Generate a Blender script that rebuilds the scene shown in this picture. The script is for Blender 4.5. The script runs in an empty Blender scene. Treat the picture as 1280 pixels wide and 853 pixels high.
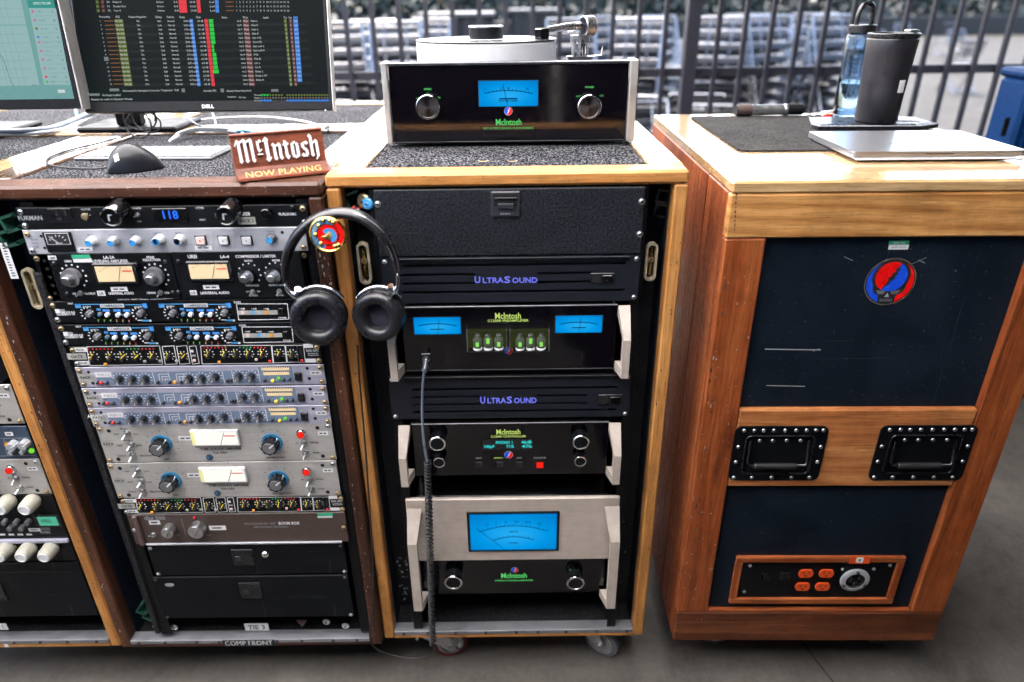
import bpy, math, random
import numpy as np
from mathutils import Vector, Matrix
random.seed(7)
R = math.radians
scene = bpy.context.scene

# ------------------------------------------------------------------ camera, sky, sun, exposure
PITCH, ROLL, FPX, CAMZ = 0.4575, -0.0125, 859.3, 1.52
EXPO = 3.38
cp, sp = math.cos(PITCH), math.sin(PITCH)
cr, sr = math.cos(ROLL), math.sin(ROLL)
F = Vector((0, cp, -sp)); U0 = Vector((0, sp, cp)); X0 = Vector((1, 0, 0))
RT = X0 * cr + U0 * sr          # camera right
UP = U0 * cr - X0 * sr          # camera up
cam_d = bpy.data.cameras.new('camera')
cam = bpy.data.objects.new('camera', cam_d)
scene.collection.objects.link(cam)
cam.matrix_world = Matrix(((RT.x, UP.x, -F.x, 0), (RT.y, UP.y, -F.y, 0), (RT.z, UP.z, -F.z, CAMZ), (0, 0, 0, 1)))
cam_d.sensor_width = 36.0
cam_d.lens = FPX / 1280 * 36.0
cam_d.clip_start = 0.05
cam_d.clip_end = 2000
cam_d.dof.use_dof = True
cam_d.dof.focus_distance = 1.38
cam_d.dof.aperture_fstop = 1.8
cam_d.dof.aperture_blades = 0
scene.camera = cam

world = bpy.data.worlds.new('World'); scene.world = world; world.use_nodes = True
SUN_EL, SUN_AZ = 62.0, -25.0     # azimuth clockwise from +Y: the sun stands beyond the fence, to the left
wn = world.node_tree.nodes; wl = world.node_tree.links
bg = wn.get('Background') or wn.new('ShaderNodeBackground')
sky = wn.new('ShaderNodeTexSky'); sky.sky_type = 'NISHITA'; sky.sun_disc = False
sky.sun_elevation = R(SUN_EL); sky.sun_rotation = R(SUN_AZ)
sky.air_density = 1.0; sky.dust_density = 5.0; sky.ozone_density = 0.6
wl.new(sky.outputs[0], bg.inputs['Color']); bg.inputs['Strength'].default_value = 0.15
sun_d = bpy.data.lights.new('sun', 'SUN'); sun_d.energy = 3.0; sun_d.angle = R(0.6); sun_d.color = (1, 0.95, 0.88)
sun = bpy.data.objects.new('sun', sun_d); scene.collection.objects.link(sun)
sd = Vector((math.sin(R(SUN_AZ)) * math.cos(R(SUN_EL)), math.cos(R(SUN_AZ)) * math.cos(R(SUN_EL)), math.sin(R(SUN_EL))))
sun.rotation_euler = sd.to_track_quat('Z', 'Y').to_euler(); sun.location = sd * 20
vs = scene.view_settings
vs.view_transform = 'Standard'; vs.look = 'None'; vs.exposure = EXPO; vs.gamma = 1.0; vs.use_curve_mapping = False
EM = 2.0 ** -EXPO                # emission scale: 1.0 shows as the plain colour

# ------------------------------------------------------------------ materials
MATS = {}
class NT:
    def __init__(s, m): s.t = m.node_tree; s.n = m.node_tree.nodes; s.l = m.node_tree.links
    def new(s, typ, **kw):
        n = s.n.new(typ)
        for k, v in kw.items():
            if k.startswith('i_'): n.inputs[k[2:].replace('_', ' ')].default_value = v
            elif k.startswith('n_'): n.inputs[int(k[2:])].default_value = v
            else: setattr(n, k, v)
        return n
    def link(s, a, b): s.l.new(a, b)
    def ramp(s, fac, stops):
        r = s.new('ShaderNodeValToRGB')
        e = r.color_ramp.elements
        while len(e) < len(stops): e.new(0.5)
        for q, (p, c) in zip(e, stops):
            q.position = p; q.color = (c, c, c, 1) if isinstance(c, (int, float)) else (*c, 1)
        s.link(fac, r.inputs[0]); return r.outputs[0]
    def mix(s, fac, a, b, mode='MIX'):
        m = s.new('ShaderNodeMix', data_type='RGBA', blend_type=mode)
        for sock, val in ((m.inputs[0], fac), (m.inputs[6], a), (m.inputs[7], b)):
            if hasattr(val, 'links'): s.link(val, sock)
            elif isinstance(val, (int, float)): sock.default_value = val
            else: sock.default_value = (*val, 1)
        return m.outputs[2]
    def noise(s, vec, scale, detail=3, rough=0.55, dist=0):
        n = s.new('ShaderNodeTexNoise'); n.inputs['Scale'].default_value = scale
        n.inputs['Detail'].default_value = detail; n.inputs['Roughness'].default_value = rough
        n.inputs['Distortion'].default_value = dist
        s.link(vec, n.inputs['Vector']); return n.outputs[0]
    def coord(s, scale=(1, 1, 1), world=False):
        if world:
            g = s.new('ShaderNodeNewGeometry'); o = g.outputs['Position']
        else:
            g = s.new('ShaderNodeTexCoord'); o = g.outputs['Object']
        m = s.new('ShaderNodeMapping'); m.inputs['Scale'].default_value = scale
        s.link(o, m.inputs['Vector']); return m.outputs[0]
def base(name):
    m = bpy.data.materials.new(name); m.use_nodes = True
    t = NT(m); b = t.n['Principled BSDF']; MATS[name] = m
    return m, t, b
def plain(name, col, rough=0.5, metal=0.0, coat=0.0, var=0.12, vscale=60, bump=0.0, bscale=400, rvar=0.12, spec=None, aniso=None):
    m, t, b = base(name)
    c = t.coord()
    n = t.noise(c, vscale, 4, 0.6)
    lo = tuple(x * (1 - var) for x in col); hi = tuple(min(1, x * (1 + var)) for x in col)
    t.link(t.ramp(n, [(0.3, lo), (0.7, hi)]), b.inputs['Base Color'])
    n2 = t.noise(c, vscale * 0.35 + 6, 5, 0.65)
    t.link(t.ramp(n2, [(0.3, max(0.02, rough - rvar)), (0.7, min(1, rough + rvar))]), b.inputs['Roughness'])
    b.inputs['Metallic'].default_value = metal
    if coat: b.inputs['Coat Weight'].default_value = coat; b.inputs['Coat Roughness'].default_value = 0.08
    if spec is not None: b.inputs['Specular IOR Level'].default_value = spec
    if aniso:
        b.inputs['Anisotropic'].default_value = aniso
        tg = t.new('ShaderNodeTangent', direction_type='RADIAL', axis='Y'); t.link(tg.outputs[0], b.inputs['Tangent'])
    if bump:
        nb = t.noise(c, bscale, 2, 0.5)
        bp = t.new('ShaderNodeBump'); bp.inputs['Strength'].default_value = bump; bp.inputs['Distance'].default_value = 0.001
        t.link(nb, bp.inputs['Height']); t.link(bp.outputs[0], b.inputs['Normal'])
    return m
def emit(name, col, strength=1.0, back=(0.001, 0.001, 0.001)):
    m, t, b = base(name)
    b.inputs['Base Color'].default_value = (*back, 1); b.inputs['Roughness'].default_value = 0.4; b.inputs['Specular IOR Level'].default_value = 0.025
    b.inputs['Emission Color'].default_value = (*col, 1); b.inputs['Emission Strength'].default_value = strength * EM
    return m
def wood(name, dark, mid, light, axis, rough=0.38, coat=0.12, wear=0.35, wearcol=(0.05, 0.03, 0.02), rings=False, spec=0.3, bump=0.25, spread=0.25, ior=1.5):
    """a varnished board, grain along axis"""
    m, t, b = base(name)
    st = [34, 34, 34]; st[axis] = 2.2
    c = t.coord(tuple(st)); oc = t.coord()
    oi = t.new('ShaderNodeObjectInfo')
    sh = t.new('ShaderNodeVectorMath', operation='MULTIPLY_ADD'); t.link(oi.outputs['Random'], sh.inputs[0])
    sh.inputs[1].default_value = (31, 17, 23); t.link(c, sh.inputs[2]); c = sh.outputs[0]
    n1 = t.noise(c, 1.0, 6, 0.62, 1.1)
    st2 = [420, 420, 420]; st2[axis] = 14
    c2 = t.coord(tuple(st2)); n2 = t.noise(c2, 1.0, 3, 0.6)
    col = t.ramp(n1, [(0.28, dark), (0.48, mid), (0.72, light)])
    if rings:
        st3 = [2.6, 9, 11]; c3 = t.coord(tuple(st3))
        w = t.new('ShaderNodeTexWave', wave_type='BANDS', bands_direction='Z'); w.inputs['Scale'].default_value = 1.0
        w.inputs['Distortion'].default_value = 11.0; w.inputs['Detail'].default_value = 2; w.inputs['Detail Scale'].default_value = 0.55
        t.link(c3, w.inputs['Vector'])
        col = t.mix(0.42, col, t.ramp(w.outputs[1], [(0.05, dark), (0.3, mid), (0.9, light)]))
    pores = t.ramp(n2, [(0.36, 0.45), (0.52, 1.0)])
    col = t.mix(0.6, col, pores, 'MULTIPLY')
    n3 = t.noise(oc, 9, 6, 0.7, 0.4)
    blot = t.ramp(n3, [(0.34, 0.55), (0.60, 1.0)])
    col = t.mix(0.7, col, blot, 'MULTIPLY')
    n4 = t.noise(oc, 55, 5, 0.75)
    chips = t.ramp(n4, [(0.585 + 0.10 * (1 - wear), 0.0), (0.63 + 0.10 * (1 - wear), 1.0)])
    fw = t.new('ShaderNodeMath', operation='MULTIPLY'); t.link(chips, fw.inputs[0]); fw.inputs[1].default_value = wear
    col = t.mix(fw.outputs[0], col, wearcol)
    st5 = [55, 55, 55]; st5[axis] = 3.0
    n5 = t.noise(t.coord(tuple(st5)), 1.0, 4, 0.8, 0.6)
    scr = t.ramp(n5, [(0.655, 0.0), (0.69, 0.55)])
    col = t.mix(scr, col, tuple(min(1, x * 1.6 + 0.05) for x in light))
    t.link(col, b.inputs['Base Color'])
    t.link(t.ramp(n4, [(0.3, rough - 0.08), (0.7, rough + spread)]), b.inputs['Roughness'])
    b.inputs['Coat Weight'].default_value = coat; b.inputs['Coat Roughness'].default_value = 0.10; b.inputs['Specular IOR Level'].default_value = spec; b.inputs['Coat IOR'].default_value = ior
    bp = t.new('ShaderNodeBump'); bp.inputs['Strength'].default_value = bump; bp.inputs['Distance'].default_value = 0.0008
    t.link(n2, bp.inputs['Height']); t.link(bp.outputs[0], b.inputs['Normal'])
    return m
def worn_black(name, col=(0.004, 0.006, 0.009), rough=0.5, scratch=0.5, fleck=0.4):
    m, t, b = base(name)
    oc = t.coord()
    n = t.noise(oc, 7, 6, 0.7, 0.5)
    c = t.ramp(n, [(0.3, tuple(x * 0.7 for x in col)), (0.7, tuple(x * 1.5 for x in col))])
    s1 = t.noise(t.coord((3, 60, 130)), 1.0, 4, 0.75, 0.5)
    s2 = t.noise(t.coord((110, 60, 2.5)), 1.0, 4, 0.75, 0.7)
    for s_, lim in ((s1, 0.655), (s2, 0.66)):
        c = t.mix(t.ramp(s_, [(lim, 0.0), (lim + 0.05, scratch)]), c, (0.16, 0.17, 0.18))
    v = t.noise(oc, 130, 4, 0.8)
    c = t.mix(t.ramp(v, [(0.652, 0.0), (0.69, fleck)]), c, (0.3, 0.31, 0.32))
    t.link(c, b.inputs['Base Color'])
    t.link(t.ramp(n, [(0.3, rough - 0.1), (0.7, rough + 0.15)]), b.inputs['Roughness'])
    b.inputs['Specular IOR Level'].default_value = 0.18
    return m
def speckle(name, a, bcol, scale, rough, bump, cover=0.5, spec=0.3):
    m, t, b = base(name)
    c = t.coord(); n = t.noise(c, scale, 2, 0.6)
    big = t.noise(c, 11, 6, 0.72)
    col = t.ramp(n, [(cover - 0.06, a), (cover + 0.08, bcol)])
    col = t.mix(0.5, col, t.ramp(big, [(0.35, 0.35), (0.65, 1.0)]), 'MULTIPLY')
    t.link(col, b.inputs['Base Color']); b.inputs['Roughness'].default_value = rough
    b.inputs['Specular IOR Level'].default_value = spec
    bp = t.new('ShaderNodeBump'); bp.inputs['Strength'].default_value = bump; bp.inputs['Distance'].default_value = 0.002
    t.link(n, bp.inputs['Height']); t.link(bp.outputs[0], b.inputs['Normal'])
    return m
def brushed(name, col, rough=0.35, axis=0, metal=1.0):
    m, t, b = base(name)
    st = [500, 500, 500]; st[axis] = 6
    n = t.noise(t.coord(tuple(st)), 1.0, 3, 0.6)
    oc = t.coord(); g = t.noise(oc, 30, 4, 0.65)
    c = t.ramp(n, [(0.25, tuple(x * 0.86 for x in col)), (0.75, tuple(min(1, x * 1.1) for x in col))])
    c = t.mix(0.35, c, t.ramp(g, [(0.35, 0.6), (0.6, 1.0)]), 'MULTIPLY')
    t.link(c, b.inputs['Base Color']); b.inputs['Metallic'].default_value = metal
    t.link(t.ramp(g, [(0.3, rough - 0.06), (0.7, rough + 0.12)]), b.inputs['Roughness'])
    return m
for ax, an in enumerate('xyz'):
    wood('oak_' + an, (0.42, 0.165, 0.040), (0.52, 0.225, 0.060), (0.63, 0.32, 0.105), ax, wear=0.35)
    wood('oaktop_' + an, (0.36, 0.20, 0.08), (0.52, 0.33, 0.15), (0.64, 0.45, 0.24), ax, rough=0.18, coat=1.0, wear=0.2, spec=0.5, bump=0.04, spread=0.10, ior=1.8)
    wood('walnut_' + an, (0.022, 0.008, 0.005), (0.055, 0.019, 0.010), (0.12, 0.045, 0.022), ax, wear=0.8, wearcol=(0.16, 0.10, 0.07))
    wood('walnuttop_' + an, (0.07, 0.035, 0.02), (0.13, 0.07, 0.042), (0.22, 0.13, 0.08), ax, rough=0.25, coat=1.0, wear=0.5, wearcol=(0.2, 0.15, 0.11), spec=0.5, bump=0.06, spread=0.15, ior=1.7)
    wood('teak_' + an, (0.10, 0.020, 0.006), (0.27, 0.064, 0.016), (0.42, 0.130, 0.038), ax, wear=0.3)
    wood('darkteak_' + an, (0.050, 0.013, 0.005), (0.12, 0.033, 0.011), (0.22, 0.070, 0.024), ax, wear=0.5, wearcol=(0.02, 0.012, 0.008))  # teak copy with shade put into its colour
    wood('rosewood_' + an, (0.27, 0.085, 0.024), (0.44, 0.16, 0.050), (0.56, 0.26, 0.095), ax, wear=0.4)
    wood('honey_' + an, (0.31, 0.125, 0.032), (0.48, 0.22, 0.065), (0.62, 0.34, 0.12), ax, wear=0.3, rings=(ax == 0))
wood('mahogany', (0.11, 0.026, 0.012), (0.19, 0.046, 0.020), (0.26, 0.070, 0.030), 0, rough=0.42, coat=0.08, wear=0.1)
worn_black('black_paint')
worn_black('navy_panel', (0.0042, 0.0082, 0.0150), 0.52, 0.16, 0.35)
worn_black('drawer_black', (0.0025, 0.0035, 0.0055), 0.5, 0.25, 0.25)
speckle('tolex', (0.0015, 0.002, 0.0032), (0.019, 0.0215, 0.029), 260, 0.5, 0.8, 0.47)
speckle('carpet', (0.004, 0.0045, 0.006), (0.20, 0.20, 0.215), 260, 0.95, 1.0, 0.56, 0.02)
speckle('mat_cloth', (0.018, 0.0175, 0.018), (0.06, 0.058, 0.057), 420, 0.95, 0.6, 0.5, 0.03)
speckle('fuzzy_black', (0.002, 0.002, 0.003), (0.022, 0.022, 0.026), 300, 0.9, 1.0, 0.5)
plain('black_metal', (0.003, 0.0036, 0.005), 0.42, 0.0, spec=0.25, var=0.3, bump=0.15, bscale=900)
plain('rail_black', (0.002, 0.0025, 0.0035), 0.5, var=0.3, spec=0.2)
plain('black_plastic', (0.007, 0.007, 0.009), 0.30, var=0.2)
plain('mouse_black', (0.005, 0.006, 0.009), 0.36, var=0.1, spec=0.3)
plain('satin_black', (0.003, 0.0036, 0.005), 0.5, var=0.2, rvar=0.08, spec=0.2)
plain('leather', (0.009, 0.009, 0.0115), 0.30, var=0.25, bump=0.55, bscale=110)
plain('ear_cloth', (0.015, 0.013, 0.025), 0.95, var=0.3, bump=0.5, bscale=900)
plain('piano_black', (0.004, 0.004, 0.005), 0.07, var=0.0, rvar=0.02, coat=1.0)
plain('gloss_panel', (0.002, 0.0015, 0.003), 0.08, var=0.2, rvar=0.04)
plain('void', (0.002, 0.002, 0.003), 0.9, var=0.0)
plain('chrome', (0.82, 0.82, 0.84), 0.12, 1.0, var=0.03, rvar=0.05)
plain('spun', (0.55, 0.55, 0.57), 0.22, 1.0, var=0.05, rvar=0.05, aniso=0.85)
plain('zinc', (0.55, 0.56, 0.58), 0.33, 1.0, var=0.15)
plain('brass', (0.46, 0.36, 0.21), 0.34, 0.8, var=0.25)
plain('aged_brass', (0.36, 0.31, 0.22), 0.4, 0.25, var=0.35)
plain('latch_grey', (0.018, 0.020, 0.026), 0.4, var=0.15)
plain('vent_metal', (0.0085, 0.010, 0.016), 0.5, var=0.15, rvar=0.08, spec=0.3)
plain('dial_ink', (0.0, 0.012, 0.045), 0.9, var=0.0, spec=0.0)
plain('gold', (0.62, 0.42, 0.12), 0.25, 1.0, var=0.1)
plain('blackmetal_screw', (0.10, 0.10, 0.11), 0.35, 1.0, var=0.2)
brushed('alu_panel', (0.47, 0.48, 0.53), 0.42, 0, 0.35)
brushed('alu_warm', (0.43, 0.42, 0.405), 0.45, 0, 0.3)
brushed('alu_lilac', (0.42, 0.42, 0.53), 0.45, 0, 0.3)
brushed('champagne', (0.54, 0.47, 0.415), 0.42, 0, 0.3)
brushed('champagne_v', (0.55, 0.48, 0.42), 0.40, 2, 0.3)
brushed('strip_alu', (0.36, 0.37, 0.40), 0.45, 0, 0.8)
brushed('silver_v', (0.55, 0.54, 0.52), 0.35, 2, 0.8)
plain('brown_panel', (0.055, 0.036, 0.030), 0.45, var=0.12)
plain('brown_ear', (0.09, 0.055, 0.052), 0.4, var=0.12)
plain('navy_print', (0.030, 0.050, 0.085), 0.5, var=0.12)
plain('steel_blue_print', (0.13, 0.18, 0.27), 0.5, var=0.12)
plain('key_white', (0.40, 0.41, 0.42), 0.45, var=0.05)
plain('white_plastic', (0.60, 0.61, 0.63), 0.4, var=0.05)
plain('ivory_plastic', (0.34, 0.33, 0.28), 0.4, var=0.08)
plain('paper', (0.60, 0.60, 0.62), 0.7, var=0.06)
plain('label_white', (0.66, 0.67, 0.69), 0.6, var=0.08)
plain('label_grey', (0.33, 0.33, 0.31), 0.6, var=0.25)
plain('white_ink', (0.70, 0.71, 0.73), 0.6, var=0.05)
plain('grey_ink', (0.28, 0.29, 0.31), 0.6, var=0.1)
plain('black_ink', (0.012, 0.012, 0.014), 0.6, var=0.1)  # rail coloured darker than the stiles to stand in for shade near the floor
plain('blue_ink', (0.04, 0.22, 0.62), 0.5, var=0.1)
plain('cyan_ink', (0.08, 0.36, 0.70), 0.5, var=0.1)
plain('yellow_ink', (0.80, 0.62, 0.02), 0.5, var=0.1)
plain('red_ink', (0.62, 0.02, 0.02), 0.45, var=0.1)
plain('green_label', (0.03, 0.36, 0.19), 0.5, var=0.1)
plain('red_enamel', (0.70, 0.005, 0.005), 0.25, var=0.04)
plain('blue_enamel', (0.01, 0.07, 0.62), 0.25, var=0.04)
plain('sky_enamel', (0.05, 0.26, 0.55), 0.25, var=0.08)
plain('orange_plastic', (0.62, 0.075, 0.014), 0.4, var=0.08)
plain('blue_knob', (0.03, 0.26, 0.62), 0.35, var=0.05)
plain('teal_ring', (0.02, 0.16, 0.32), 0.4, var=0.1)
plain('grey_knob', (0.11, 0.11, 0.12), 0.35, var=0.12)
plain('pink_button', (0.66, 0.50, 0.47), 0.45, var=0.05)
plain('amber', (0.70, 0.30, 0.03), 0.4, var=0.05)
plain('green_strut', (0.012, 0.060, 0.040), 0.45, var=0.35)
plain('red_tyre', (0.12, 0.005, 0.010), 0.45, var=0.15)
plain('grey_tyre', (0.09, 0.095, 0.11), 0.5, var=0.15)
plain('drape_black', (0.008, 0.008, 0.009), 0.9, var=0.2, spec=0.1)
plain('rubber', (0.012, 0.012, 0.014), 0.45, var=0.2)
plain('cable_white', (0.62, 0.63, 0.65), 0.4, var=0.05)
plain('cable_grey', (0.12, 0.15, 0.20), 0.35, var=0.08)
plain('cable_blue', (0.02, 0.30, 0.58), 0.35, var=0.08)
plain('laptop_alu', (0.42, 0.43, 0.455), 0.30, 0.85, var=0.02, rvar=0.03)
plain('tumbler_black', (0.010, 0.0095, 0.013), 0.36, var=0.08, bump=0.1, bscale=1500)
plain('blue_case', (0.001, 0.019, 0.075), 0.5, var=0.12, spec=0.12)
plain('fence_steel', (0.016, 0.0165, 0.024), 0.45, var=0.15, spec=0.25)
plain('chair_white', (0.05, 0.052, 0.06), 0.4, var=0.08)
plain('chair_grey', (0.008, 0.0088, 0.013), 0.4, var=0.12)
plain('chair_steel', (0.20, 0.207, 0.225), 0.12, 1.0, var=0.06)
plain('chair_dark', (0.003, 0.0034, 0.006), 0.4, var=0.12)
plain('tan_cloth', (0.30, 0.20, 0.14), 0.9, var=0.15)
plain('leaf', (0.007, 0.017, 0.015), 0.6, var=0.5, vscale=3)
plain('bark', (0.09, 0.065, 0.05), 0.9, var=0.3)
plain('canvas', (0.42, 0.42, 0.43), 0.9, var=0.04, vscale=4)
plain('tonearm_grey', (0.30, 0.30, 0.32), 0.3, 0.9, var=0.1)
plain('platter_white', (0.50, 0.51, 0.53), 0.35, var=0.03)
plain('vinyl', (0.012, 0.012, 0.013), 0.22, var=0.1)
emit('meter_blue', (0.0, 0.33, 0.86), 0.95, (0.0, 0.002, 0.006))
emit('meter_cream', (0.92, 0.70, 0.42), 0.32, (0.5, 0.4, 0.25))
emit('meter_white', (0.92, 0.93, 0.86), 0.42, (0.6, 0.6, 0.55))
emit('meter_yellow', (0.9, 0.86, 0.36), 0.42, (0.5, 0.5, 0.2))
emit('logo_green', (0.50, 0.66, 0.16), 1.0)
emit('logo_deep', (0.10, 0.58, 0.14), 1.0)
emit('violet_led', (0.20, 0.22, 1.0), 0.95)
emit('teal_led', (0.04, 0.75, 0.72), 1.0)
emit('blue_led', (0.02, 0.16, 1.0), 1.3)
emit('red_led', (1.0, 0.02, 0.01), 0.9)
emit('green_led', (0.25, 0.9, 0.05), 0.8)
emit('amber_led', (1.0, 0.40, 0.04), 0.8)
emit('lcd_green', (0.12, 0.62, 0.42), 0.7)
emit('tube_glow', (0.30, 0.85, 0.14), 0.9)
emit('window_glow', (0.16, 0.20, 0.06), 0.16)
emit('tube_pale', (0.45, 0.58, 0.36), 0.10, (0.03, 0.034, 0.028))
emit('scr_dark', (0.010, 0.016, 0.018), 0.7)
emit('scr_row', (0.016, 0.024, 0.026), 0.8)
emit('scr_white', (0.78, 0.86, 0.86), 0.75)
emit('scr_grey', (0.25, 0.30, 0.30), 0.7)
emit('scr_red', (0.95, 0.06, 0.08), 0.8)
emit('scr_green', (0.03, 0.70, 0.08), 0.8)
emit('scr_blue', (0.08, 0.30, 0.90), 0.8)
emit('scr_olive', (0.16, 0.20, 0.05), 0.8)
emit('scr_orange', (0.40, 0.16, 0.05), 0.8)
emit('scr_maroon', (0.22, 0.08, 0.08), 0.8)
emit('scr_teal', (0.19, 0.42, 0.41), 0.85)
emit('scr_pale', (0.34, 0.54, 0.54), 0.85)
emit('scr_line', (0.20, 0.42, 0.43), 0.9)
emit('scr_head', (0.04, 0.32, 0.28), 0.9)
emit('scr_pink', (0.70, 0.18, 0.35), 0.8)
m = MATS['meter_blue']; t = NT(m); b = t.n['Principled BSDF']      # the lamp sits behind the middle of the dial
g = t.new('ShaderNodeTexCoord'); v = t.new('ShaderNodeVectorMath', operation='SUBTRACT'); t.link(g.outputs['Generated'], v.inputs[0]); v.inputs[1].default_value = (0.5, 0.5, 0.42)
v2 = t.new('ShaderNodeVectorMath', operation='MULTIPLY'); t.link(v.outputs[0], v2.inputs[0]); v2.inputs[1].default_value = (1, 0, 1)
ln_ = t.new('ShaderNodeVectorMath', operation='LENGTH'); t.link(v2.outputs[0], ln_.inputs[0])
t.link(t.ramp(ln_.outputs['Value'], [(0.05, (0.02, 0.44, 0.95)), (0.38, (0.0, 0.33, 0.84)), (0.70, (0.0, 0.20, 0.62))]), b.inputs['Emission Color'])
def glass(name, col, rough=0.02):
    m, t, b = base(name)
    b.inputs['Base Color'].default_value = (*col, 1); b.inputs['Roughness'].default_value = rough
    b.inputs['Transmission Weight'].default_value = 1.0; b.inputs['IOR'].default_value = 1.3
    return m
glass('bottle_blue', (0.62, 0.80, 0.98), 0.06); glass('clear', (0.95, 0.97, 0.95))
m, t, b = base('roof_diffuser')  # cloth of the added roof, passing soft light down
b.inputs['Base Color'].default_value = (0.72, 0.72, 0.71, 1); b.inputs['Roughness'].default_value = 0.9
tr = t.new('ShaderNodeBsdfTranslucent'); tr.inputs[0].default_value = (0.93, 0.92, 0.90, 1)
mx = t.new('ShaderNodeMixShader'); mx.inputs[0].default_value = 0.85
t.link(b.outputs[0], mx.inputs[1]); t.link(tr.outputs[0], mx.inputs[2]); t.link(mx.outputs[0], t.n['Material Output'].inputs['Surface'])
def ground(name, k, tint=(1, 1, 1)):
    m, t, b = base(name)
    c = t.coord(world=True)
    n1 = t.noise(c, 2.2, 8, 0.68, 0.3); n2 = t.noise(c, 60, 5, 0.7); n3 = t.noise(t.coord((90, 9, 9), True), 1.0, 3, 0.6, 0.8)
    T_ = lambda v: tuple(x * k * y for x, y in zip(v, tint))
    col = t.ramp(n1, [(0.32, T_((0.15, 0.145, 0.137))), (0.68, T_((0.40, 0.39, 0.372)))]); b.inputs['Specular IOR Level'].default_value = 0.15
    col = t.mix(0.5, col, t.ramp(n2, [(0.3, 0.6), (0.65, 1.0)]), 'MULTIPLY')
    col = t.mix(0.35, col, t.ramp(n3, [(0.3, 0.7), (0.7, 1.0)]), 'MULTIPLY')
    st = t.noise(c, 5.5, 4, 0.6); col = t.mix(t.ramp(st, [(0.58, 0.0), (0.70, 0.6)]), col, (0.07, 0.068, 0.065))
    t.link(col, b.inputs['Base Color']); b.inputs['Roughness'].default_value = 0.78
    bp = t.new('ShaderNodeBump'); bp.inputs['Strength'].default_value = 0.35; bp.inputs['Distance'].default_value = 0.002
    t.link(n2, bp.inputs['Height']); t.link(bp.outputs[0], b.inputs['Normal'])
ground('concrete', 0.30, (1.05, 1.0, 0.93)); ground('yard_ground', 0.036, (1.08, 0.97, 0.86))

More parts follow.
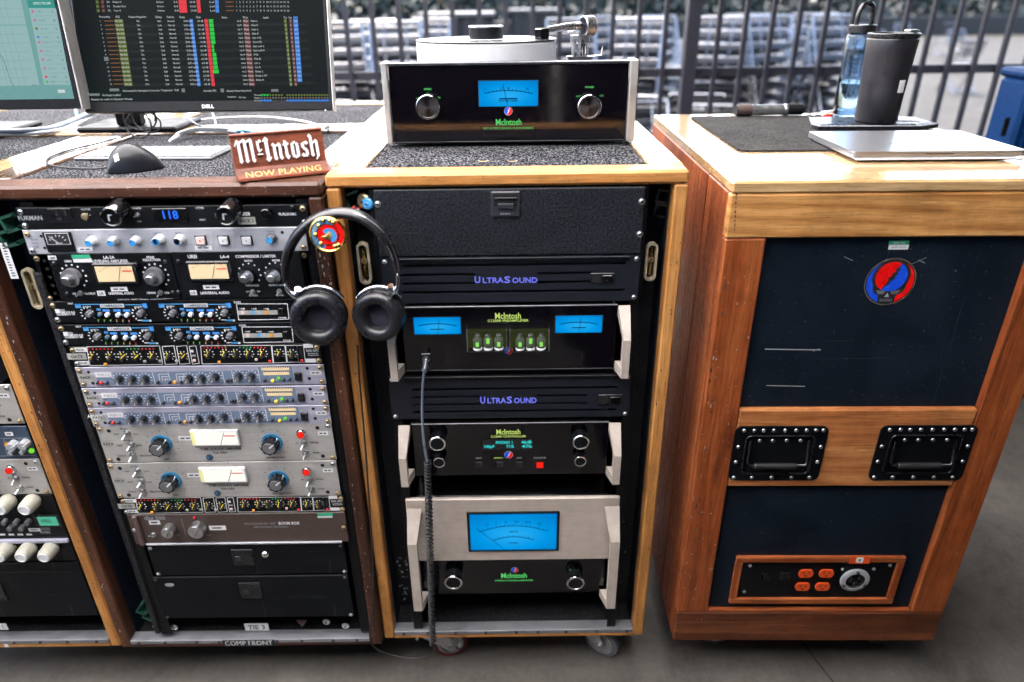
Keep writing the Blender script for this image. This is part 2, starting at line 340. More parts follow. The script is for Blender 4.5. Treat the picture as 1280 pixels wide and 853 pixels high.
# ------------------------------------------------------------------ mesh builder
class MB:
    def __init__(s): s.v = []; s.f = []; s.fm = []; s.sm = []; s.mats = []
    def mi(s, m):
        if m not in s.mats: s.mats.append(m)
        return s.mats.index(m)
    def add(s, vs_, fs, m, smooth=False):
        o = len(s.v); s.v.extend([tuple(p) for p in vs_]); k = s.mi(m)
        for f in fs: s.f.append([i + o for i in f]); s.fm.append(k); s.sm.append(smooth)
    def box(s, x0, x1, y0, y1, z0, z1, m, b=0.0, T=None):
        x0, x1 = min(x0, x1), max(x0, x1); y0, y1 = min(y0, y1), max(y0, y1); z0, z1 = min(z0, z1), max(z0, z1)
        if b <= 0:
            P = [(x, y, z) for x in (x0, x1) for y in (y0, y1) for z in (z0, z1)]
            Fc = [(0, 1, 3, 2), (4, 6, 7, 5), (0, 4, 5, 1), (2, 3, 7, 6), (0, 2, 6, 4), (1, 5, 7, 3)]
        else:
            b = min(b, 0.49 * min(x1 - x0, y1 - y0, z1 - z0))
            lo = (x0, y0, z0); hi = (x1, y1, z1); P = []; ix = {}
            for sx in (0, 1):
                for sy in (0, 1):
                    for sz in (0, 1):
                        sg = (sx, sy, sz)
                        for a in range(3):
                            p = []
                            for k in range(3):
                                e = hi[k] if sg[k] else lo[k]
                                if k != a: e += -b if sg[k] else b
                                p.append(e)
                            ix[(sg, a)] = len(P); P.append(tuple(p))
            Fc = []
            for a in range(3):
                u, w = [k for k in range(3) if k != a]
                for sa in (0, 1):
                    q = []
                    for su, sw in ((0, 0), (1, 0), (1, 1), (0, 1)):
                        sg = [0, 0, 0]; sg[a] = sa; sg[u] = su; sg[w] = sw; q.append(ix[(tuple(sg), a)])
                    Fc.append(q if (sa == 1) ^ (a == 1) else q[::-1])
            for a in range(3):
                u, w = [k for k in range(3) if k != a]
                for su in (0, 1):
                    for sw in (0, 1):
                        sg0 = [0, 0, 0]; sg0[u] = su; sg0[w] = sw; sg1 = list(sg0); sg1[a] = 1
                        Fc.append([ix[(tuple(sg0), u)], ix[(tuple(sg1), u)], ix[(tuple(sg1), w)], ix[(tuple(sg0), w)]])
            for sx in (0, 1):
                for sy in (0, 1):
                    for sz in (0, 1):
                        Fc.append([ix[((sx, sy, sz), a)] for a in range(3)])
        if T is not None: P = [T @ Vector(p) for p in P]
        s.add(P, Fc, m)
    def lathe(s, prof, o, m, axis=(0, -1, 0), n=20, join=False, mats=None):
        ax = Vector(axis).normalized()
        a = ax.cross(Vector((0, 0, 1)));
        if a.length < 1e-4: a = Vector((1, 0, 0))
        a.normalize(); c = ax.cross(a); o = Vector(o)
        def ring(r, d): return [o + ax * d + (a * math.cos(2 * math.pi * k / n) + c * math.sin(2 * math.pi * k / n)) * r for k in range(n)]
        if join:
            V = []; 
            for r, d in prof: V += ring(r, d)
            s.add(V, [(i * n + k, i * n + (k + 1) % n, (i + 1) * n + (k + 1) % n, (i + 1) * n + k) for i in range(len(prof) - 1) for k in range(n)], m, True)
            return
        for i in range(len(prof) - 1):
            (r0, d0), (r1, d1) = prof[i], prof[i + 1]
            mm = mats[i] if mats else m
            if r1 < 1e-6: s.add(ring(r0, d0) , [list(range(n))], mm) if abs(d0 - d1) < 1e-6 else s.add(ring(r0, d0) + [o + ax * d1], [(k, (k + 1) % n, n) for k in range(n)], mm, True)
            elif r0 < 1e-6: s.add(ring(r1, d1), [list(range(n))], mm)
            else: s.add(ring(r0, d0) + ring(r1, d1), [(k, (k + 1) % n, n + (k + 1) % n, n + k) for k in range(n)], mm, True)
    def tube(s, path, r, m, n=8, closed=False, cap=True):
        P = [Vector(p) for p in path]; N = len(P); V = []; u = None
        for i in range(N):
            if closed: d = P[(i + 1) % N] - P[i - 1]
            else: d = P[min(i + 1, N - 1)] - P[max(i - 1, 0)]
            if d.length < 1e-9: d = Vector((0, 0, 1))
            d.normalize()
            if u is None:
                u = d.cross(Vector((0.3, 0.2, 1)));
                if u.length < 1e-3: u = d.cross(Vector((1, 0, 0)))
            u = u - d * u.dot(d); u.normalize(); w = d.cross(u)
            rr = r[i] if isinstance(r, (list, tuple)) else r
            V += [P[i] + (u * math.cos(2 * math.pi * k / n) + w * math.sin(2 * math.pi * k / n)) * rr for k in range(n)]
        Fc = [(i * n + k, i * n + (k + 1) % n, ((i + 1) % N) * n + (k + 1) % n, ((i + 1) % N) * n + k) for i in range(N if closed else N - 1) for k in range(n)]
        s.add(V, Fc, m, True)
        if cap and not closed:
            s.add(V[:n], [list(range(n))], m); s.add(V[-n:], [list(range(n))], m)
    def prism(s, poly, y0, y1, m, mside=None):
        """poly in (x,z), thick from y0 to y1"""
        n = len(poly); A = [(x, y0, z) for x, z in poly]; B = [(x, y1, z) for x, z in poly]
        s.add(A + B, [list(range(n)), list(range(2 * n - 1, n - 1, -1))], m)
        s.add(A + B, [(i, (i + 1) % n, n + (i + 1) % n, n + i) for i in range(n)], mside or m)
    def prismx(s, poly, x0, x1, m):
        """poly in (y,z), thick from x0 to x1"""
        n = len(poly); A = [(x0, y, z) for y, z in poly]; B = [(x1, y, z) for y, z in poly]
        s.add(A + B, [list(range(n)), list(range(2 * n - 1, n - 1, -1))] + [(i, (i + 1) % n, n + (i + 1) % n, n + i) for i in range(n)], m)
    def prismz(s, poly, z0, z1, m, b=0):
        n = len(poly); A = [(x, y, z0) for x, y in poly]; B = [(x, y, z1) for x, y in poly]
        s.add(A + B, [list(range(n)), list(range(2 * n - 1, n - 1, -1))] + [(i, (i + 1) % n, n + (i + 1) % n, n + i) for i in range(n)], m)
    def poly(s, poly, y, m): s.add([(x, y, z) for x, z in poly], [list(range(len(poly)))], m)
    def mesh(s, name, off=(0, 0, 0)):
        me = bpy.data.meshes.new(name)
        ox, oy, oz = off
        me.from_pydata([(x - ox, y - oy, z - oz) for x, y, z in s.v], [], s.f)
        for mm in s.mats: me.materials.append(MATS[mm])
        me.polygons.foreach_set('material_index', s.fm); me.polygons.foreach_set('use_smooth', s.sm)
        me.update(); return me
    def build(s, name, parent=None, kind=None, label=None):
        if not s.v: return None
        off = BASE.get(parent.name, (0, 0, 0)) if parent else (0, 0, 0)
        o = bpy.data.objects.new(name, s.mesh(name, off)); scene.collection.objects.link(o)
        if parent:
            o.parent = parent; BASE[o.name] = off
        if kind or name in PRINT: o['kind'] = kind or 'stuff'
        if label: o['label'] = label
        return o
BASE = {}
PRINT = {'lettering', 'screen_print', 'readout', 'meter_dial', 'dial_lettering', 'top_lettering', 'lit_lettering', 'socket_slot', 'raised_lettering', 'gilt_relief', 'scratch', 'foil', 'pleats'}
def ring_poly(cx, cz, r, n=24, a0=0.0, a1=2 * math.pi, sx=1.0):
    full = abs(a1 - a0 - 2 * math.pi) < 1e-6
    k = n if full else n + 1
    return [(cx + sx * r * math.cos(a0 + (a1 - a0) * i / n), cz + r * math.sin(a0 + (a1 - a0) * i / n)) for i in range(k)]
def rrect(x0, x1, z0, z1, r, n=4):
    P = []
    for cx, cz, a in ((x1 - r, z1 - r, 0), (x0 + r, z1 - r, 90), (x0 + r, z0 + r, 180), (x1 - r, z0 + r, 270)):
        for i in range(n + 1):
            q = R(a + 90 * i / n); P.append((cx + r * math.cos(q), cz + r * math.sin(q)))
    return P

# ------------------------------------------------------------------ letters (built-in font turned into polygons once)
GL = {}
def glyph_cache(chars, bold):
    cu = bpy.data.curves.new('t', 'FONT'); cu.resolution_u = 2; cu.size = 1.0
    if bold: cu.offset = 0.022
    o = bpy.data.objects.new('t', cu); scene.collection.objects.link(o)
    def ev(body):
        cu.body = body; bpy.context.view_layer.update()
        dg = bpy.context.evaluated_depsgraph_get(); e = o.evaluated_get(dg); me = e.to_mesh()
        V = [(v.co.x, v.co.y) for v in me.vertices]; Fc = [list(p.vertices) for p in me.polygons]
        e.to_mesh_clear(); return V, Fc
    def wid(V): return (max(x for x, y in V) - min(x for x, y in V)) if V else 0
    w0 = wid(ev('II')[0])
    for ch in chars:
        V, Fc = ev(ch) if ch != ' ' else ([], [])
        GL[(ch, bold)] = (V, Fc, wid(ev('I' + ch + 'I')[0]) - w0)
    bpy.data.objects.remove(o); bpy.data.curves.remove(cu)
CH = "ABCDEFGHIJKLMNOPQRSTUVWXYZabcdefghijklmnopqrstuvwxyz0123456789 -./%\"&:!'+"
glyph_cache(CH, False); glyph_cache(CH, True)
def text_width(t, bold=False): return sum(GL[(c, bold)][2] for c in t)

# blackletter strokes: every letter a list of convex polygons, x-height 1; k thins the pen
def build_blackletter(k):
    def _st(x, y0, y1, w=0.27):
        w *= k; return [[(x - w / 2, y0 + .10), (x + w / 2, y0 + .02), (x + w / 2, y1 - .10), (x - w / 2, y1 - .02)]]
    def _di(x, y, r=0.2):
        r *= k; return [[(x - r, y), (x, y - r * .8), (x + r, y), (x, y + r * .8)]]
    def _hl(x0, y0, x1, y1, w=0.08):
        w *= k; dx, dy = x1 - x0, y1 - y0; L = math.hypot(dx, dy); nx, ny = -dy / L * w / 2, dx / L * w / 2
        return [[(x0 + nx, y0 + ny), (x1 + nx, y1 + ny), (x1 - nx, y1 - ny), (x0 - nx, y0 - ny)]]
    return {
        'M': (_st(.22, 0, 1.4) + _di(.22, .06) + _di(.14, 1.36) + _st(.80, 0, 1.4) + _di(.80, .06) + _di(.74, 1.4) + _st(1.38, 0, 1.4) + _di(1.42, .06) + _di(1.34, 1.4) + _hl(.25, 1.28, .72, 1.46, .14) + _hl(.84, 1.28, 1.32, 1.46, .14) + _hl(-.14, 1.1, .1, 1.42, .1), 1.78),
        'c': (_st(.20, .62, 1.36, .2) + _di(.26, .66, .15) + _di(.42, 1.30, .16) + _hl(.2, 1.2, .42, 1.38, .1) + _hl(.26, .6, .52, .76, .09) + _hl(.04, .42, .56, .42, .09), .72),
        'I': (_st(.28, 0, 1.4, .3) + _di(.28, .06, .26) + _di(.28, 1.36, .26) + _hl(-.02, 1.25, .2, 1.42, .1) + _hl(.3, .0, .56, .16, .1), .76),
        'n': (_st(.2, 0, 1) + _di(.22, .06) + _di(.14, .96) + _st(.72, 0, 1) + _di(.76, .06) + _di(.68, .96) + _hl(.24, .84, .66, 1.02, .12), 1.06),
        't': (_st(.24, 0, 1.26) + _di(.32, .06) + _hl(-.04, .92, .54, .98, .14) + _hl(.3, .0, .52, .16, .09), .66),
        'o': (_st(.2, .1, .94) + _st(.68, .06, .9) + _hl(.1, .88, .52, 1.06, .16) + _hl(.36, -.02, .78, .14, .16) + _di(.24, .1, .16) + _di(.66, .9, .16), 1.0),
        's': (_st(.22, .5, .96) + _st(.54, .06, .52) + _di(.58, .92, .19) + _di(.18, .1, .2) + _hl(.2, .58, .56, .44, .2) + _hl(.22, .92, .6, 1.0, .1) + _hl(.16, .06, .56, .02, .1), .86),
        'h': (_st(.2, 0, 1.4) + _di(.22, .06) + _di(.14, 1.36) + _st(.72, -.1, 1) + _di(.66, .96) + _hl(.24, .84, .66, 1.02, .12) + _hl(.74, -.02, .5, -.26, .12), 1.06),
    }
BLS = {1.0: build_blackletter(1.0)}
def blackletter(txt, k=1.0):
    out = []; x = 0
    for ch in txt:
        polys, w = BLS[k][ch]
        out += [[(px + x, py) for px, py in p] for p in polys]; x += w
    return out, x

# ------------------------------------------------------------------ frames, things, pixel rays
def ray(px, py):
    a, b_ = (px - 640) / FPX, (py - 426.5) / FPX
    return F + RT * a - UP * b_
class Frame:
    def __init__(s, M): s.M = M; s.I = M.inverted()
    def hit(s, px, py, y=0.0):
        o = s.I @ Vector((0, 0, CAMZ)); d = s.I.to_3x3() @ ray(px, py)
        k = (y - o.y) / d.y; p = o + d * k; return p.x, p.z
    def hitz(s, px, py, z):
        o = s.I @ Vector((0, 0, CAMZ)); d = s.I.to_3x3() @ ray(px, py)
        k = (z - o.z) / d.z; p = o + d * k; return p.x, p.y
    def hitx(s, px, py, x):
        o = s.I @ Vector((0, 0, CAMZ)); d = s.I.to_3x3() @ ray(px, py)
        k = (x - o.x) / d.x; p = o + d * k; return p.y, p.z
def mkframe(x, y, z=0, yaw=0, tilt=0):
    return Frame(Matrix.Translation((x, y, z)) @ Matrix.Rotation(yaw, 4, 'Z') @ Matrix.Rotation(tilt, 4, 'X'))
WORLD = Frame(Matrix.Identity(4))
def thing(name, label, cat, fr=WORLD, at=(0, 0, 0), group=None):
    o = bpy.data.objects.new(name, None); scene.collection.objects.link(o); o.empty_display_size = 0.05
    o.matrix_world = fr.M @ Matrix.Translation(at)
    o['label'] = label; o['category'] = cat
    if group: o['group'] = group
    BASE[o.name] = tuple(at); return o
def inst(name, me, parent, loc, rot=None):
    o = bpy.data.objects.new(name, me); scene.collection.objects.link(o); o.parent = parent
    b_ = BASE[parent.name]; o.location = (loc[0] - b_[0], loc[1] - b_[1], loc[2] - b_[2])
    if rot: o.rotation_euler = rot
    BASE[o.name] = tuple(loc); return o
class Dev:
    """a flat front: photo quad TL,TR,BR,BL squared up to a true rectangle on the plane y"""
    def __init__(s, fr, y, quad=None):
        s.fr = fr; s.y = y; s.H = None
        if quad:
            h = [fr.hit(px, py, y) for px, py in quad]
            s.x0 = (h[0][0] + h[3][0]) / 2; s.x1 = (h[1][0] + h[2][0]) / 2
            s.z1 = (h[0][1] + h[1][1]) / 2; s.z0 = (h[2][1] + h[3][1]) / 2
            dst = [(s.x0, s.z1), (s.x1, s.z1), (s.x1, s.z0), (s.x0, s.z0)]
            A = []; B = []
            for (u, v), (X, Z) in zip(h, dst):
                A += [[u, v, 1, 0, 0, 0, -X * u, -X * v], [0, 0, 0, u, v, 1, -Z * u, -Z * v]]; B += [X, Z]
            s.H = np.append(np.linalg.solve(np.array(A), np.array(B)), 1).reshape(3, 3)
    def sq(s, u, v):
        if s.H is None: return u, v
        q = s.H @ np.array((u, v, 1)); return float(q[0] / q[2]), float(q[1] / q[2])
    def pt(s, px, py, out=0.0):
        u, v = s.fr.hit(px, py, s.y); X, Z = s.sq(u, v)
        if out:
            u2, v2 = s.fr.hit(px, py, s.y - out); X += u2 - u; Z += v2 - v
        return X, Z
    def sc(s, px, py):
        a, b_ = s.pt(px - 2, py), s.pt(px + 2, py); c, d = s.pt(px, py - 2), s.pt(px, py + 2)
        return abs(b_[0] - a[0]) / 4, abs(c[1] - d[1]) / 4
    def rect(s, mb, px, py, w, h, m, out=0.0004, sub=0):
        X, Z = s.pt(px, py); sx, sz = s.sc(px, py); w *= sx / 2; h *= sz / 2
        mb.poly([(X - w, Z - h), (X + w, Z - h), (X + w, Z + h), (X - w, Z + h)], s.y - out, m)
    def box(s, mb, px, py, w, h, m, d0, d1, b=0.0005):
        X, Z = s.pt(px, py); sx, sz = s.sc(px, py); w *= sx / 2; h *= sz / 2
        mb.box(X - w, X + w, s.y - d1, s.y - d0, Z - h, Z + h, m, b)
    def line(s, mb, p0, p1, wpx, m, out=0.0004):
        a, b_ = s.pt(*p0), s.pt(*p1); w = wpx * s.sc(*p0)[0]
        dx, dz = b_[0] - a[0], b_[1] - a[1]; L = math.hypot(dx, dz) or 1e-6; nx, nz = -dz / L * w / 2, dx / L * w / 2
        mb.poly([(a[0] + nx, a[1] + nz), (b_[0] + nx, b_[1] + nz), (b_[0] - nx, b_[1] - nz), (a[0] - nx, a[1] - nz)], s.y - out, m)
    def text(s, mb, t, px, py, h, m, w=None, bold=False, out=0.0006, align='c', xs=1.0):
        """h: height of a capital in photo pixels; w: fits the whole width"""
        X, Z = s.pt(px, py); sx, sz = s.sc(px, py)
        size = h * sz / 0.70; tw = text_width(t, bold); kx = size * xs
        if w: kx = w * sx / tw
        x = X - (tw * kx / 2 if align == 'c' else 0)
        zb = Z - h * sz / 2
        for ch in t:
            V, Fc, ad = GL[(ch, bold)]
            if V: mb.add([(x + a * kx, s.y - out, zb + b_ * size) for a, b_ in V], Fc, m)
            x += ad * kx
    def logo(s, mb, px, py, w, h, m, out=0.0006, thick=0.0):
        s.text(mb, 'McIntosh', px, py, h * .92, m, w, True, out)
    def ticks(s, mb, px, py, r, m, n=11, a0=-130, a1=130, ln=2.0, wd=0.8, out=0.0005):
        X, Z = s.pt(px, py); k = s.sc(px, py)[1]
        for i in range(n):
            a = R(a0 + (a1 - a0) * i / (n - 1)); dx, dz = math.sin(a), math.cos(a); r0, r1, w = r * k, (r + ln) * k, wd * k / 2
            mb.poly([(X + dx * r0 - dz * w, Z + dz * r0 + dx * w), (X + dx * r1 - dz * w, Z + dz * r1 + dx * w), (X + dx * r1 + dz * w, Z + dz * r1 - dx * w), (X + dx * r0 + dz * w, Z + dz * r0 - dx * w)], s.y - out, m)
    def disc(s, mb, px, py, r, m, out=0.0005, n=14):
        X, Z = s.pt(px, py); mb.poly(ring_poly(X, Z, r * s.sc(px, py)[1], n), s.y - out, m)
    def tape(s, mb, px, py, w, h, m='label_white', n=3, ink='black_ink'):
        s.rect(mb, px, py, w, h, m, 0.0005)
        x = px - w * .38
        for i in range(n):
            ww = w * .76 / n; s.rect(mb, x + ww * .45, py, ww * .75, h * .30, ink, 0.0008); x += ww
    def faceplate(s, parent, m, thick=0.003, body=0.25, b=0.0008, name='faceplate', inset=0.012, bm='black_metal'):
        mb = MB(); mb.box(s.x0, s.x1, s.y, s.y + thick, s.z0, s.z1, m, b); o = mb.build(name, parent)
        if body:
            c = MB(); c.box(s.x0 + inset + 0.012, s.x1 - inset - 0.012, s.y + thick + 0.0005, s.y + body, s.z0 + 0.001, s.z1 - 0.001, bm); c.build('chassis', parent)
        return o

# ------------------------------------------------------------------ shared small pieces (axis towards the viewer, -Y)
MESH = {}
def kmesh(key, fn):
    if key not in MESH:
        mb = MB(); fn(mb); MESH[key] = mb.mesh(key.split('#')[0])
    return MESH[key]
def screw_mesh(m, r=0.0045, rec='void'):
    def f(mb):
        mb.lathe([(r * 1.35, 0), (r * 1.35, 0.0008), (r, 0.0012), (r, 0.0026), (r * .8, 0.0034), (r * .42, 0.0035), (r * .42, 0.0018), (0, 0.0018)], (0, 0, 0), m, n=12, mats=[m] * 5 + [rec, rec])
    return kmesh('screw#%s%.4f' % (m, r), f)
def knob_mesh(r, d, m, cap=None, n=20, skirt=None, flute=False, taper=0.9, ptr='white_ink', ptr_len=0.85, ptr_side=True):
    """a round control knob with a pointer line, pointing up"""
    key = 'knob#%.4f%.4f%s%s%s%s%s' % (r, d, m, cap, skirt, flute, ptr)
    def f(mb):
        if skirt: mb.lathe([(skirt[0], 0), (skirt[0], skirt[1]), (r, skirt[1])], (0, 0, 0), skirt[2], n=n + 6)
        d0 = skirt[1] if skirt else 0
        if flute:
            nn = 32; P = []
            for k in range(nn):
                a = 2 * math.pi * k / nn; rr = r * (1.0 if k % 4 < 2 else 0.90); P.append((math.cos(a) * rr, math.sin(a) * rr))
            mb.prism(P, -d, -d0, m)
            mb.lathe([(r * .78, d), (r * .74, d + .0008), (0, d + .0008)], (0, 0, 0), cap or m, n=n)
        else:
            mb.lathe([(r, d0), (r * taper, d - .0008), (r * taper - .0008, d), (0, d)], (0, 0, 0), m, n=n, mats=[m, m, cap or m])
        if ptr:
            w = max(0.0005, r * 0.09); yy = -(d + (.0012 if flute else .0003))
            mb.poly([(-w, r * .15), (w, r * .15), (w, r * taper * .95), (-w, r * taper * .95)], yy, ptr)
            if ptr_side: mb.add([(-w, -d0 - .0003, r * 1.012), (w, -d0 - .0003, r * 1.012), (w, yy, r * taper * 1.012), (-w, yy, r * taper * 1.012)], [(0, 1, 2, 3)], ptr)
    return kmesh(key, f)
def toggle(D, parent, px, py, tilt=-40, size=1.0, pxout=0.0):
    X, Z = D.pt(px, py); y = D.y
    mb = MB(); mb.lathe([(.0065 * size, 0), (.0065 * size, .002), (.0042 * size, .002), (.0042 * size, .006 * size), (0, .006 * size)], (X, y, Z), 'zinc', n=10)
    o = mb.build('toggle_switch', parent)
    mb = MB(); a = R(tilt); q = (X - .003 * size, y - .006 * size - .009 * size * math.cos(a), Z + .010 * size * math.sin(a))
    mb.tube([(X, y - .004, Z), q], [.0013 * size, .0022 * size], 'zinc', 8); mb.build('lever', o)
def screws(D, parent, pts, m='brass', r=0.0042, out=0.0):
    for px, py in pts:
        X, Z = D.pt(px, py); inst('screw', screw_mesh(m, r), parent, (X, D.y - out - 0.0002, Z), (0, random.random() * 6, 0))
def knob(D, parent, px, py, me, ang=0, out=0.0, name='knob'):
    X, Z = D.pt(px, py, out); return inst(name, me, parent, (X, D.y - 0.0002, Z), (0, R(ang), 0))
def handle(parent, x, w, y, z0, z1, reach, m='champagne_v', drop=0.42, side=1):
    """rack handle: wide foot at the bottom, upright bar on the outer side, bevelled arm back to the plate at the top"""
    h = z1 - z0; t = min(0.020, h * .18); mb = MB(); ym = y - reach; zk = z1 - h * drop; bw = w * .62
    xa, xb = (x, x + w) if side > 0 else (x + w, x)          # inner edge, outer edge
    xi = xb - side * bw
    q = [(0, 1, 2, 3), (7, 6, 5, 4), (0, 4, 5, 1), (1, 5, 6, 2), (2, 6, 7, 3), (3, 7, 4, 0)]
    def hexa(a, b): mb.add(a + b, q, m)
    hexa([(xa, y, z0), (xb, y, z0), (xb, y, z0 + t), (xa, y, z0 + t)], [(xi, ym, z0), (xb, ym, z0), (xb, ym, z0 + t), (xi, ym, z0 + t)])
    hexa([(xi, ym, z0 + t + .0001), (xb, ym, z0 + t + .0001), (xb, ym + t * .9, z0 + t + .0001), (xi, ym + t * .9, z0 + t + .0001)], [(xi, ym, zk), (xb, ym, zk), (xb, ym + t * .9, zk - .003), (xi, ym + t * .9, zk - .003)])
    hexa([(xi, ym, zk + .0001), (xb, ym, zk + .0001), (xb, ym + t * .9, zk - .0029), (xi, ym + t * .9, zk - .0029)], [(xa, y - reach * .12, z1), (xb, y - reach * .12, z1), (xb, y, z1 - t), (xa, y, z1 - t)])
    return mb.build('handle', parent)
def emblem(D, parent, px, py, r, name='emblem', detail=True, out=0.0004):
    """round emblem: red and blue disc, split by a bolt, over a skull"""
    X, Z = D.pt(px, py); k = D.sc(px, py)[1] * r; y = D.y - out; mb = MB()
    def P(pts): return [(X + a * k, Z + b_ * k) for a, b_ in pts]
    def arc(r_, a0, a1, n=20, c=(0, 0)): return [(c[0] + r_ * math.cos(R(a0 + (a1 - a0) * i / n)), c[1] + r_ * math.sin(R(a0 + (a1 - a0) * i / n))) for i in range(n + 1)]
    e = 0.00012
    mb.poly(P(arc(1.0, 0, 360, 36)[:-1]), y, 'brass' if detail else 'white_ink')
    mb.poly(P(arc(.96, 0, 360, 36)[:-1]), y - e, 'black_ink')
    mb.poly(P(arc(.92, 78, 258)), y - 2 * e, 'blue_enamel'); mb.poly(P(arc(.92, -102, 78)), y - 2 * e, 'red_enamel')
    cc = (0.0, .22)
    if detail:
        mb.poly(P(arc(.74, 0, 360, 36, cc)[:-1]), y - 3 * e, 'black_ink')
        mb.poly(P([(-.66, .0), (-.62, -.35), (-.46, -.52), (-.36, -.56), (-.33, -.86), (-.2, -.93), (.2, -.93), (.33, -.86), (.36, -.56), (.5, -.5), (.64, -.3), (.68, .0)]), y - 3 * e, 'black_ink')
        mb.poly(P([(-.5, -.34), (-.1, -.38), (-.16, -.52), (-.4, -.5)]), y - 4 * e, 'grey_knob'); mb.poly(P([(.5, -.34), (.1, -.38), (.16, -.52), (.4, -.5)]), y - 4 * e, 'grey_knob')
        mb.poly(P([(0, -.46), (.09, -.64), (-.09, -.64)]), y - 4 * e, 'grey_ink')
        for i in range(6): mb.poly(P([(-.24 + i * .085, -.72), (-.18 + i * .085, -.72), (-.18 + i * .085, -.84), (-.24 + i * .085, -.84)]), y - 4 * e, 'grey_knob')
        r2 = .62
    else: r2 = .0
    if r2:
        mb.poly(P(arc(r2, 62, 242, 20, cc)), y - 4 * e, 'red_enamel'); mb.poly(P(arc(r2, -118, 62, 20, cc)), y - 4 * e, 'blue_enamel')
        B = [(.30, .74), (.06, .50), (.16, .48), (-.06, .32), (.04, .29), (-.16, .13), (-.07, .10), (-.29, -.30), (.02, -.03), (-.06, .0), (.20, .16), (.10, .19), (.27, .35), (.17, .38), (.33, .53), (.22, .55)]
        mb.poly(P(B), y - 5 * e, 'black_ink')
    else:
        mb.poly(P([(.45, .75), (-.1, .1), (.05, .05), (-.4, -.75), (.3, -.05), (.12, .02), (.55, .7)]), y - 3 * e, 'white_ink')
    return mb.build(name, parent)
# ------------------------------------------------------------------ ground
def zoomer(ox, oy, k): return lambda x, y: (ox + x / k, oy + y / k)
zA = zoomer(50, 310, 5.689); zB = zoomer(210, 360, 6.095); zC = zoomer(80, 425, 7.111); z4 = zoomer(100, 520, 5.017)
z5 = zoomer(260, 510, 4.739); zF = zoomer(0, 460, 3.045); z2 = zoomer(0, 230, 3.4125); z3 = zoomer(200, 230, 3.4125)
zM = zoomer(470, 460, 2.2444); zD = zoomer(480, 370, 4.0); zE = zoomer(480, 520, 4.0); zR = zoomer(890, 510, 3.657)
zS = zoomer(860, 660, 4.267); zH = zoomer(340, 250, 4.265); zT = zoomer(1000, 0, 4.061); zq = zoomer(0, 200, 6.558); zK = zoomer(0, 130, 6.4)

mb = MB(); mb.add([(-300, -300, 0), (300, -300, 0), (300, 500, 0), (-300, 500, 0)], [(0, 1, 2, 3)], 'concrete'); fl = mb.build('floor', None, 'structure')
mb = MB(); mb.add([(-300, 4.4, .004), (300, 4.4, .004), (300, 500, .004), (-300, 500, .004)], [(0, 1, 2, 3)], 'yard_ground'); mb.build('yard', None, 'structure')
mb = MB()
(jx0, jy0), (jx1, jy1) = WORLD.hitz(1004, 806, 0), WORLD.hitz(1040, 853, 0)
dx, dy = jx1 - jx0, jy1 - jy0
a = (jx0 - dx * 1.2, jy0 - dy * 1.2); b_ = (jx1 + dx * 25, jy1 + dy * 25)
L = math.hypot(dx, dy); nx, ny = -dy / L * .0014, dx / L * .0014
mb.add([(a[0] + nx, a[1] + ny, .004), (b_[0] + nx, b_[1] + ny, .004), (b_[0] - nx, b_[1] - ny, .004), (a[0] - nx, a[1] - ny, .004)], [(0, 1, 2, 3)], 'drape_black'); mb.build('floor_joint', None, 'structure')

# ------------------------------------------------------------------ an added roof, unseen above the frame, shaping the light on the cases
mb = MB(); RX, RY0, RY1, RZ = 3.4, -2.6, 4.3, 2.75
XS, YS, YMID = .6, -.75, (RY0 + RY1) / 2      # translucent cloth at left lets light in, black parts darken right and back
rz = lambda y: RZ + .55 * (1 - abs(y - YMID) / (YMID - RY0))
for x0, x1, y0, y1, m in ((-RX, XS, YS, YMID, 'roof_diffuser'), (-RX, XS, YMID, RY1, 'roof_diffuser'), (XS, RX, YS, YMID, 'drape_black'), (XS, RX, YMID, RY1, 'drape_black'), (-RX, RX, RY0, YS, 'drape_black')):
    mb.add([(x0, y0, rz(y0)), (x1, y0, rz(y0)), (x1, y1, rz(y1)), (x0, y1, rz(y1))], [(0, 1, 2, 3)], m)
for p, q in (((-RX, RY0), (RX, RY0)), ((RX, RY0), (RX, RY1)), ((RX, RY1), (-RX, RY1)), ((-RX, RY1), (-RX, RY0))):
    mb.add([(p[0], p[1], RZ), (q[0], q[1], RZ), (q[0], q[1], RZ - .22), (p[0], p[1], RZ - .22)], [(0, 1, 2, 3)], 'roof_diffuser')
for sx in (-1, 1):
    for yy in (RY0, RY1): mb.tube([(sx * (RX - .03), yy + (.03 if yy < 0 else -.03), 0), (sx * (RX - .03), yy + (.03 if yy < 0 else -.03), RZ)], .025, 'alu_panel', 10)
mb.build('added_roof', None, 'structure')
# added black drapes, unseen, cutting the light from behind and from the sides
mb = MB()
def drape(p, q, z0, z1):
    n = int(math.hypot(q[0] - p[0], q[1] - p[1]) / .12); V = []
    dx, dy = (q[0] - p[0]) / n, (q[1] - p[1]) / n; L = math.hypot(dx, dy)
    for k in range(n + 1):
        w = .04 * math.sin(k * 1.7) + .02 * math.sin(k * .6); x, y = p[0] + dx * k - dy / L * w, p[1] + dy * k + dx / L * w; V += [(x, y, z0), (x, y, z1)]
    mb.add(V, [(2 * k, 2 * k + 2, 2 * k + 3, 2 * k + 1) for k in range(n)], 'drape_black', True)
drape((.25, -.6), (1.85, -.6), .03, RZ + .3); drape((-2.2, -.9), (.22, -.9), .03, 1.75); drape((-2.2, -.88), (-2.2, .95), .03, 1.75); drape((1.85, -.58), (1.85, 1.35), .03, RZ + .3); drape((1.86, 1.36), (2.28, 1.40), .03, RZ + .1); drape((2.3, 1.42), (2.34, 2.40), .03, RZ + .1)
mb.build('added_drape', None, 'structure')
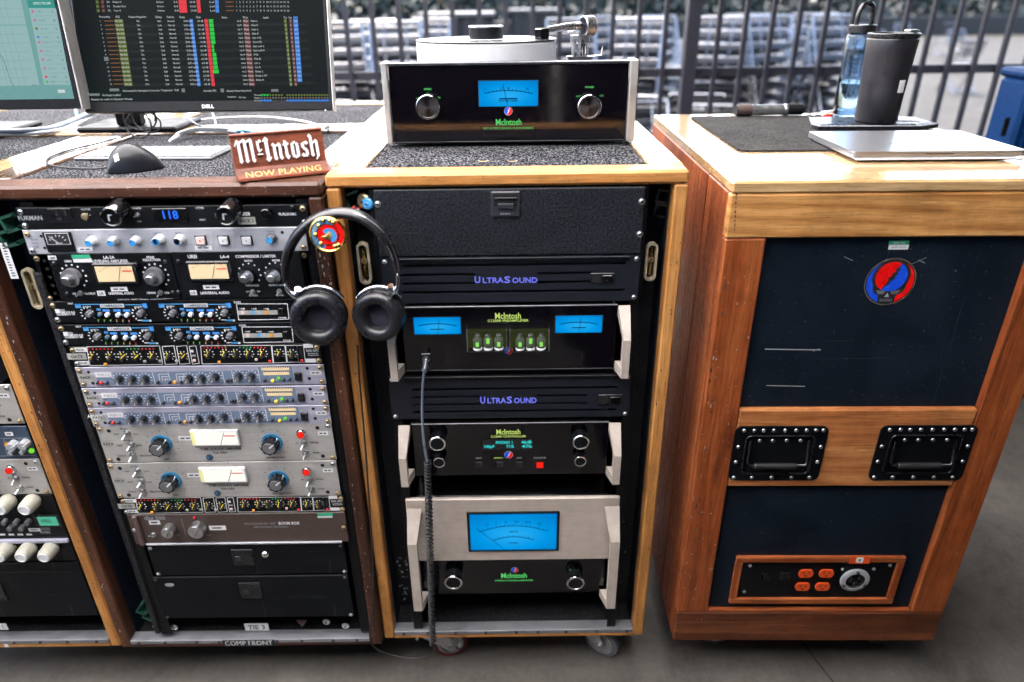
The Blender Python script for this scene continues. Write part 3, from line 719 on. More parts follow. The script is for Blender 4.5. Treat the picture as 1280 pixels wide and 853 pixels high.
# added black boxes, unseen below the frame, blocking light to floor and lower fronts
mb = MB(); mb.box(.30, 1.75, -.45, .30, 1.0, 1.03, 'drape_black', .004); mb.box(.33, 1.72, -.42, .27, .0, .9995, 'drape_black'); mb.box(.55, 1.72, .271, .66, .0, .56, 'drape_black', .004); mb.box(.60, 1.72, .661, .86, .0, .34, 'drape_black', .004); mb.build('added_light_blocker', None, 'structure')

# ------------------------------------------------------------------ cases
def caster(parent, x, y, ztop, tyre, facing=0.0, r=0.046):
    """swivel caster: plate, fork, wheel (> hub, bolt)"""
    T = Matrix.Translation((x, y, 0)) @ Matrix.Rotation(facing, 4, 'Z')
    mb = MB(); mb.box(-.05, .05, -.042, .042, ztop - .006, ztop, 'zinc', .001, T)
    mb.box(-.034, .034, -.03, .03, ztop - .03, ztop - .0065, 'zinc', .004, T); o = mb.build('caster', parent)
    mb = MB()
    for sy in (-1, 1):
        P = [(-.03, ztop - .028), (.032, ztop - .028), (.058, r + .008), (.05, r - .012), (.036, r - .008)]
        mb2 = [(px, pz) for px, pz in P]
        n = len(mb2); A = [T @ Vector((px, sy * .026 - .0015, pz)) for px, pz in mb2]; B = [T @ Vector((px, sy * .026 + .0015, pz)) for px, pz in mb2]
        mb.add(A + B, [list(range(n)), list(range(2 * n - 1, n - 1, -1))] + [(i, (i + 1) % n, n + (i + 1) % n, n + i) for i in range(n)], 'zinc')
    mb.build('fork', o)
    ax = T.to_3x3() @ Vector((0, -1, 0)); c = T @ Vector((.046, .018, r))
    mb = MB(); mb.lathe([(r * .72, 0), (r * .93, 0), (r, .006), (r, .030), (r * .93, .036), (r * .72, .036)], c, tyre, ax, 28); w = mb.build('wheel', o)
    mb = MB(); mb.lathe([(r * .72, -.001), (r * .72, .037), (r * .62, .037), (r * .55, .031), (r * .25, .031), (r * .25, .044), (.008, .045), (.008, .052), (0, .052)], c, 'zinc', ax, 20); mb.build('hub', w)
    for q in (-.036, .036):
        p = T @ Vector((q, -.036, ztop - .006)); mb = MB(); mb.lathe([(.008, 0), (.008, .006), (.0045, .006), (.0045, .022), (0, .022)], p, 'zinc', (0, 0, -1), 8); mb.build('bolt', o)

def rack_case(label, fr, x0, x1, yf, zt, zb, dep, wd, border, ts=.0245, tt=.025, group='road cases on casters', strip=True, casters=(), tb=.012, top=None, cpt=None):
    c = thing('rack_case', label, 'rack case', fr, ((x0 + x1) / 2, yf + dep / 2, 0), group)
    top = top or wd
    for s in (0, 1):
        mb = MB(); xa = x0 if s == 0 else x1 - ts
        mb.box(xa, xa + ts, yf, yf + dep, zb, zt - tt - .0003, wd + '_z', .003); mb.build('side_panel', c)
        mb = MB(); xb = x0 + ts + .0008 if s == 0 else x1 - ts - .0028
        mb.box(xb, xb + .002, yf + .03, yf + dep - .02, zb + .002, zt - tt - .001, 'navy_panel'); mb.build('lining', c)
    bf, bb, bl, br = border
    mb = MB(); mb.box(x0, x1, yf, yf + bf, zt - tt, zt, wd + '_x', .005); mb.build('top_board', c)
    mb = MB(); mb.box(x0, x1, yf + dep - bb, yf + dep, zt - tt, zt, top + '_x', .003); mb.build('top_board', c)
    mb = MB(); mb.box(x0, x0 + bl, yf + bf + .0004, yf + dep - bb - .0004, zt - tt, zt, top + '_y', .002); mb.build('top_board', c)
    mb = MB(); mb.box(x1 - br, x1, yf + bf + .0004, yf + dep - bb - .0004, zt - tt, zt, top + '_y', .002); mb.build('top_board', c)
    mb = MB(); mb.box(x0 + bl + .0006, x1 - br - .0006, yf + bf + .001, yf + dep - bb - .001, zt - tt + .002, zt - .006, 'carpet'); mb.build('carpet_inset', c)
    mb = MB(); mb.box(x0 + ts + .0005, x1 - ts - .0005, yf, yf + dep, zb, zb + tb, wd + '_x', .002); mb.build('bottom_panel', c)
    mb = MB(); mb.box(x0 + ts + .003, x1 - ts - .003, yf + dep - .02, yf + dep - .001, zb + tb + .001, zt - tt - .001, 'void'); mb.build('back_panel', c)
    mb = MB(); mb.box(x0 + ts + .0035, x1 - ts - .0035, yf + .03, yf + dep - .022, zb + tb + .0005, zb + tb + .003, 'fuzzy_black'); mb.build('lining', c)
    if strip:
        mb = MB(); mb.box(x0 + ts + .001, x1 - ts - .001, yf - .001, yf + .028, zb + tb + .0006, zb + tb + .013, 'strip_alu', .001); st = mb.build('threshold_strip', c)
        for k in range(9):
            xx = x0 + .05 + (x1 - x0 - .1) * k / 8 + random.uniform(-.01, .01); inst('screw', screw_mesh('blackmetal_screw', .0032), st, (xx, yf - .0012, zb + tb + .007))
    for (cx, cy, ty, fc) in casters: caster(c, cx, cy, zb - .0005, ty, fc)
    return c

YL, YM = 1.170, 1.188
LX0, LX1, MX0, MX1 = -.9535, -.3235, -.3205, .3108
ZL, ZM = 1.2487, 1.2587
lcase = rack_case('dark walnut rack case packed with silver and black audio gear', WORLD, LX0, LX1, YL, ZL, .130, .585, 'walnut', (.062, .05, .062, .062), top='walnuttop',
                  casters=((LX0 + .12, YL + .12, 'grey_tyre', .4), (LX1 - .12, YL + .12, 'grey_tyre', 2.4)), tb=.010)
mcase = rack_case('honey oak rack case with the blue meter amplifiers, turntable on top', WORLD, MX0, MX1, YM, ZM, .1284, .59, 'oak', (.052, .05, .062, .062), top='oaktop',
                  casters=((MX0 + .105, YM + .062, 'red_tyre', .15), (MX1 - .125, YM + .085, 'grey_tyre', -.5)), tb=.011)
fcase = rack_case('light oak rack case cut off by the left edge of the photo', WORLD, LX0 - .003 - .632, LX0 - .003, YL + .004, ZL, .130, .585, 'oak', (.062, .05, .062, .062), top='oaktop')
FX1 = LX0 - .003
YB = YL + .585 + .012
rack_case('oak topped case standing behind the dark walnut rack', WORLD, LX0 + .01, LX1 + .012, YB, ZL, .13, .5, 'oaktop', (.055, .05, .06, .06), strip=False)
rack_case('oak topped case behind the cut off left rack, under the pale monitor', WORLD, LX0 - .64, LX0 - .002, YB, ZL, .13, .5, 'oaktop', (.055, .05, .06, .06), strip=False)

# gap fittings: rack rails with holes, strut brackets, oblong latch keepers
def rack_rail(c, x0, x1, y, z0, z1, m='rail_black', pitch=.0159):
    mb = MB(); mb.box(x0, x1, y, y + .003, z0, z1, m, .0006); mb.box(x0 if x0 < (MX0 + MX1) / 2 else x1 - .003, (x0 if x0 < (MX0 + MX1) / 2 else x1 - .003) + .003, y + .0035, y + .09, z0, z1, m)
    o = mb.build('rack_rail', c); mb = MB(); z = z0 + .01
    while z < z1: mb.poly(ring_poly((x0 + x1) / 2, z, .0034, 8), y - .0003, 'void'); z += pitch
    mb.build('rail_hole', o, 'stuff')
def latch(c, fr, px, py, y, w, h, ang=0):
    x, z = fr.hit(px, py, y); mb = MB()
    O = rrect(-w / 2, w / 2, -h / 2, h / 2, w * .48, 6); I = rrect(-w * .3, w * .3, -h / 2 + w * .22, h / 2 - w * .22, w * .28, 6); n = len(O)
    A = [(x + p, y, z + q) for p, q in O]; B = [(x + p, y, z + q) for p, q in I]; C_ = [(x + p, y + .012, z + q) for p, q in I]; D_ = [(x + p, y + .008, z + q) for p, q in O]
    mb.add(A + B + C_ + D_, [(i, (i + 1) % n, n + (i + 1) % n, n + i) for i in range(n)] + [(n + i, n + (i + 1) % n, 2 * n + (i + 1) % n, 2 * n + i) for i in range(n)] + [(i, (i + 1) % n, 3 * n + (i + 1) % n, 3 * n + i) for i in range(n)], 'aged_brass')
    mb.poly([(x + p, z + q) for p, q in I], y + .0115, 'void'); o = mb.build('latch_keeper', c)
    mb = MB(); mb.tube([(x, y + .006, z - h * .36), (x, y + .004, z + h * .36)], w * .12, 'gold', 8); mb.build('spindle', o)
    mb = MB(); mb.lathe([(w * .26, 0), (w * .26, .006), (0, .006)], (x, y + .009, z + h * .05), 'brass', n=12); mb.build('cam', o)
def channel(c, x, y, z, L, m, s=.041, axis='y', tilt=0):
    """open strut channel, a C profile"""
    P = [(-s / 2, -s / 2), (s / 2, -s / 2), (s / 2, s / 2), (s * .27, s / 2), (s * .27, s * .3), (s * .36, s * .3), (s * .36, -s * .36), (-s * .36, -s * .36), (-s * .36, s * .3), (-s * .27, s * .3), (-s * .27, s / 2), (-s / 2, s / 2)]
    T = Matrix.Translation((x, y, z)) @ Matrix.Rotation(tilt, 4, 'Y')
    n = len(P); A = [T @ Vector((p, 0, q)) for p, q in P]; B = [T @ Vector((p, L, q)) for p, q in P]
    mb = MB(); mb.add(A + B, [(i, (i + 1) % n, n + (i + 1) % n, n + i) for i in range(n)] + [(0, 1, 2, 5, 6, 7, 0)[:6], (0, 7, 8, 11)], m); return mb.build('strut_channel', c)
zi0, zi1 = .150, ZM - .03
xr0 = WORLD.hit(474, 330, YM + .006)[0]; xr1 = WORLD.hit(800, 330, YM + .006)[0]
rack_rail(mcase, xr0 - .006, xr0 + .016, YM + .007, zi0, zi1); rack_rail(mcase, xr1 - .014, xr1 + .006, YM + .007, zi0, zi1)
for xa, xb in ((MX0 + .024, xr0 - .007), (xr1 + .007, MX1 - .024)):
    mb = MB(); mb.box(xa, xb, YM + .085, YM + .09, zi0, zi1, 'fuzzy_black'); mb.build('filler_panel', mcase)
latch(mcase, WORLD, 455, 330, YM + .02, .024, .082); latch(mcase, WORLD, 814, 328, YM + .02, .022, .075)
for px, py in ((829, 246), (826, 264)):
    x, z = WORLD.hit(px, py, YM + .03); channel(mcase, x, YM + .03, z, .05, 'blackmetal_screw', .024, tilt=R(100))
x, z = WORLD.hit(443, 251, YM + .03); channel(mcase, x, YM + .03, z, .05, 'green_strut', .032, tilt=R(70))
# small round tokens stuck in the left gap
for nm, lab, px, py, r, m, cat in (('badge', 'small blue disc badge in the upper left gap of the oak rack', 461, 254, .0105, 'sky_enamel', 'badge'), ('badge', 'gold rimmed wheel behind the small blue disc badge', 455, 253, .0135, 'brass', 'badge')):
    x, z = WORLD.hit(px, py, YM + .012); y = YM + (.012 if m == 'sky_enamel' else .022)
    o = thing(nm, lab, cat, WORLD, (x, y, z)); mb = MB(); mb.lathe([(r, 0), (r, .005), (r * .8, .007), (0, .007)], (x, y, z), m, (-.35, -1, 0), 18); mb.build('disc', o)
    mb = MB(); mb.lathe([(r * .3, .0071), (r * .22, .010), (0, .010)], (x, y, z), 'chrome', (-.35, -1, 0), 10); mb.build('stud', o)
o = thing('rosette', 'crumpled red foil rosette tucked in the oak rack corner', 'rosette', WORLD, (*(lambda h: (h[0], YM + .02, h[1]))(WORLD.hit(443, 260, YM + .02)),)); bx = BASE[o.name]
mb = MB()
for k in range(26):
    a_, r_ = random.uniform(0, 6.28), random.uniform(0, .011); q = (bx[0] + r_ * math.cos(a_), bx[1] - random.uniform(0, .01), bx[2] + r_ * .7 * math.sin(a_))
    mb.add([(q[0] + random.uniform(-.006, .006), q[1] + random.uniform(-.004, .004), q[2] + random.uniform(-.006, .006)) for _ in range(3)], [(0, 1, 2)], 'red_enamel' if k % 5 else 'label_white')
mb.build('foil', o)
# left rack fittings
lxr0 = WORLD.hit(112, 500, YL + .006)[0]; lxr1 = WORLD.hit(413, 500, YL + .006)[0]
rack_rail(lcase, lxr0 - .012, lxr0 + .012, YL + .008, .165, ZL - .03); rack_rail(lcase, lxr1 - .010, lxr1 + .016, YL + .008, .165, ZL - .03)
mb = MB(); mb.box(LX0 + .024, lxr0 - .013, YL + .085, YL + .09, .15, ZL - .03, 'navy_panel'); mb.build('filler_panel', lcase)
mb = MB(); mb.box(lxr0 - .026, lxr0 - .0125, YL + .004, YL + .012, .17, 1.09, 'fuzzy_black', .002); mb.build('edge_trim', lcase)
mb = MB(); mb.box(lxr1 + .017, LX1 - .024, YL + .05, YL + .055, .15, ZL - .03, 'navy_panel'); mb.build('filler_panel', lcase)
latch(lcase, WORLD, 40, 362, YL + .015, .022, .080)
for px, py in ((12, 280), (10, 299)):
    x, z = WORLD.hit(px, py, YL + .012); channel(lcase, x, YL + .012, z, .06, 'green_strut', .030, tilt=R(75))
for px, py in ((178, 764), (186, 771)):
    x, z = WORLD.hit(px, py, YL + .02); channel(lcase, x, YL + .02, z, .05, 'green_strut', .026, tilt=R(35))
DL = Dev(WORLD, YL + .01)
for px, py in ((196, 783), (218, 784), (408, 777), (432, 782)):
    x, z = WORLD.hit(px, py, YL + .02); inst('screw', screw_mesh('zinc', .0065), lcase, (x, YL + .019, z))
mb = MB(); X, Z = WORLD.hit(10, 327, YL + .01)
o = MB(); T = Matrix.Translation((X, YL + .012, Z)) @ Matrix.Rotation(R(0), 4, 'Y'); o.box(-.007, .007, 0, .0008, -.034, .034, 'label_white', 0, T)
for k in range(12): o.box(-.003, random.uniform(.001, .004), -.0003, -.0001, .03 - k * .0052, .0278 - k * .0052, 'black_ink', 0, T)
o.build('label_strip', lcase)
mb = MB(); D = Dev(WORLD, YL + .024); D.rect(mb, 321, 783.5, 30, 9, 'label_white', .001); D.text(mb, 'TIE 3', 321, 783.5, 5.2, 'black_ink', 22, True, .0016); mb.build('label_strip', lcase)
mb = MB(); D = Dev(WORLD, YL - .001); D.rect(mb, 311, 803.5, 66, 7.6, 'black_ink', .0008); D.text(mb, 'COMP FRONT', 311, 803.5, 5.4, 'white_ink', 60, False, .0014); mb.build('label_strip', lcase)
mb = MB(); X, Z = WORLD.hit(377, 777, YL + .03); mb.add([(X - .014, YL + .03, Z + .006), (X + .016, YL + .028, Z + .007), (X + .003, YL + .02, Z - .008)], [(0, 1, 2)], 'brown_ear'); mb.build('torn_sticker', lcase)

# ------------------------------------------------------------------ copies of a whole thing
def copy_thing(root, loc, label=None, group=None):
    r = root.copy(); scene.collection.objects.link(r); r.location = loc
    if label: r['label'] = label
    if group: r['group'] = group
    for ch in root.children:
        c = ch.copy(); scene.collection.objects.link(c); c.parent = r
        for g in ch.children:
            d = g.copy(); scene.collection.objects.link(d); d.parent = c
    return r
def unit(name, label, cat, quad, y=YL, fr=WORLD, group=None):
    D = Dev(fr, y, quad); o = thing(name, label, cat, fr, ((D.x0 + D.x1) / 2, y, D.z0), group); return D, o
def rackscrews(D, o, m='brass', n=2, r=.0040, inset=.0075):
    for xx in (D.x0 + inset, D.x1 - inset):
        for k in range(n):
            zz = D.z0 + .007 + (D.z1 - D.z0 - .014) * (k / max(1, n - 1) if n > 1 else .5)
            inst('screw', screw_mesh(m if random.random() < .7 else 'zinc', r), o, (xx, D.y - .0002, zz), (0, random.random() * 6, 0))
K = knob_mesh
G1 = 'audio units racked in the dark walnut case'

# power conditioner with clock-like volt display
D, o = unit('power_conditioner', 'black power conditioner strip with blue 118 digits and two pull out lights', 'rack unit', [z2(60, 108), (384, 254.5), (386, 283.5), z2(100, 193)], group=G1)
D.faceplate(o, 'satin_black'); rackscrews(D, o, 'brass')
mb = MB()
D.text(mb, 'FURMAN', 36, 273, 5, 'grey_ink', 27, True)
D.text(mb, 'VOLTAGE', 97, 262.5, 2.2, 'white_ink', 11); D.ticks(mb, 100, 272, 4, 'white_ink', 6, -150, 60, 1.2)
D.text(mb, 'POWER', 158, 261, 2.2, 'white_ink', 11); D.text(mb, 'ON', 162, 277, 2.0, 'white_ink', 5)
D.text(mb, 'METER', 237, 260, 2.2, 'white_ink', 11); D.text(mb, 'LIGHTS', 241, 275, 2.0, 'white_ink', 8)
D.text(mb, 'PL-PLUS DMC', 356, 267.5, 3.3, 'white_ink', 25, True)
D.tape(mb, *z3(333, 128), 12, 4); D.rect(mb, *z3(338, 158), 24, 9.5, 'label_grey', .0005); D.text(mb, 'RACK 2', *z3(338, 158), 4, 'black_ink', 19, True, .0008)
mb.build('lettering', o)
mb = MB(); X, Z = D.pt(*z2(237, 137)); D.box(mb, *z2(237, 137), 26, 17, 'black_plastic', 0, .0015); s_ = mb.build('socket', o)
mb = MB()
for a_, b2, w, h in ((-5, 3, 3, 6), (5, 3, 3, 6), (0, -4.5, 4, 4)): D.rect(mb, 69.5 + a_, 270 - b2, w, h, 'void', .0018)
mb.build('socket_slot', s_)
mb = MB(); D.box(mb, *z2(683, 134), 43, 17, 'piano_black', 0, .002); ds = mb.build('display', o)
mb = MB(); D.text(mb, '118', *z2(680, 131), 10, 'blue_led', 22, True, .0026); mb.build('digits', ds)
for (px, py) in (z2(432, 148), z3(238, 143)):
    X, Z = D.pt(px, py, .039); mb = MB(); mb.lathe([(.019, 0), (.019, .004), (.0172, .004), (.0172, .036), (.0165, .039), (.0150, .0400), (.0140, .0390), (0, .0390)], (X, D.y, Z + .006), 'piano_black', (0, -1, -.12), 24); k_ = mb.build('pull_light', o)
    mb = MB(); q = Vector((X, D.y, Z + .006)) + Vector((0, -1, -.12)).normalized() * .0396; mb.add([(q.x - .0035, q.y, q.z + .005), (q.x + .004, q.y, q.z + .005), (q.x + .003, q.y, q.z + .003), (q.x - .001, q.y, q.z + .003), (q.x - .0015, q.y, q.z - .006), (q.x - .0045, q.y, q.z - .006)], [(0, 1, 2, 3, 4, 5)], 'grey_ink'); mb.build('emblem', k_)
mb = MB(); mb.lathe([(.006, 0), (.006, .003), (.0035, .004), (0, .004)], (D.pt(*z2(333, 140))[0], D.y, D.pt(*z2(333, 140))[1]), 'brass', n=12); mb.build('lamp_jewel', o)
toggle(D, o, *z2(545, 133), -10, .7); knob(D, o, *z3(437, 122), K(.010, .012, 'piano_black', ptr=None)); knob(D, o, *z3(560, 95), K(.004, .005, 'black_plastic', ptr=None))

# silver bus compressor
D, o = unit('bus_compressor', 'silver compressor strip with blue capped knobs and small black needle meter', 'rack unit', [(27.2, 288), (382, 284), (384, 313), (37.4, 319)], group=G1)
D.faceplate(o, 'alu_panel'); rackscrews(D, o, 'brass')
mb = MB()
for i, w in enumerate(('Solid', 'State', 'Logic')): D.text(mb, w, *z2(150 + i * 4, 238 + i * 15), 2.6, 'navy_print', 9)
for px, py in ((z2(182, 223)), z2(197, 275), z3(530, 207), z3(575, 262)): D.disc(mb, px, py, 2, 'void')
D.tape(mb, *z2(378, 280), 19, 5, 'label_white', 2); D.tape(mb, *z3(203, 272), 21, 5, 'label_white', 2); D.line(mb, z3(250, 205), z3(245, 280), .5, 'grey_ink'); D.line(mb, z3(335, 203), z3(335, 275), .5, 'grey_ink')
kp = [z2(390, 255), z2(487, 255), z2(583, 253), z2(680, 250), z2(775, 248), z3(5, 246), z3(92, 246), z3(475, 240)]
for i, (px, py) in enumerate(kp):
    D.ticks(mb, px + 3, py - 1.5, 6.0, 'navy_print', 9, -130, 130, 1.3, .5)
    D.text(mb, ('THRESH', 'ATTACK', 'RATIO', 'RELEASE', 'MAKE-UP', 'MIX', 'S/C', 'RATE')[i], px + 3, py - 11, 1.7, 'navy_print', 9)
mb.build('lettering', o)
for i, (px, py) in enumerate(kp): knob(D, o, px, py, K(.0072, .017, 'grey_knob' if i == 7 else 'white_plastic', 'blue_knob', skirt=(.0085, .004, 'grey_knob' if i == 7 else 'white_plastic'), ptr='black_ink', ptr_side=False, n=18), random.uniform(-70, 70), .017)
for i, px in enumerate((195, 290, 385)):
    q = z3(px, 240); mb = MB(); D.box(mb, *q, 14, 11.5, 'void', 0, .0008, 0); b2 = mb.build('button', o); mb = MB(); D.box(mb, *q, 10.5, 9, 'pink_button' if i == 0 else 'white_plastic', .0009, .005); D.rect(mb, *q, 2, 2, 'grey_ink' if i else 'red_ink', .0054); mb.build('button_cap', b2)
mb = MB(); q = z2(265, 248); D.box(mb, *q, 37, 26, 'satin_black', 0, .004, .001); mt = mb.build('meter', o)
mb = MB(); q = z2(262, 232); D.rect(mb, *q, 31, 15, 'white_ink', .0043); D.rect(mb, q[0], q[1], 29.4, 13.6, 'black_ink', .0046)
c0 = (q[0], q[1] + 6)
for k in range(6): a_ = R(-62 + k * 25); D.line(mb, (c0[0] + math.sin(a_) * 10, c0[1] - math.cos(a_) * 9), (c0[0] + math.sin(a_) * 12.5, c0[1] - math.cos(a_) * 11.5), .9, 'white_ink', .005)
D.rect(mb, c0[0] + 2, c0[1] - .5, 9, 1, 'white_ink', .005); D.line(mb, (c0[0] + 1, c0[1] - 1), (c0[0] - 11, c0[1] - 9), 1.0, 'white_ink', .0054); mb.build('meter_dial', mt)

# two levelling units on a shared black tray
D, o = unit('rack_tray', 'black tray holding the two half width units with cream meters', 'rack tray', [(40, 319.3), (384, 314), (393, 372.5), (59, 378)], YL + .008, group=G1)
D.faceplate(o, 'rail_black', body=.2); rackscrews(D, o, 'brass', 2)
def la_knob(D, o, px, py, big=True):
    me = K(.0085 if big else .007, .026, 'zinc', 'zinc', skirt=(.0165 if big else .014, .011, 'grey_knob' if big else 'spun'), ptr=None, n=22)
    k_ = knob(D, o, px, py, me, random.uniform(0, 50), .006); return k_
def meter(D, o, q, w, h, m, needle=.72, ink='black_ink', frame='black_plastic', slope=True, fr=3.5, red=True):
    mb = MB(); D.box(mb, *q, w + fr * 2, h + fr * 2, frame, 0, .006, .002); mt = mb.build('meter', o)
    mb = MB(); D.rect(mb, *q, w, h, m, .0063); c0 = (q[0], q[1] + h * .78); n = 15
    for k in range(n):
        a_ = R(-44 + 88 * k / (n - 1)); r0 = w * .55
        D.line(mb, (c0[0] + math.sin(a_) * r0, c0[1] - math.cos(a_) * r0 * .95), (c0[0] + math.sin(a_) * (r0 + (3 if k % 3 == 0 else 1.6)), c0[1] - math.cos(a_) * (r0 * .95 + (3 if k % 3 == 0 else 1.6))), .55, ink if k < 10 or not red else 'red_ink', .0066)
    if red: D.rect(mb, q[0] + w * .33, q[1] - h * .20, w * .26, h * .08, 'red_ink', .0066)
    a_ = R(-44 + 88 * needle); D.line(mb, (q[0] + math.sin(a_) * w * .30, q[1] + h * .48), (q[0] + math.sin(a_) * w * .46, q[1] - h * .46), .7, 'black_ink', .0069)
    mb.build('meter_dial', mt); return mt
D, o = unit('levelling_amplifier', 'black half width levelling amplifier with cream meter and green topped sticker', 'rack unit', [zA(60, 45), zA(925, 35), zA(1000, 368), zA(132, 375)], YL - .002, group=G1)
D.faceplate(o, 'satin_black', body=.012, bm='rail_black')
mb = MB()
D.text(mb, 'LA-3A', *zA(497, 66), 3.6, 'white_ink', 14, True); D.text(mb, 'LEVELING AMPLIFIER', *zA(505, 92), 3.5, 'white_ink', 44, True)
D.text(mb, 'PEAK', *zA(790, 66), 2.8, 'white_ink', 10, True); D.text(mb, 'REDUCTION', *zA(797, 84), 2.8, 'white_ink', 22, True); D.text(mb, 'GAIN', *zA(208, 92), 2.8, 'white_ink', 9, True)
D.text(mb, 'UNIVERSAL AUDIO', *zA(568, 321), 3.2, 'white_ink', 32, True); D.text(mb, 'OUTPUT', *zA(345, 323), 2.6, 'white_ink', 14, True); D.text(mb, 'GR', *zA(234, 323), 2.6, 'white_ink', 5, True)
D.text(mb, 'POWER', *zA(788, 320), 2.6, 'white_ink', 12, True); D.text(mb, 'ON', *zA(897, 318), 2.6, 'white_ink', 6, True)
D.tape(mb, *zA(556, 291), 21, 5.5, 'label_white', 2); D.rect(mb, *zA(425, 321), 10, 6.5, 'label_white'); D.text(mb, 'L/R', *zA(425, 321), 3.2, 'black_ink', 6, True, .0009); D.rect(mb, *zA(102, 69), 10, 5, 'label_white'); D.text(mb, 'UREI', *zA(102, 69), 2.6, 'black_ink', 7, True, .0009)
D.text(mb, 'SERIAL NO 0482', *zA(650, 367), 1.5, 'white_ink', 40); D.text(mb, 'STUDIO ELECTRONICS', *zA(860, 364), 1.5, 'white_ink', 29)
for q in (zA(240, 200), zA(825, 195)): D.ticks(mb, q[0], q[1], 13.5, 'white_ink', 11, -125, 140, 2.0, 2.0)
D.rect(mb, *zA(303, 62), 23, 5, 'green_label', .0008); D.rect(mb, *zA(312, 86), 23, 5, 'label_white', .0008)
mb.build('lettering', o)
la_knob(D, o, *zA(222, 208)); la_knob(D, o, *zA(810, 202)); meter(D, o, zA(545, 175), 46, 19, 'meter_cream')
toggle(D, o, *zA(278, 320), -10, .8); toggle(D, o, *zA(853, 318), -30, .8); screws(D, o, [zA(113, 106), zA(893, 97), zA(183, 321), zA(943, 316)], 'blackmetal_screw', .003); knob(D, o, *zA(693, 112), K(.005, .008, 'black_plastic', ptr=None))
D, o = unit('compressor_limiter', 'black half width compressor limiter with cream meter nearest the headphones', 'rack unit', [zA(932, 34), (373.5, 313.5), (384.5, 371.5), zA(1007, 368)], YL - .002, group=G1)
D.faceplate(o, 'satin_black', body=.012, bm='rail_black')
mb = MB()
D.text(mb, 'LA-4', *z3(277, 310), 3.4, 'white_ink', 11, True); D.text(mb, 'COMPRESSOR / LIMITER', *z3(408, 308), 3.2, 'white_ink', 50, True)
D.text(mb, 'UREI', *z3(140, 310), 4.2, 'white_ink', 12, True); D.text(mb, 'UNIVERSAL AUDIO', *z3(236, 465), 3.2, 'white_ink', 37, True)
D.text(mb, 'THRESHOLD', *z3(396, 432), 2.2, 'white_ink', 17, True); D.text(mb, 'OUTPUT LEVEL', *z3(500, 430), 2.2, 'white_ink', 20, True); D.text(mb, 'RATIO', *z3(378, 327), 2.2, 'white_ink', 10, True); D.text(mb, 'METER', *z3(495, 325), 2.2, 'white_ink', 10, True)
D.text(mb, 'STEREO', *z3(403, 475), 2.0, 'white_ink', 10, True); D.text(mb, 'POWER', *z3(515, 473), 2.0, 'white_ink', 9, True); D.text(mb, 'OUT', *z3(377, 459), 2.0, 'white_ink', 4, True); D.text(mb, 'ON', *z3(423, 457), 2.0, 'white_ink', 4, True)
D.tape(mb, *z3(220, 441), 20, 5.5, 'label_white', 2); D.rect(mb, *z3(143, 465), 8.5, 6, 'label_white'); D.text(mb, 'L/R', *z3(143, 465), 3, 'black_ink', 6, True, .0009)
for q in (z3(384, 382), z3(496, 378)): D.ticks(mb, q[0], q[1], 12, 'white_ink', 9, -120, 130, 1.6, 1.6)
mb.build('lettering', o)
for q in (z3(372, 392), z3(486, 388)): la_knob(D, o, q[0], q[1], False)
meter(D, o, z3(215, 369), 48, 18, 'meter_cream'); toggle(D, o, *z3(398, 460), -20, .8); toggle(D, o, *z3(512, 457), -30, .8); screws(D, o, [z3(80, 330), z3(78, 462)], 'blackmetal_screw', .003)

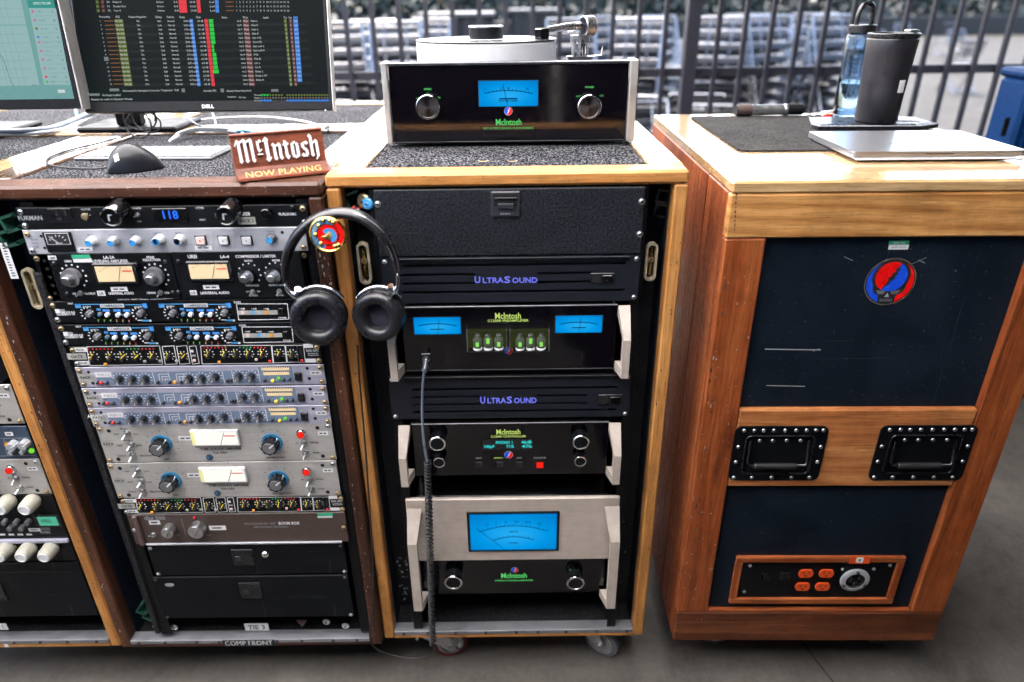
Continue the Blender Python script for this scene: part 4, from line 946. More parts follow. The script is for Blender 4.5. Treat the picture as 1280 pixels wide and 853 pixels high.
# two black units with blue print
def blue_unit(label, quad):
    D, o = unit('stereo_compressor', label, 'rack unit', quad, group=G1)
    D.faceplate(o, 'satin_black'); rackscrews(D, o, 'brass', 2)
    mb = MB(); pl = MB(); leds = MB()
    D.prt = mb
    for ox in (0.0, 104.6):
        p = lambda x, y: (zA(x, y)[0] + ox, zA(x, y)[1] - ox * .008)
        D.rect(mb, *p(275, 415), 7, 5, 'cyan_ink'); D.rect(mb, *p(355, 404), 26, .9, 'cyan_ink'); D.rect(mb, *p(268, 408), 5, 2.5, 'blue_ink', .0006)
        D.rect(mb, *p(518, 413), 30, 4.6, 'label_white'); D.text(mb, 'COMPRESSOR', *p(518, 413), 3.0, 'navy_print', 27, True, .0009)
        D.rect(mb, *p(670, 405), 22, .9, 'cyan_ink'); D.rect(mb, *p(750, 412), 6, 6, 'blue_ink'); D.text(mb, 'FB', *p(750, 412), 3, 'cyan_ink', 5, True, .0008)
        for q in ((422, 440), (475, 447), (553, 447), (622, 447)): D.rect(mb, *p(*q), 9 if q[0] != 422 else 5, 3, 'blue_ink'); D.text(mb, 'ATT', *p(*q), 1.8, 'cyan_ink', 6, True, .0008)
        D.rect(mb, *p(592, 476), 4, 1.4, 'cyan_ink')
        for q in ((345, 470), (712, 470)): D.ticks(mb, *p(*q), 6.6, 'white_ink', 10, -140, 130, 2.2, 1.3); D.text(mb, 'RATIO', *p(q[0] - 6, q[1] - 50), 1.8, 'white_ink', 10, True)
        D.rect(mb, *p(760, 518), 9, 2.4, 'cyan_ink'); D.rect(mb, *p(718, 516), 6, 1.2, 'white_ink'); D.rect(mb, *p(792, 519), 3, 2.4, 'white_ink')
        for k in range(6):
            D.rect(mb, *p(419 + k * 44, 525), 1.0, 2.6, 'grey_ink'); X, Z = D.pt(*p(419 + k * 44, 514)); leds.lathe([(.0011, 0), (.0008, .0015), (0, .0018)], (X, D.y, Z), ('green_led', 'green_led', 'green_led', 'amber_led', 'amber_led', 'red_led')[k], n=6)
        for q in ((355, 470), (722, 466)): knob(D, o, *p(*q), K(.0062, .014, 'grey_knob', 'grey_knob', skirt=(.0085, .003, 'black_plastic'), ptr='white_ink', n=16), random.uniform(-120, 120), .008)
        knob(D, o, *p(430, 476), K(.0042, .006, 'grey_knob', 'teal_ring', ptr=None, n=12), 0, .003, 'button')
        for q in ((482, 480), (560, 480), (622, 480)): knob(D, o, *p(*q), K(.0044, .007, 'white_plastic', 'white_plastic', ptr=None, n=14), 0, .004, 'button')
    D.rect(mb, *zA(150, 462), 12, 8, 'grey_ink'); D.rect(mb, *zA(128, 452), 6, 5, 'white_ink', .0006); D.text(mb, 'MODULE', *zA(205, 460), 2.4, 'white_ink', 17, True); D.text(mb, 'STEREO GR', *zA(205, 474), 2.2, 'white_ink', 17, True); D.text(mb, 'INPUT', *zA(222, 398), 2.2, 'white_ink', 7, True); D.text(mb, 'GAIN', *zB(530, 107), 2.4, 'white_ink', 9, True)
    for (p0, p1) in (((525, 120), (908, 118)), ((908, 118), (928, 235)), ((928, 235), (548, 243)), ((548, 243), (525, 120))): D.line(mb, zB(*p0), zB(*p1), .9, 'white_ink')
    D.rect(mb, *zB(690, 185), 49, 5.5, 'label_grey', .0006)
    for x, m in ((575, 'pink_button'), (664, 'cyan_ink'), (757, 'amber')): D.rect(mb, *zB(x, 183), 4, 4.5, m, .0009); D.text(mb, '+4dB', *zB(x - 6, 156), 1.8, 'white_ink', 7, True)
    D.text(mb, 'POWER', *zB(880, 224), 1.8, 'white_ink', 10, True); mb.build('lettering', o); leds.build('indicator_lights', o, 'stuff')
    mb = MB(); D.box(mb, *zB(867, 170), 5.5, 7, 'black_plastic', 0, .004); mb.build('power_switch', o)
    return D, o
Db, ob = blue_unit('upper of the two black compressors with blue print and white buttons', [(60.5, 378.2), (388, 373), (394, 399.3), (68.5, 404.8)])
q2 = Dev(WORLD, YL, [(69, 405.6), (394.2, 400.3), (400, 429), (78, 432.6)])
copy_thing(ob, ((Db.x0 + Db.x1) / 2 + (q2.x0 - Db.x0 + q2.x1 - Db.x1) / 2, YL, q2.z0 + .001), 'lower of the two black compressors with blue print and white buttons')

# black dual gate strip with yellow pointers
D, o = unit('gate_unit', 'upper thin black strip of yellow pointer knobs, above the slate blue units', 'rack unit', [zC(30, 58), (401, 430.3), (404.2, 456.5), zC(92, 228)], group=G1)
D.faceplate(o, 'satin_black'); rackscrews(D, o, 'brass', 2)
mb = MB(); leds = MB()
kx = [zC(245, 140), zC(390, 140), zC(490, 140), zC(605, 140), zC(745, 140), zC(885, 140), zC(1010, 140)] + [zB(270, 503), zB(395, 503), zB(480, 503), zB(580, 503), zB(690, 503), zB(825, 503), zB(930, 507)]
for i, (px, py) in enumerate(kx):
    D.ticks(mb, px, py, 4.4, 'white_ink', 8, -140, 140, 1.6, 1.1)
    k_ = knob(D, o, px, py + 1.5, K(.0052, .013, 'black_plastic', 'black_plastic', ptr='yellow_ink', n=14, taper=.85), random.uniform(-60, 40), .004)
    D.line(mb, (px - 3.4, py - 3.6), (px + 4.2, py + 2.2), 1.5, 'yellow_ink', .0012)
for fx in ((185, 58, 832, 214), (824, 58, 958, 212), (950, 58, 1070, 210), (1062, 58, 1152, 210)):
    a_, b2 = zC(fx[0], fx[1]), zC(fx[2], fx[3]); sh = (b2[1] - a_[1]) * .20
    for p0, p1 in (((a_[0], a_[1]), (b2[0] - sh, a_[1] - .8)), ((b2[0] - sh, a_[1] - .8), (b2[0], b2[1])), ((b2[0], b2[1]), (a_[0] + sh, b2[1] + .6)), ((a_[0] + sh, b2[1] + .6), (a_[0], a_[1]))): D.line(mb, p0, p1, .8, 'white_ink')
for fx in ((205, 442, 772, 578), (765, 442, 882, 575), (876, 442, 980, 572), (968, 442, 1035, 575)):
    a_, b2 = zB(fx[0], fx[1]), zB(fx[2], fx[3]); sh = 2
    for p0, p1 in (((a_[0], a_[1]), (b2[0] - sh, a_[1] - .3)), ((b2[0] - sh, a_[1] - .3), (b2[0], b2[1])), ((b2[0], b2[1]), (a_[0] + sh, b2[1] + .3)), ((a_[0] + sh, b2[1] + .3), (a_[0], a_[1]))): D.line(mb, p0, p1, .8, 'white_ink')
for bx_, fz in ((0, zC), (1, zB)):
    for k in range(18):
        x = (205 + k * 32, 78) if bx_ == 0 else (232 + k * 28, 457); c_ = 'red_led' if k < 6 else 'amber_led' if k == 6 else None if k < 10 else 'green_led' if k < 14 else 'red_led'
        if c_ is None: continue
        X, Z = D.pt(*fz(*x)); leds.box(X - .0011, X + .0011, D.y - .0015, D.y, Z - .0011, Z + .0011, c_ if k % 6 == 0 or k == 6 else ('red_ink' if 'red' in c_ else 'green_label'))
for q, m in ((zC(350, 207), 'amber'), (zB(350, 565), 'amber'), (zC(680, 185), 'grey_ink'), (zC(810, 183), 'label_grey'), (zC(955, 183), 'label_grey'), (zC(1110, 180), 'pink_button'), (zB(747, 562), 'red_ink'), (zB(1008, 560), 'red_ink'), (zB(160, 550), 'pink_button'), (zB(640, 548), 'pink_button')):
    mb2 = MB(); D.box(mb2, *q, 3.4, 2.8, m, 0, .003); mb2.build('button', o)
D.rect(mb, *zC(133, 83), 15, 5.5, 'label_white'); D.rect(mb, *zC(108, 140), 22, 7.5, 'label_grey'); D.text(mb, 'GATE', *zC(108, 140), 3, 'black_ink', 14, True, .0008); D.rect(mb, *zC(165, 197), 15, 5, 'label_white'); D.text(mb, 'KICK', *zC(133, 83), 2.6, 'black_ink', 9, True, .0008); D.text(mb, 'SNR', *zC(165, 197), 2.6, 'black_ink', 9, True, .0008)
D.rect(mb, *zB(1062, 445), 13, 5.5, 'label_white'); D.rect(mb, *zB(1080, 562), 14, 5, 'label_white'); D.text(mb, 'DUAL GATE', *zB(1095, 482), 2.6, 'white_ink', 17, True); D.text(mb, 'Compander', *zB(1100, 503), 2.0, 'white_ink', 15); D.text(mb, 'Expander', *zB(1105, 518), 2.0, 'white_ink', 15)
D.rect(mb, *zC(1100, 140), 6, 2.5, 'grey_ink'); D.rect(mb, *zC(1085, 100), 4, 3, 'white_ink'); D.rect(mb, *zB(998, 500), 4, 9, 'void')
mb.build('lettering', o); leds.build('indicator_lights', o, 'stuff')
gate, Dg = o, D
q2 = Dev(WORLD, YL, [z4(250, 512), (427, 620.8), (432, 640.8), z4(285, 600)])
copy_thing(gate, ((q2.x0 + q2.x1) / 2, YL, q2.z1 - (Dg.z1 - Dg.z0)), 'lower thin black strip of yellow pointer knobs, above the brown unit')

# three silver and slate blue compressors
D, o = unit('tube_compressor', 'topmost of three silver strips with slate blue print and black knobs', 'rack unit', [zC(95, 236), (405, 457.4), (407.6, 482), zC(142, 412)], group=G1)
D.faceplate(o, 'alu_lilac'); rackscrews(D, o, 'brass', 2)
mb = MB(); leds = MB()
def band(p0, p1, p2, p3, m, out=.0004): mb.poly([D.pt(*p) for p in (p0, p1, p2, p3)], D.y - out, m)
band(zC(430, 283), zB(690, 632), zB(705, 728), zC(470, 392), 'steel_blue_print'); band(zC(285, 328), zC(440, 328), zC(469, 392), zC(310, 392), 'steel_blue_print', .00045); band(zB(692, 606), zB(946, 604), zB(966, 726), zB(706, 728), 'steel_blue_print', .00048)
for px in (zC(800, 335), zC(940, 335)): D.rect(mb, px[0], px[1], .7, 14, 'white_ink', .0008)
for px in (zB(425, 680), zB(497, 680), zB(697, 670)): D.rect(mb, px[0], px[1], .7, 15, 'white_ink', .0008)
kk = [zC(490, 345), zC(605, 345), zC(720, 345), zC(1110, 345), zC(1225, 345), zB(360, 682), zB(540, 680), zB(635, 680)]
for q in kk: D.ticks(mb, q[0] + .8, q[1] - .8, 6.0, 'white_ink', 10, -140, 140, 1.5, 1.0, .0008); knob(D, o, *q, K(.0068, .015, 'black_plastic', 'grey_knob', n=18, taper=.86), random.uniform(150, 250), .004)
for k in range(3):
    for (ax_, ay) in ((845, 300), (1000, 300)): D.line(mb, zC(ax_ + k * 26, ay + k * 22), zC(ax_ + 85, ay + k * 22), .7, 'white_ink', .0008); D.line(mb, zC(ax_ + k * 26, ay + k * 22), zC(ax_ + k * 26 + 8, ay + 60), .7, 'white_ink', .0008)
for q, m in ((zC(330, 368), 'red_ink'), (zC(300, 368), 'black_plastic'), (zC(385, 370), 'black_plastic'), (zC(840, 368), 'black_plastic'), (zC(945, 370), 'black_plastic'), (zC(990, 368), 'amber'), (zC(1045, 370), 'black_plastic'), (zB(460, 705), 'black_plastic'), (zB(485, 702), 'black_plastic'), (zB(745, 705), 'black_plastic'), (zB(800, 710), 'yellow_ink'), (zB(845, 690), 'green_led'), (zB(885, 703), 'black_plastic'), (zB(930, 700), 'black_plastic')):
    mb2 = MB(); X, Z = D.pt(*q); mb2.lathe([(.003, 0), (.003, .004), (.0022, .005), (0, .005)], (X, D.y - .0005, Z), m, n=10); mb2.build('button', o)
D.rect(mb, *zB(822, 621), 35, 4.2, 'meter_cream', .0009); D.rect(mb, *zB(828, 656), 32, 4.2, 'meter_cream', .0009)
for k in range(12): D.rect(mb, zB(730 + k * 17, 608)[0], zB(0, 608)[1], .9, 2, 'black_ink', .0012); D.rect(mb, zB(742 + k * 16, 641)[0], zB(0, 641)[1], .8, 1.6, 'black_ink', .0012)
D.rect(mb, *zC(350, 300), 20, 6.5, 'label_white', .0008); D.text(mb, 'VOX 1-2', *zC(350, 300), 3, 'grey_ink', 15, True, .0011); D.rect(mb, *zC(190, 327), 19, 10, 'label_grey', .0006); D.text(mb, 'RACK', *zC(190, 322), 3, 'black_ink', 13, True, .0009)
D.tape(mb, *zB(1127, 655), 14, 5, 'label_white', 2)
for q in (zC(220, 277), zC(252, 374), zB(1065, 621), zB(1078, 698)): D.disc(mb, *q, 1.9, 'void')
D.text(mb, '661', *zC(255, 290), 2.6, 'white_ink', 8, True)
mb.build('lettering', o)
mb2 = MB(); D.box(mb2, *zB(995, 680), 8.5, 10.5, 'black_plastic', 0, .004); mb2.build('power_switch', o)
aph, Da = o, D
for lab, quad in (('middle of three silver strips with slate blue print and black knobs', [zC(150, 428), (407.6, 484), (411, 506.5), zC(205, 582)]), ('lowest of three silver strips with slate blue print and black knobs', [zC(207, 600), (411, 509), (415, 529.5), zC(255, 750)])):
    q2 = Dev(WORLD, YL, quad); c2 = copy_thing(aph, ((q2.x0 + q2.x1) / 2, YL, q2.z1 - (Da.z1 - Da.z0) + .001), lab)
mb = MB(); q2.text(mb, 'APHEX', *zC(275, 668), 4, 'white_ink', 20, True, .0008); q2.text(mb, '661', *zC(300, 690), 3.2, 'white_ink', 10, True, .0008)
ob2 = bpy.data.objects.new('model_lettering', mb.mesh('model_lettering', ((Da.x0 + Da.x1) / 2 + c2.location.x - (Da.x0 + Da.x1) / 2, YL, c2.location.z))); scene.collection.objects.link(ob2); ob2.parent = c2

# two silver tube levelling amplifiers
D, o = unit('tube_amplifier', 'upper grey silver tube amplifier with white meter and blue ringed knobs', 'rack unit', [(119, 531.5), (415, 530), (420.4, 576.5), z4(166, 286)], group=G1)
D.faceplate(o, 'alu_warm'); rackscrews(D, o, 'brass', 2)
mb = MB()
D.text(mb, 'TUBE LEVELING AMPLIFIER', *z5(68, 243), 2.9, 'black_ink', 52, True); D.text(mb, 'TLA-100A', *z5(62, 264), 2.9, 'black_ink', 18, True); D.text(mb, 'Summit Audio Inc.', *z5(95, 289), 2.6, 'grey_ink', 28)
D.text(mb, 'GAIN', *z4(535, 267), 2.2, 'black_ink', 7, True); D.text(mb, 'GAIN REDUCTION', *z5(392, 297), 2.2, 'black_ink', 24, True)
for q, w in ((z4(272, 78), 'ATTACK'), (z4(228, 110), 'FAST'), (z4(348, 110), 'SLOW'), (z4(300, 148), 'RELEASE'), (z4(248, 180), 'FAST'), (z4(365, 180), 'SLOW'), (z4(318, 212), 'METER'), (z4(258, 245), 'OUTPUT'), (z4(405, 244), 'REDUCTION'), (z5(523, 212), 'IN'), (z5(630, 210), 'BYPASS'), (z5(637, 271), 'POWER')): D.text(mb, w, *q, 1.9, 'black_ink', len(w) * 1.7, True)
for q in (z4(180, 89), z4(236, 265), z5(650, 123), z5(678, 292)): D.disc(mb, *q, 2.2, 'void')
D.rect(mb, *z4(180, 172), 19, 7.5, 'label_grey', .0006); D.text(mb, 'RACK', *z4(178, 170), 3, 'black_ink', 13, True, .0009)
D.tape(mb, *z4(655, 138), 18, 5.5, 'label_white', 2); D.tape(mb, *z5(683, 155), 13, 5, 'label_white', 2)
X, Z = D.pt(*z4(803, 259)); 
for q in (z4(512, 172), z5(378, 208)): D.ticks(mb, q[0], q[1], 15.2, 'black_ink', 11, -140, 140, 1.6, .6)
mb.build('lettering', o)
mb2 = MB(); mb2.lathe([(.0075, 0), (.007, .002), (0, .0022)], (X, D.y, Z), 'navy_print', n=18); mb2.poly(ring_poly(X - .002, Z + .001, .0032, 10), D.y - .0026, 'teal_ring'); mb2.build('emblem', o)
for q in (z4(493, 188), z5(366, 222)): knob(D, o, *q, K(.0165, .024, 'black_plastic', 'grey_knob', skirt=(.0210, .003, 'teal_ring'), flute=True, ptr='white_ink'), random.uniform(20, 60), .010)
for q, tl in ((z4(290, 103), -35), (z4(318, 172), -35), (z4(325, 238), -55), (z5(565, 212), -55), (z5(577, 272), -35)): toggle(D, o, *q, tl, 1.15)
X, Z = D.pt(*z5(553, 152)); mb2 = MB(); mb2.lathe([(.010, 0), (.010, .003), (.0075, .004), (.0075, .008)], (X, D.y, Z), 'chrome', n=18); j_ = mb2.build('lamp_bezel', o); mb2 = MB(); mb2.lathe([(.0070, .006), (.0066, .011), (.004, .014), (0, .0148)], (X, D.y, Z), 'red_led', n=16, join=True); mb2.build('lamp_jewel', j_)
q0 = z5(40, 172)
mt = meter(D, o, q0, 56, 16, 'meter_white', .80, 'black_ink', 'white_plastic', fr=2.0); mb2 = MB(); D.rect(mb2, q0[0] - 27, q0[1], 4, 16, 'meter_yellow', .0065); mb2.build('meter_glow', mt)
tla, Dt = o, D
q2 = Dev(WORLD, YL, [z4(170, 293), (420.5, 577.3), (426, 619), z4(230, 505)])
copy_thing(tla, ((q2.x0 + q2.x1) / 2, YL, q2.z1 - (Dt.z1 - Dt.z0)), 'lower grey silver tube amplifier with white meter and blue ringed knobs')

# brown subharmonic unit
D, o = unit('subharmonic_unit', 'brown fronted synthesizer strip with two silver lever knobs', 'rack unit', [z4(290, 614), (430.5, 642), (437.5, 678.8), z4(345, 802)], YL - .001, group=G1)
D.faceplate(o, 'brown_panel', thick=.004, body=.25, b=.002); rackscrews(D, o, 'brass', 1)
mb2 = MB(); t_ = D.pt(*z4(388, 700))[0]; mb2.box(D.x0 + .012, t_, D.y - .007, D.y - .0005, D.z0, D.z1, 'brown_ear', .004); mb2.build('side_block', o)
mb2 = MB(); mb2.box(t_ + .001, D.x1 - .014, D.y - .006, D.y - .0005, D.z0, D.z0 + .0065, 'strip_alu', .0015); mb2.build('lower_trim', o)
mb = MB(); D.text(mb, 'dbx 500', *z4(470, 634), 4.4, 'grey_ink', 27, True); D.tape(mb, *z4(470, 662), 14, 5.5, 'label_white', 1); D.tape(mb, *z4(868, 700), 21, 5.5, 'label_white', 1)
D.text(mb, 'PROFESSIONAL "500"', *z5(315, 686), 2.6, 'grey_ink', 40); D.text(mb, 'BOOM BOX', *z5(484, 685), 3.4, 'white_ink', 26, True); D.text(mb, 'Sub-Harmonic Synthesizer', *z5(380, 704), 2.8, 'grey_ink', 44)
D.rect(mb, *z5(694, 637), 19, 4, 'green_label', .0007); D.rect(mb, *z5(694, 650), 18, 2.6, 'label_white', .0007); D.line(mb, z4(640, 640), z4(668, 745), .5, 'grey_ink'); D.text(mb, '0', *z4(620, 742), 2, 'grey_ink', 4); D.text(mb, 'MAX', *z4(810, 745), 2, 'grey_ink', 6)
mb.build('lettering', o)
for q, r_ in ((z4(555, 723), .0145), (z4(735, 718), .0185)):
    X, Z = D.pt(*q, .012); k_ = inst('knob', K(r_, .018, 'zinc', 'zinc', ptr=None, n=24), o, (X, D.y - .0003, Z)); mb2 = MB(); mb2.tube([(X - r_ * .2, D.y - .020, Z - r_ * .3), (X + r_ * .9, D.y - .017, Z + r_ * 1.55)], [.0036, .003], 'zinc', 8); mb2.build('lever', k_)
toggle(D, o, *z4(462, 738), 40, 1.0); mb2 = MB(); X, Z = D.pt(*z4(725, 634)); mb2.lathe([(.003, 0), (.0025, .003), (0, .004)], (X, D.y, Z), 'red_ink', n=10); mb2.build('indicator_light', o)

# two storage drawers
def drawer(label, quad, y, pull, lock=None, marks=()):
    D, o = unit('drawer', label, 'drawer', quad, y, group='black drawers at the foot of the racks')
    D.faceplate(o, 'drawer_black', thick=.004, body=.3, b=.003, name='drawer_front'); rackscrews(D, o, 'blackmetal_screw', 2, .0034)
    mb2 = MB(); D.box(mb2, *pull, 27, 20, 'black_plastic', 0, .003, .0015); p = mb2.build('pull', o); mb2 = MB(); D.rect(mb2, pull[0] + .5, pull[1] + 1.5, 21, 11, 'void', .0033); D.box(mb2, pull[0] - 6, pull[1] + 1, 7, 6, 'blackmetal_screw', .0034, .0045); mb2.build('pull_recess', p)
    if lock: X, Z = D.pt(*lock); mb2 = MB(); mb2.lathe([(.0085, 0), (.0085, .003), (.007, .005), (0, .005)], (X, D.y, Z), 'chrome', n=16); mb2.box(X - .0006, X + .0006, D.y - .0056, D.y - .0049, Z - .004, Z + .004, 'void'); mb2.build('lock', o)
    return D, o
drawer('black drawer with a chrome key lock, under the brown unit', [(185, 681.5), (429, 680.5), (436, 717.5), (192, 720)], YL, (307, 696), (334.5, 692.5))
Dd, o = drawer('scuffed black bottom drawer of the walnut rack', [(192.5, 721.5), (435, 719.5), (443, 771), (204, 774)], YL, (315.5, 737.5))
mb = MB(); X, Z = Dd.pt(214, 730.5); mb.poly(ring_poly(X, Z, .0055, 14, sx=2.0), Dd.y - .0005, 'grey_ink'); mb.build('worn_sticker', o)

# ------------------------------------------------------------------ far left rack
D = Dev(WORLD, YL + .004); G4 = 'audio units racked in the far left case'
wT = Dt.x1 - Dt.x0; FXR = WORLD.hit(64.5, 617, YL + .004)[0]; fcx = FXR - wT / 2
copy_thing(tla, (fcx, YL + .004, D.pt(20, 530)[1]), 'grey silver unit cut off at the left edge, above the navy strip', G4)
copy_thing(tla, (fcx, YL + .004, D.pt(64, 617.5)[1]), 'grey silver unit with red lamp at the left edge, below the navy strip', G4)
def fbox(name, label, pxt, pxb, m, y=YL + .004, thick=.003, body=.2):
    z1, z0 = D.pt(30, pxt)[1], D.pt(30, pxb)[1]
    o = thing(name, label, 'rack unit', WORLD, (fcx, y, z0), G4); mb = MB(); mb.box(fcx - wT / 2, FXR, y, y + thick, z0, z1, m, .001); mb.build('faceplate', o)
    mb = MB(); mb.box(fcx - wT / 2 + .024, FXR - .024, y + thick + .0005, y + body, z0 + .001, z1 - .001, 'black_metal'); mb.build('chassis', o); return o
def bigknob(o, px, py, r=.017):
    X, Z = D.pt(px, py, .022); mb = MB(); mb.lathe([(r * .8, 0), (r * 1.0, .006), (r * 1.0, .010), (r * .92, .030), (r * .80, .036), (r * .74, .0365)], (X, D.y, Z), 'ivory_plastic', n=24); k_ = inst('knob', mb.mesh('knob', (X, D.y, Z)), o, (X, D.y, Z)); mb = MB(); mb.lathe([(r * .75, .0362), (r * .62, .038), (r * .58, .0366), (0, .0368)], (X, D.y, Z), 'white_plastic', n=20); inst('knob_cap', mb.mesh('knob_cap', (X, D.y, Z)), k_, (X, D.y, Z))
o = fbox('navy_unit', 'navy blue strip with grey knobs and a lit green light at left edge', 533, 574, 'navy_print')
mb = MB()
for a_, b2 in ((zF(0, 268), zF(108, 266)), (zF(0, 335), zF(135, 332)), (zF(72, 266), zF(92, 333)), (zF(15, 270), zF(30, 335))): D.line(mb, a_, b2, .7, 'grey_ink', .0008)
D.tape(mb, *zF(35, 251), 10, 4.5, 'label_white', 1); mb.build('lettering', o)
for q in (zF(48, 297), zF(92, 293)): knob(D, o, *q, K(.010, .016, 'grey_ink', 'grey_ink', ptr='white_ink'), 60, .008)
for q in (zF(43, 322), zF(85, 320)): knob(D, o, *q, K(.005, .010, 'grey_ink', 'grey_ink', ptr=None), 0, .005)
for q, m in ((zF(30, 291), 'amber_led'), (zF(122, 314), 'green_led')):
    X, Z = D.pt(*q); mb = MB(); mb.lathe([(.0055, 0), (.005, .004), (0, .006)], (X, D.y, Z), m, n=12); mb.build('indicator_light', o)
o = fbox('echo_unit', 'black unit with fat ivory knobs and a small green screen', 619, 670, 'satin_black')
for q in (zF(15, 525), zF(108, 525)): bigknob(o, *q)
mb = MB(); D.box(mb, *zF(183, 580), 32, 15, 'black_plastic', 0, .003); s_ = mb.build('display', o); mb = MB(); D.rect(mb, *zF(186, 580), 24, 11, 'lcd_green', .0034); D.text(mb, 'HALL', *zF(180, 578), 4, 'navy_print', 13, True, .0037); mb.build('screen', s_)
mb = MB(); D.tape(mb, *zF(132, 616), 15, 4, 'label_white', 1); D.text(mb, 'DIGITAL', *zF(172, 612), 3, 'grey_ink', 13, True); D.text(mb, 'REVERB', *zF(172, 625), 3, 'grey_ink', 13, True)
for k in range(4): D.rect(mb, *zF(10 + k * 34, 634), 7, 2.2, 'label_white', .0006)
mb.build('lettering', o)
for k in range(5): knob(D, o, *zF(20 + k * 22, 585 + (k % 2) * 22), K(.006, .012, 'grey_knob', 'grey_knob', ptr=None), 0, .004, 'button')
o = fbox('delay_unit', 'lilac trimmed black unit with a row of three ivory knobs', 671, 702, 'satin_black')
for q in (zF(10, 705), zF(95, 705), zF(180, 705)): bigknob(o, *q)
mb = MB(); z_ = D.pt(30, 675)[1]; mb.box(fcx - wT / 2, FXR, D.y - .008, D.y - .0005, z_ - .004, z_ + .005, 'alu_lilac', .001); mb.build('upper_trim', o)
mb = MB(); D.rect(mb, *zF(52, 680), 7, 3.5, 'yellow_ink', .0006); mb.build('lettering', o)
for t0, t1, lab in ((704, 714, 'narrow black blank panel under the ivory knobs'), (715, 771, 'black drawer at the foot of the far left rack')):
    o = fbox('drawer' if t0 > 710 else 'blank_panel', lab, t0, t1, 'drawer_black')
    if t0 > 710: mb = MB(); D.box(mb, 2, 740, 9, 22, 'black_plastic', 0, .003); mb.build('pull', o)
mb = MB(); Df = Dev(WORLD, YL + .012); Df.rect(mb, 4, 783, 11, 8, 'label_white', .001); Df.text(mb, '1', 4, 783, 5, 'black_ink', 3, True, .0014); mb.build('label_strip', fcase)
mb = MB(); Df.rect(mb, 12.5, 801, 5, 4, 'label_white', .014); mb.build('label_strip', fcase)

# ------------------------------------------------------------------ middle rack
G2 = 'audio units racked in the honey oak case'; YG = YM
D, o = unit('drawer', 'black textured drawer with a recessed latch, top of the oak rack', 'drawer', [(467, 237.5), (807, 234), (801, 318), (473, 321.5)], YG, group='black drawers at the foot of the racks')
del o['group']
D.faceplate(o, 'tolex', thick=.004, body=.35, b=.002, name='drawer_front')
screws(D, o, [(802, 252.5), (799.6, 293), (473, 255), (476, 296)], 'zinc', .0046)
mb = MB(); D.box(mb, 632.5, 255, 37, 32, 'latch_grey', 0, .004, .002); p = mb.build('latch', o)
mb = MB(); D.rect(mb, 632.5, 250, 29, 15, 'void', .0043); D.box(mb, 632.5, 247, 28, 2, 'black_plastic', .0044, .007); mb.build('latch_recess', p)
mb = MB(); D.box(mb, 632.5, 256.5, 19, 6, 'latch_grey', .0044, .008); mb.build('latch_tongue', p)
mb = MB(); D.text(mb, 'mn', 632, 266, 2.6, 'grey_ink', 13, True, .0045); mb.build('lettering', p)

def vent(label, quad, slots, tx, ty, tw, bx_, by):
    D, o = unit('vent_panel', label, 'rack unit', quad, YG, group=G2)
    xs0, xs1, z0, z1 = D.x0, D.x1, D.z0, D.z1
    rows = []
    for (ya, xs) in slots: rows.append((D.pt(630, ya)[1], [(D.pt(a_, ya)[0], D.pt(b2, ya)[0]) for a_, b2 in xs]))
    hh = .0027; mb = MB(); zc = z1
    for zz, xs in rows:
        mb.box(xs0, xs1, D.y, D.y + .003, zz + hh, zc - .00001, 'vent_metal'); cur = xs0
        for a_, b2 in xs: mb.box(cur, a_, D.y, D.y + .003, zz - hh, zz + hh - .00001, 'vent_metal'); cur = b2
        mb.box(cur, xs1, D.y, D.y + .003, zz - hh, zz + hh - .00001, 'vent_metal'); zc = zz - hh
    mb.box(xs0, xs1, D.y, D.y + .003, z0, zc - .00001, 'vent_metal'); mb.build('faceplate', o)
    mb = MB(); mb.box(xs0 + .03, xs1 - .03, D.y + .03, D.y + .2, z0 + .001, z1 - .001, 'void'); mb.build('chassis', o)
    mb = MB(); mb.box(xs0 + .03, xs1 - .02, D.y - .004, D.y - .0003, z1 - .007, z1 - .0006, 'black_metal', .001); mb.build('upper_lip', o)
    mb = MB(); D.text(mb, 'U', tx - tw * .455, ty, 8.2, 'violet_led', tw * .10, True); D.text(mb, 'LTRA', tx - tw * .215, ty + .7, 6.6, 'violet_led', tw * .33, True)
    D.text(mb, 'S', tx + tw * .01, ty, 8.2, 'violet_led', tw * .10, True); D.text(mb, 'OUND', tx + tw * .285, ty + .7, 6.6, 'violet_led', tw * .40, True); mb.build('lit_lettering', o)
    mb = MB(); D.box(mb, bx_, by, 30, 13, 'black_plastic', 0, .002, .001); s_ = mb.build('socket', o); mb = MB(); D.rect(mb, bx_ - 7, by, 10, 9, 'void', .0023); D.box(mb, bx_ + 6, by, 12, 8, 'piano_black', .0022, .004); mb.build('port', s_)
    rackscrews(D, o, 'zinc', 2, .0036)
    return D, o
vent('upper black slotted vent panel with glowing violet lettering', [(476, 322.5), (801, 319.5), (797, 376), (480, 379.5)], [(331, [(503, 782)]), (342.5, [(503, 595), (673, 742)]), (353.5, [(503, 595), (673, 742)]), (364.5, [(503, 781)])], 634, 349.5, 80, 753, 348)
vent('lower black slotted vent panel with glowing violet lettering', [(485, 470), (789, 468), (786, 521), (490, 524)], [(486, [(516, 772)]), (495.5, [(516, 603), (671, 735)]), (505, [(516, 603), (671, 735)]), (514, [(516, 771)])], 637.5, 499.8, 72, 763, 500)

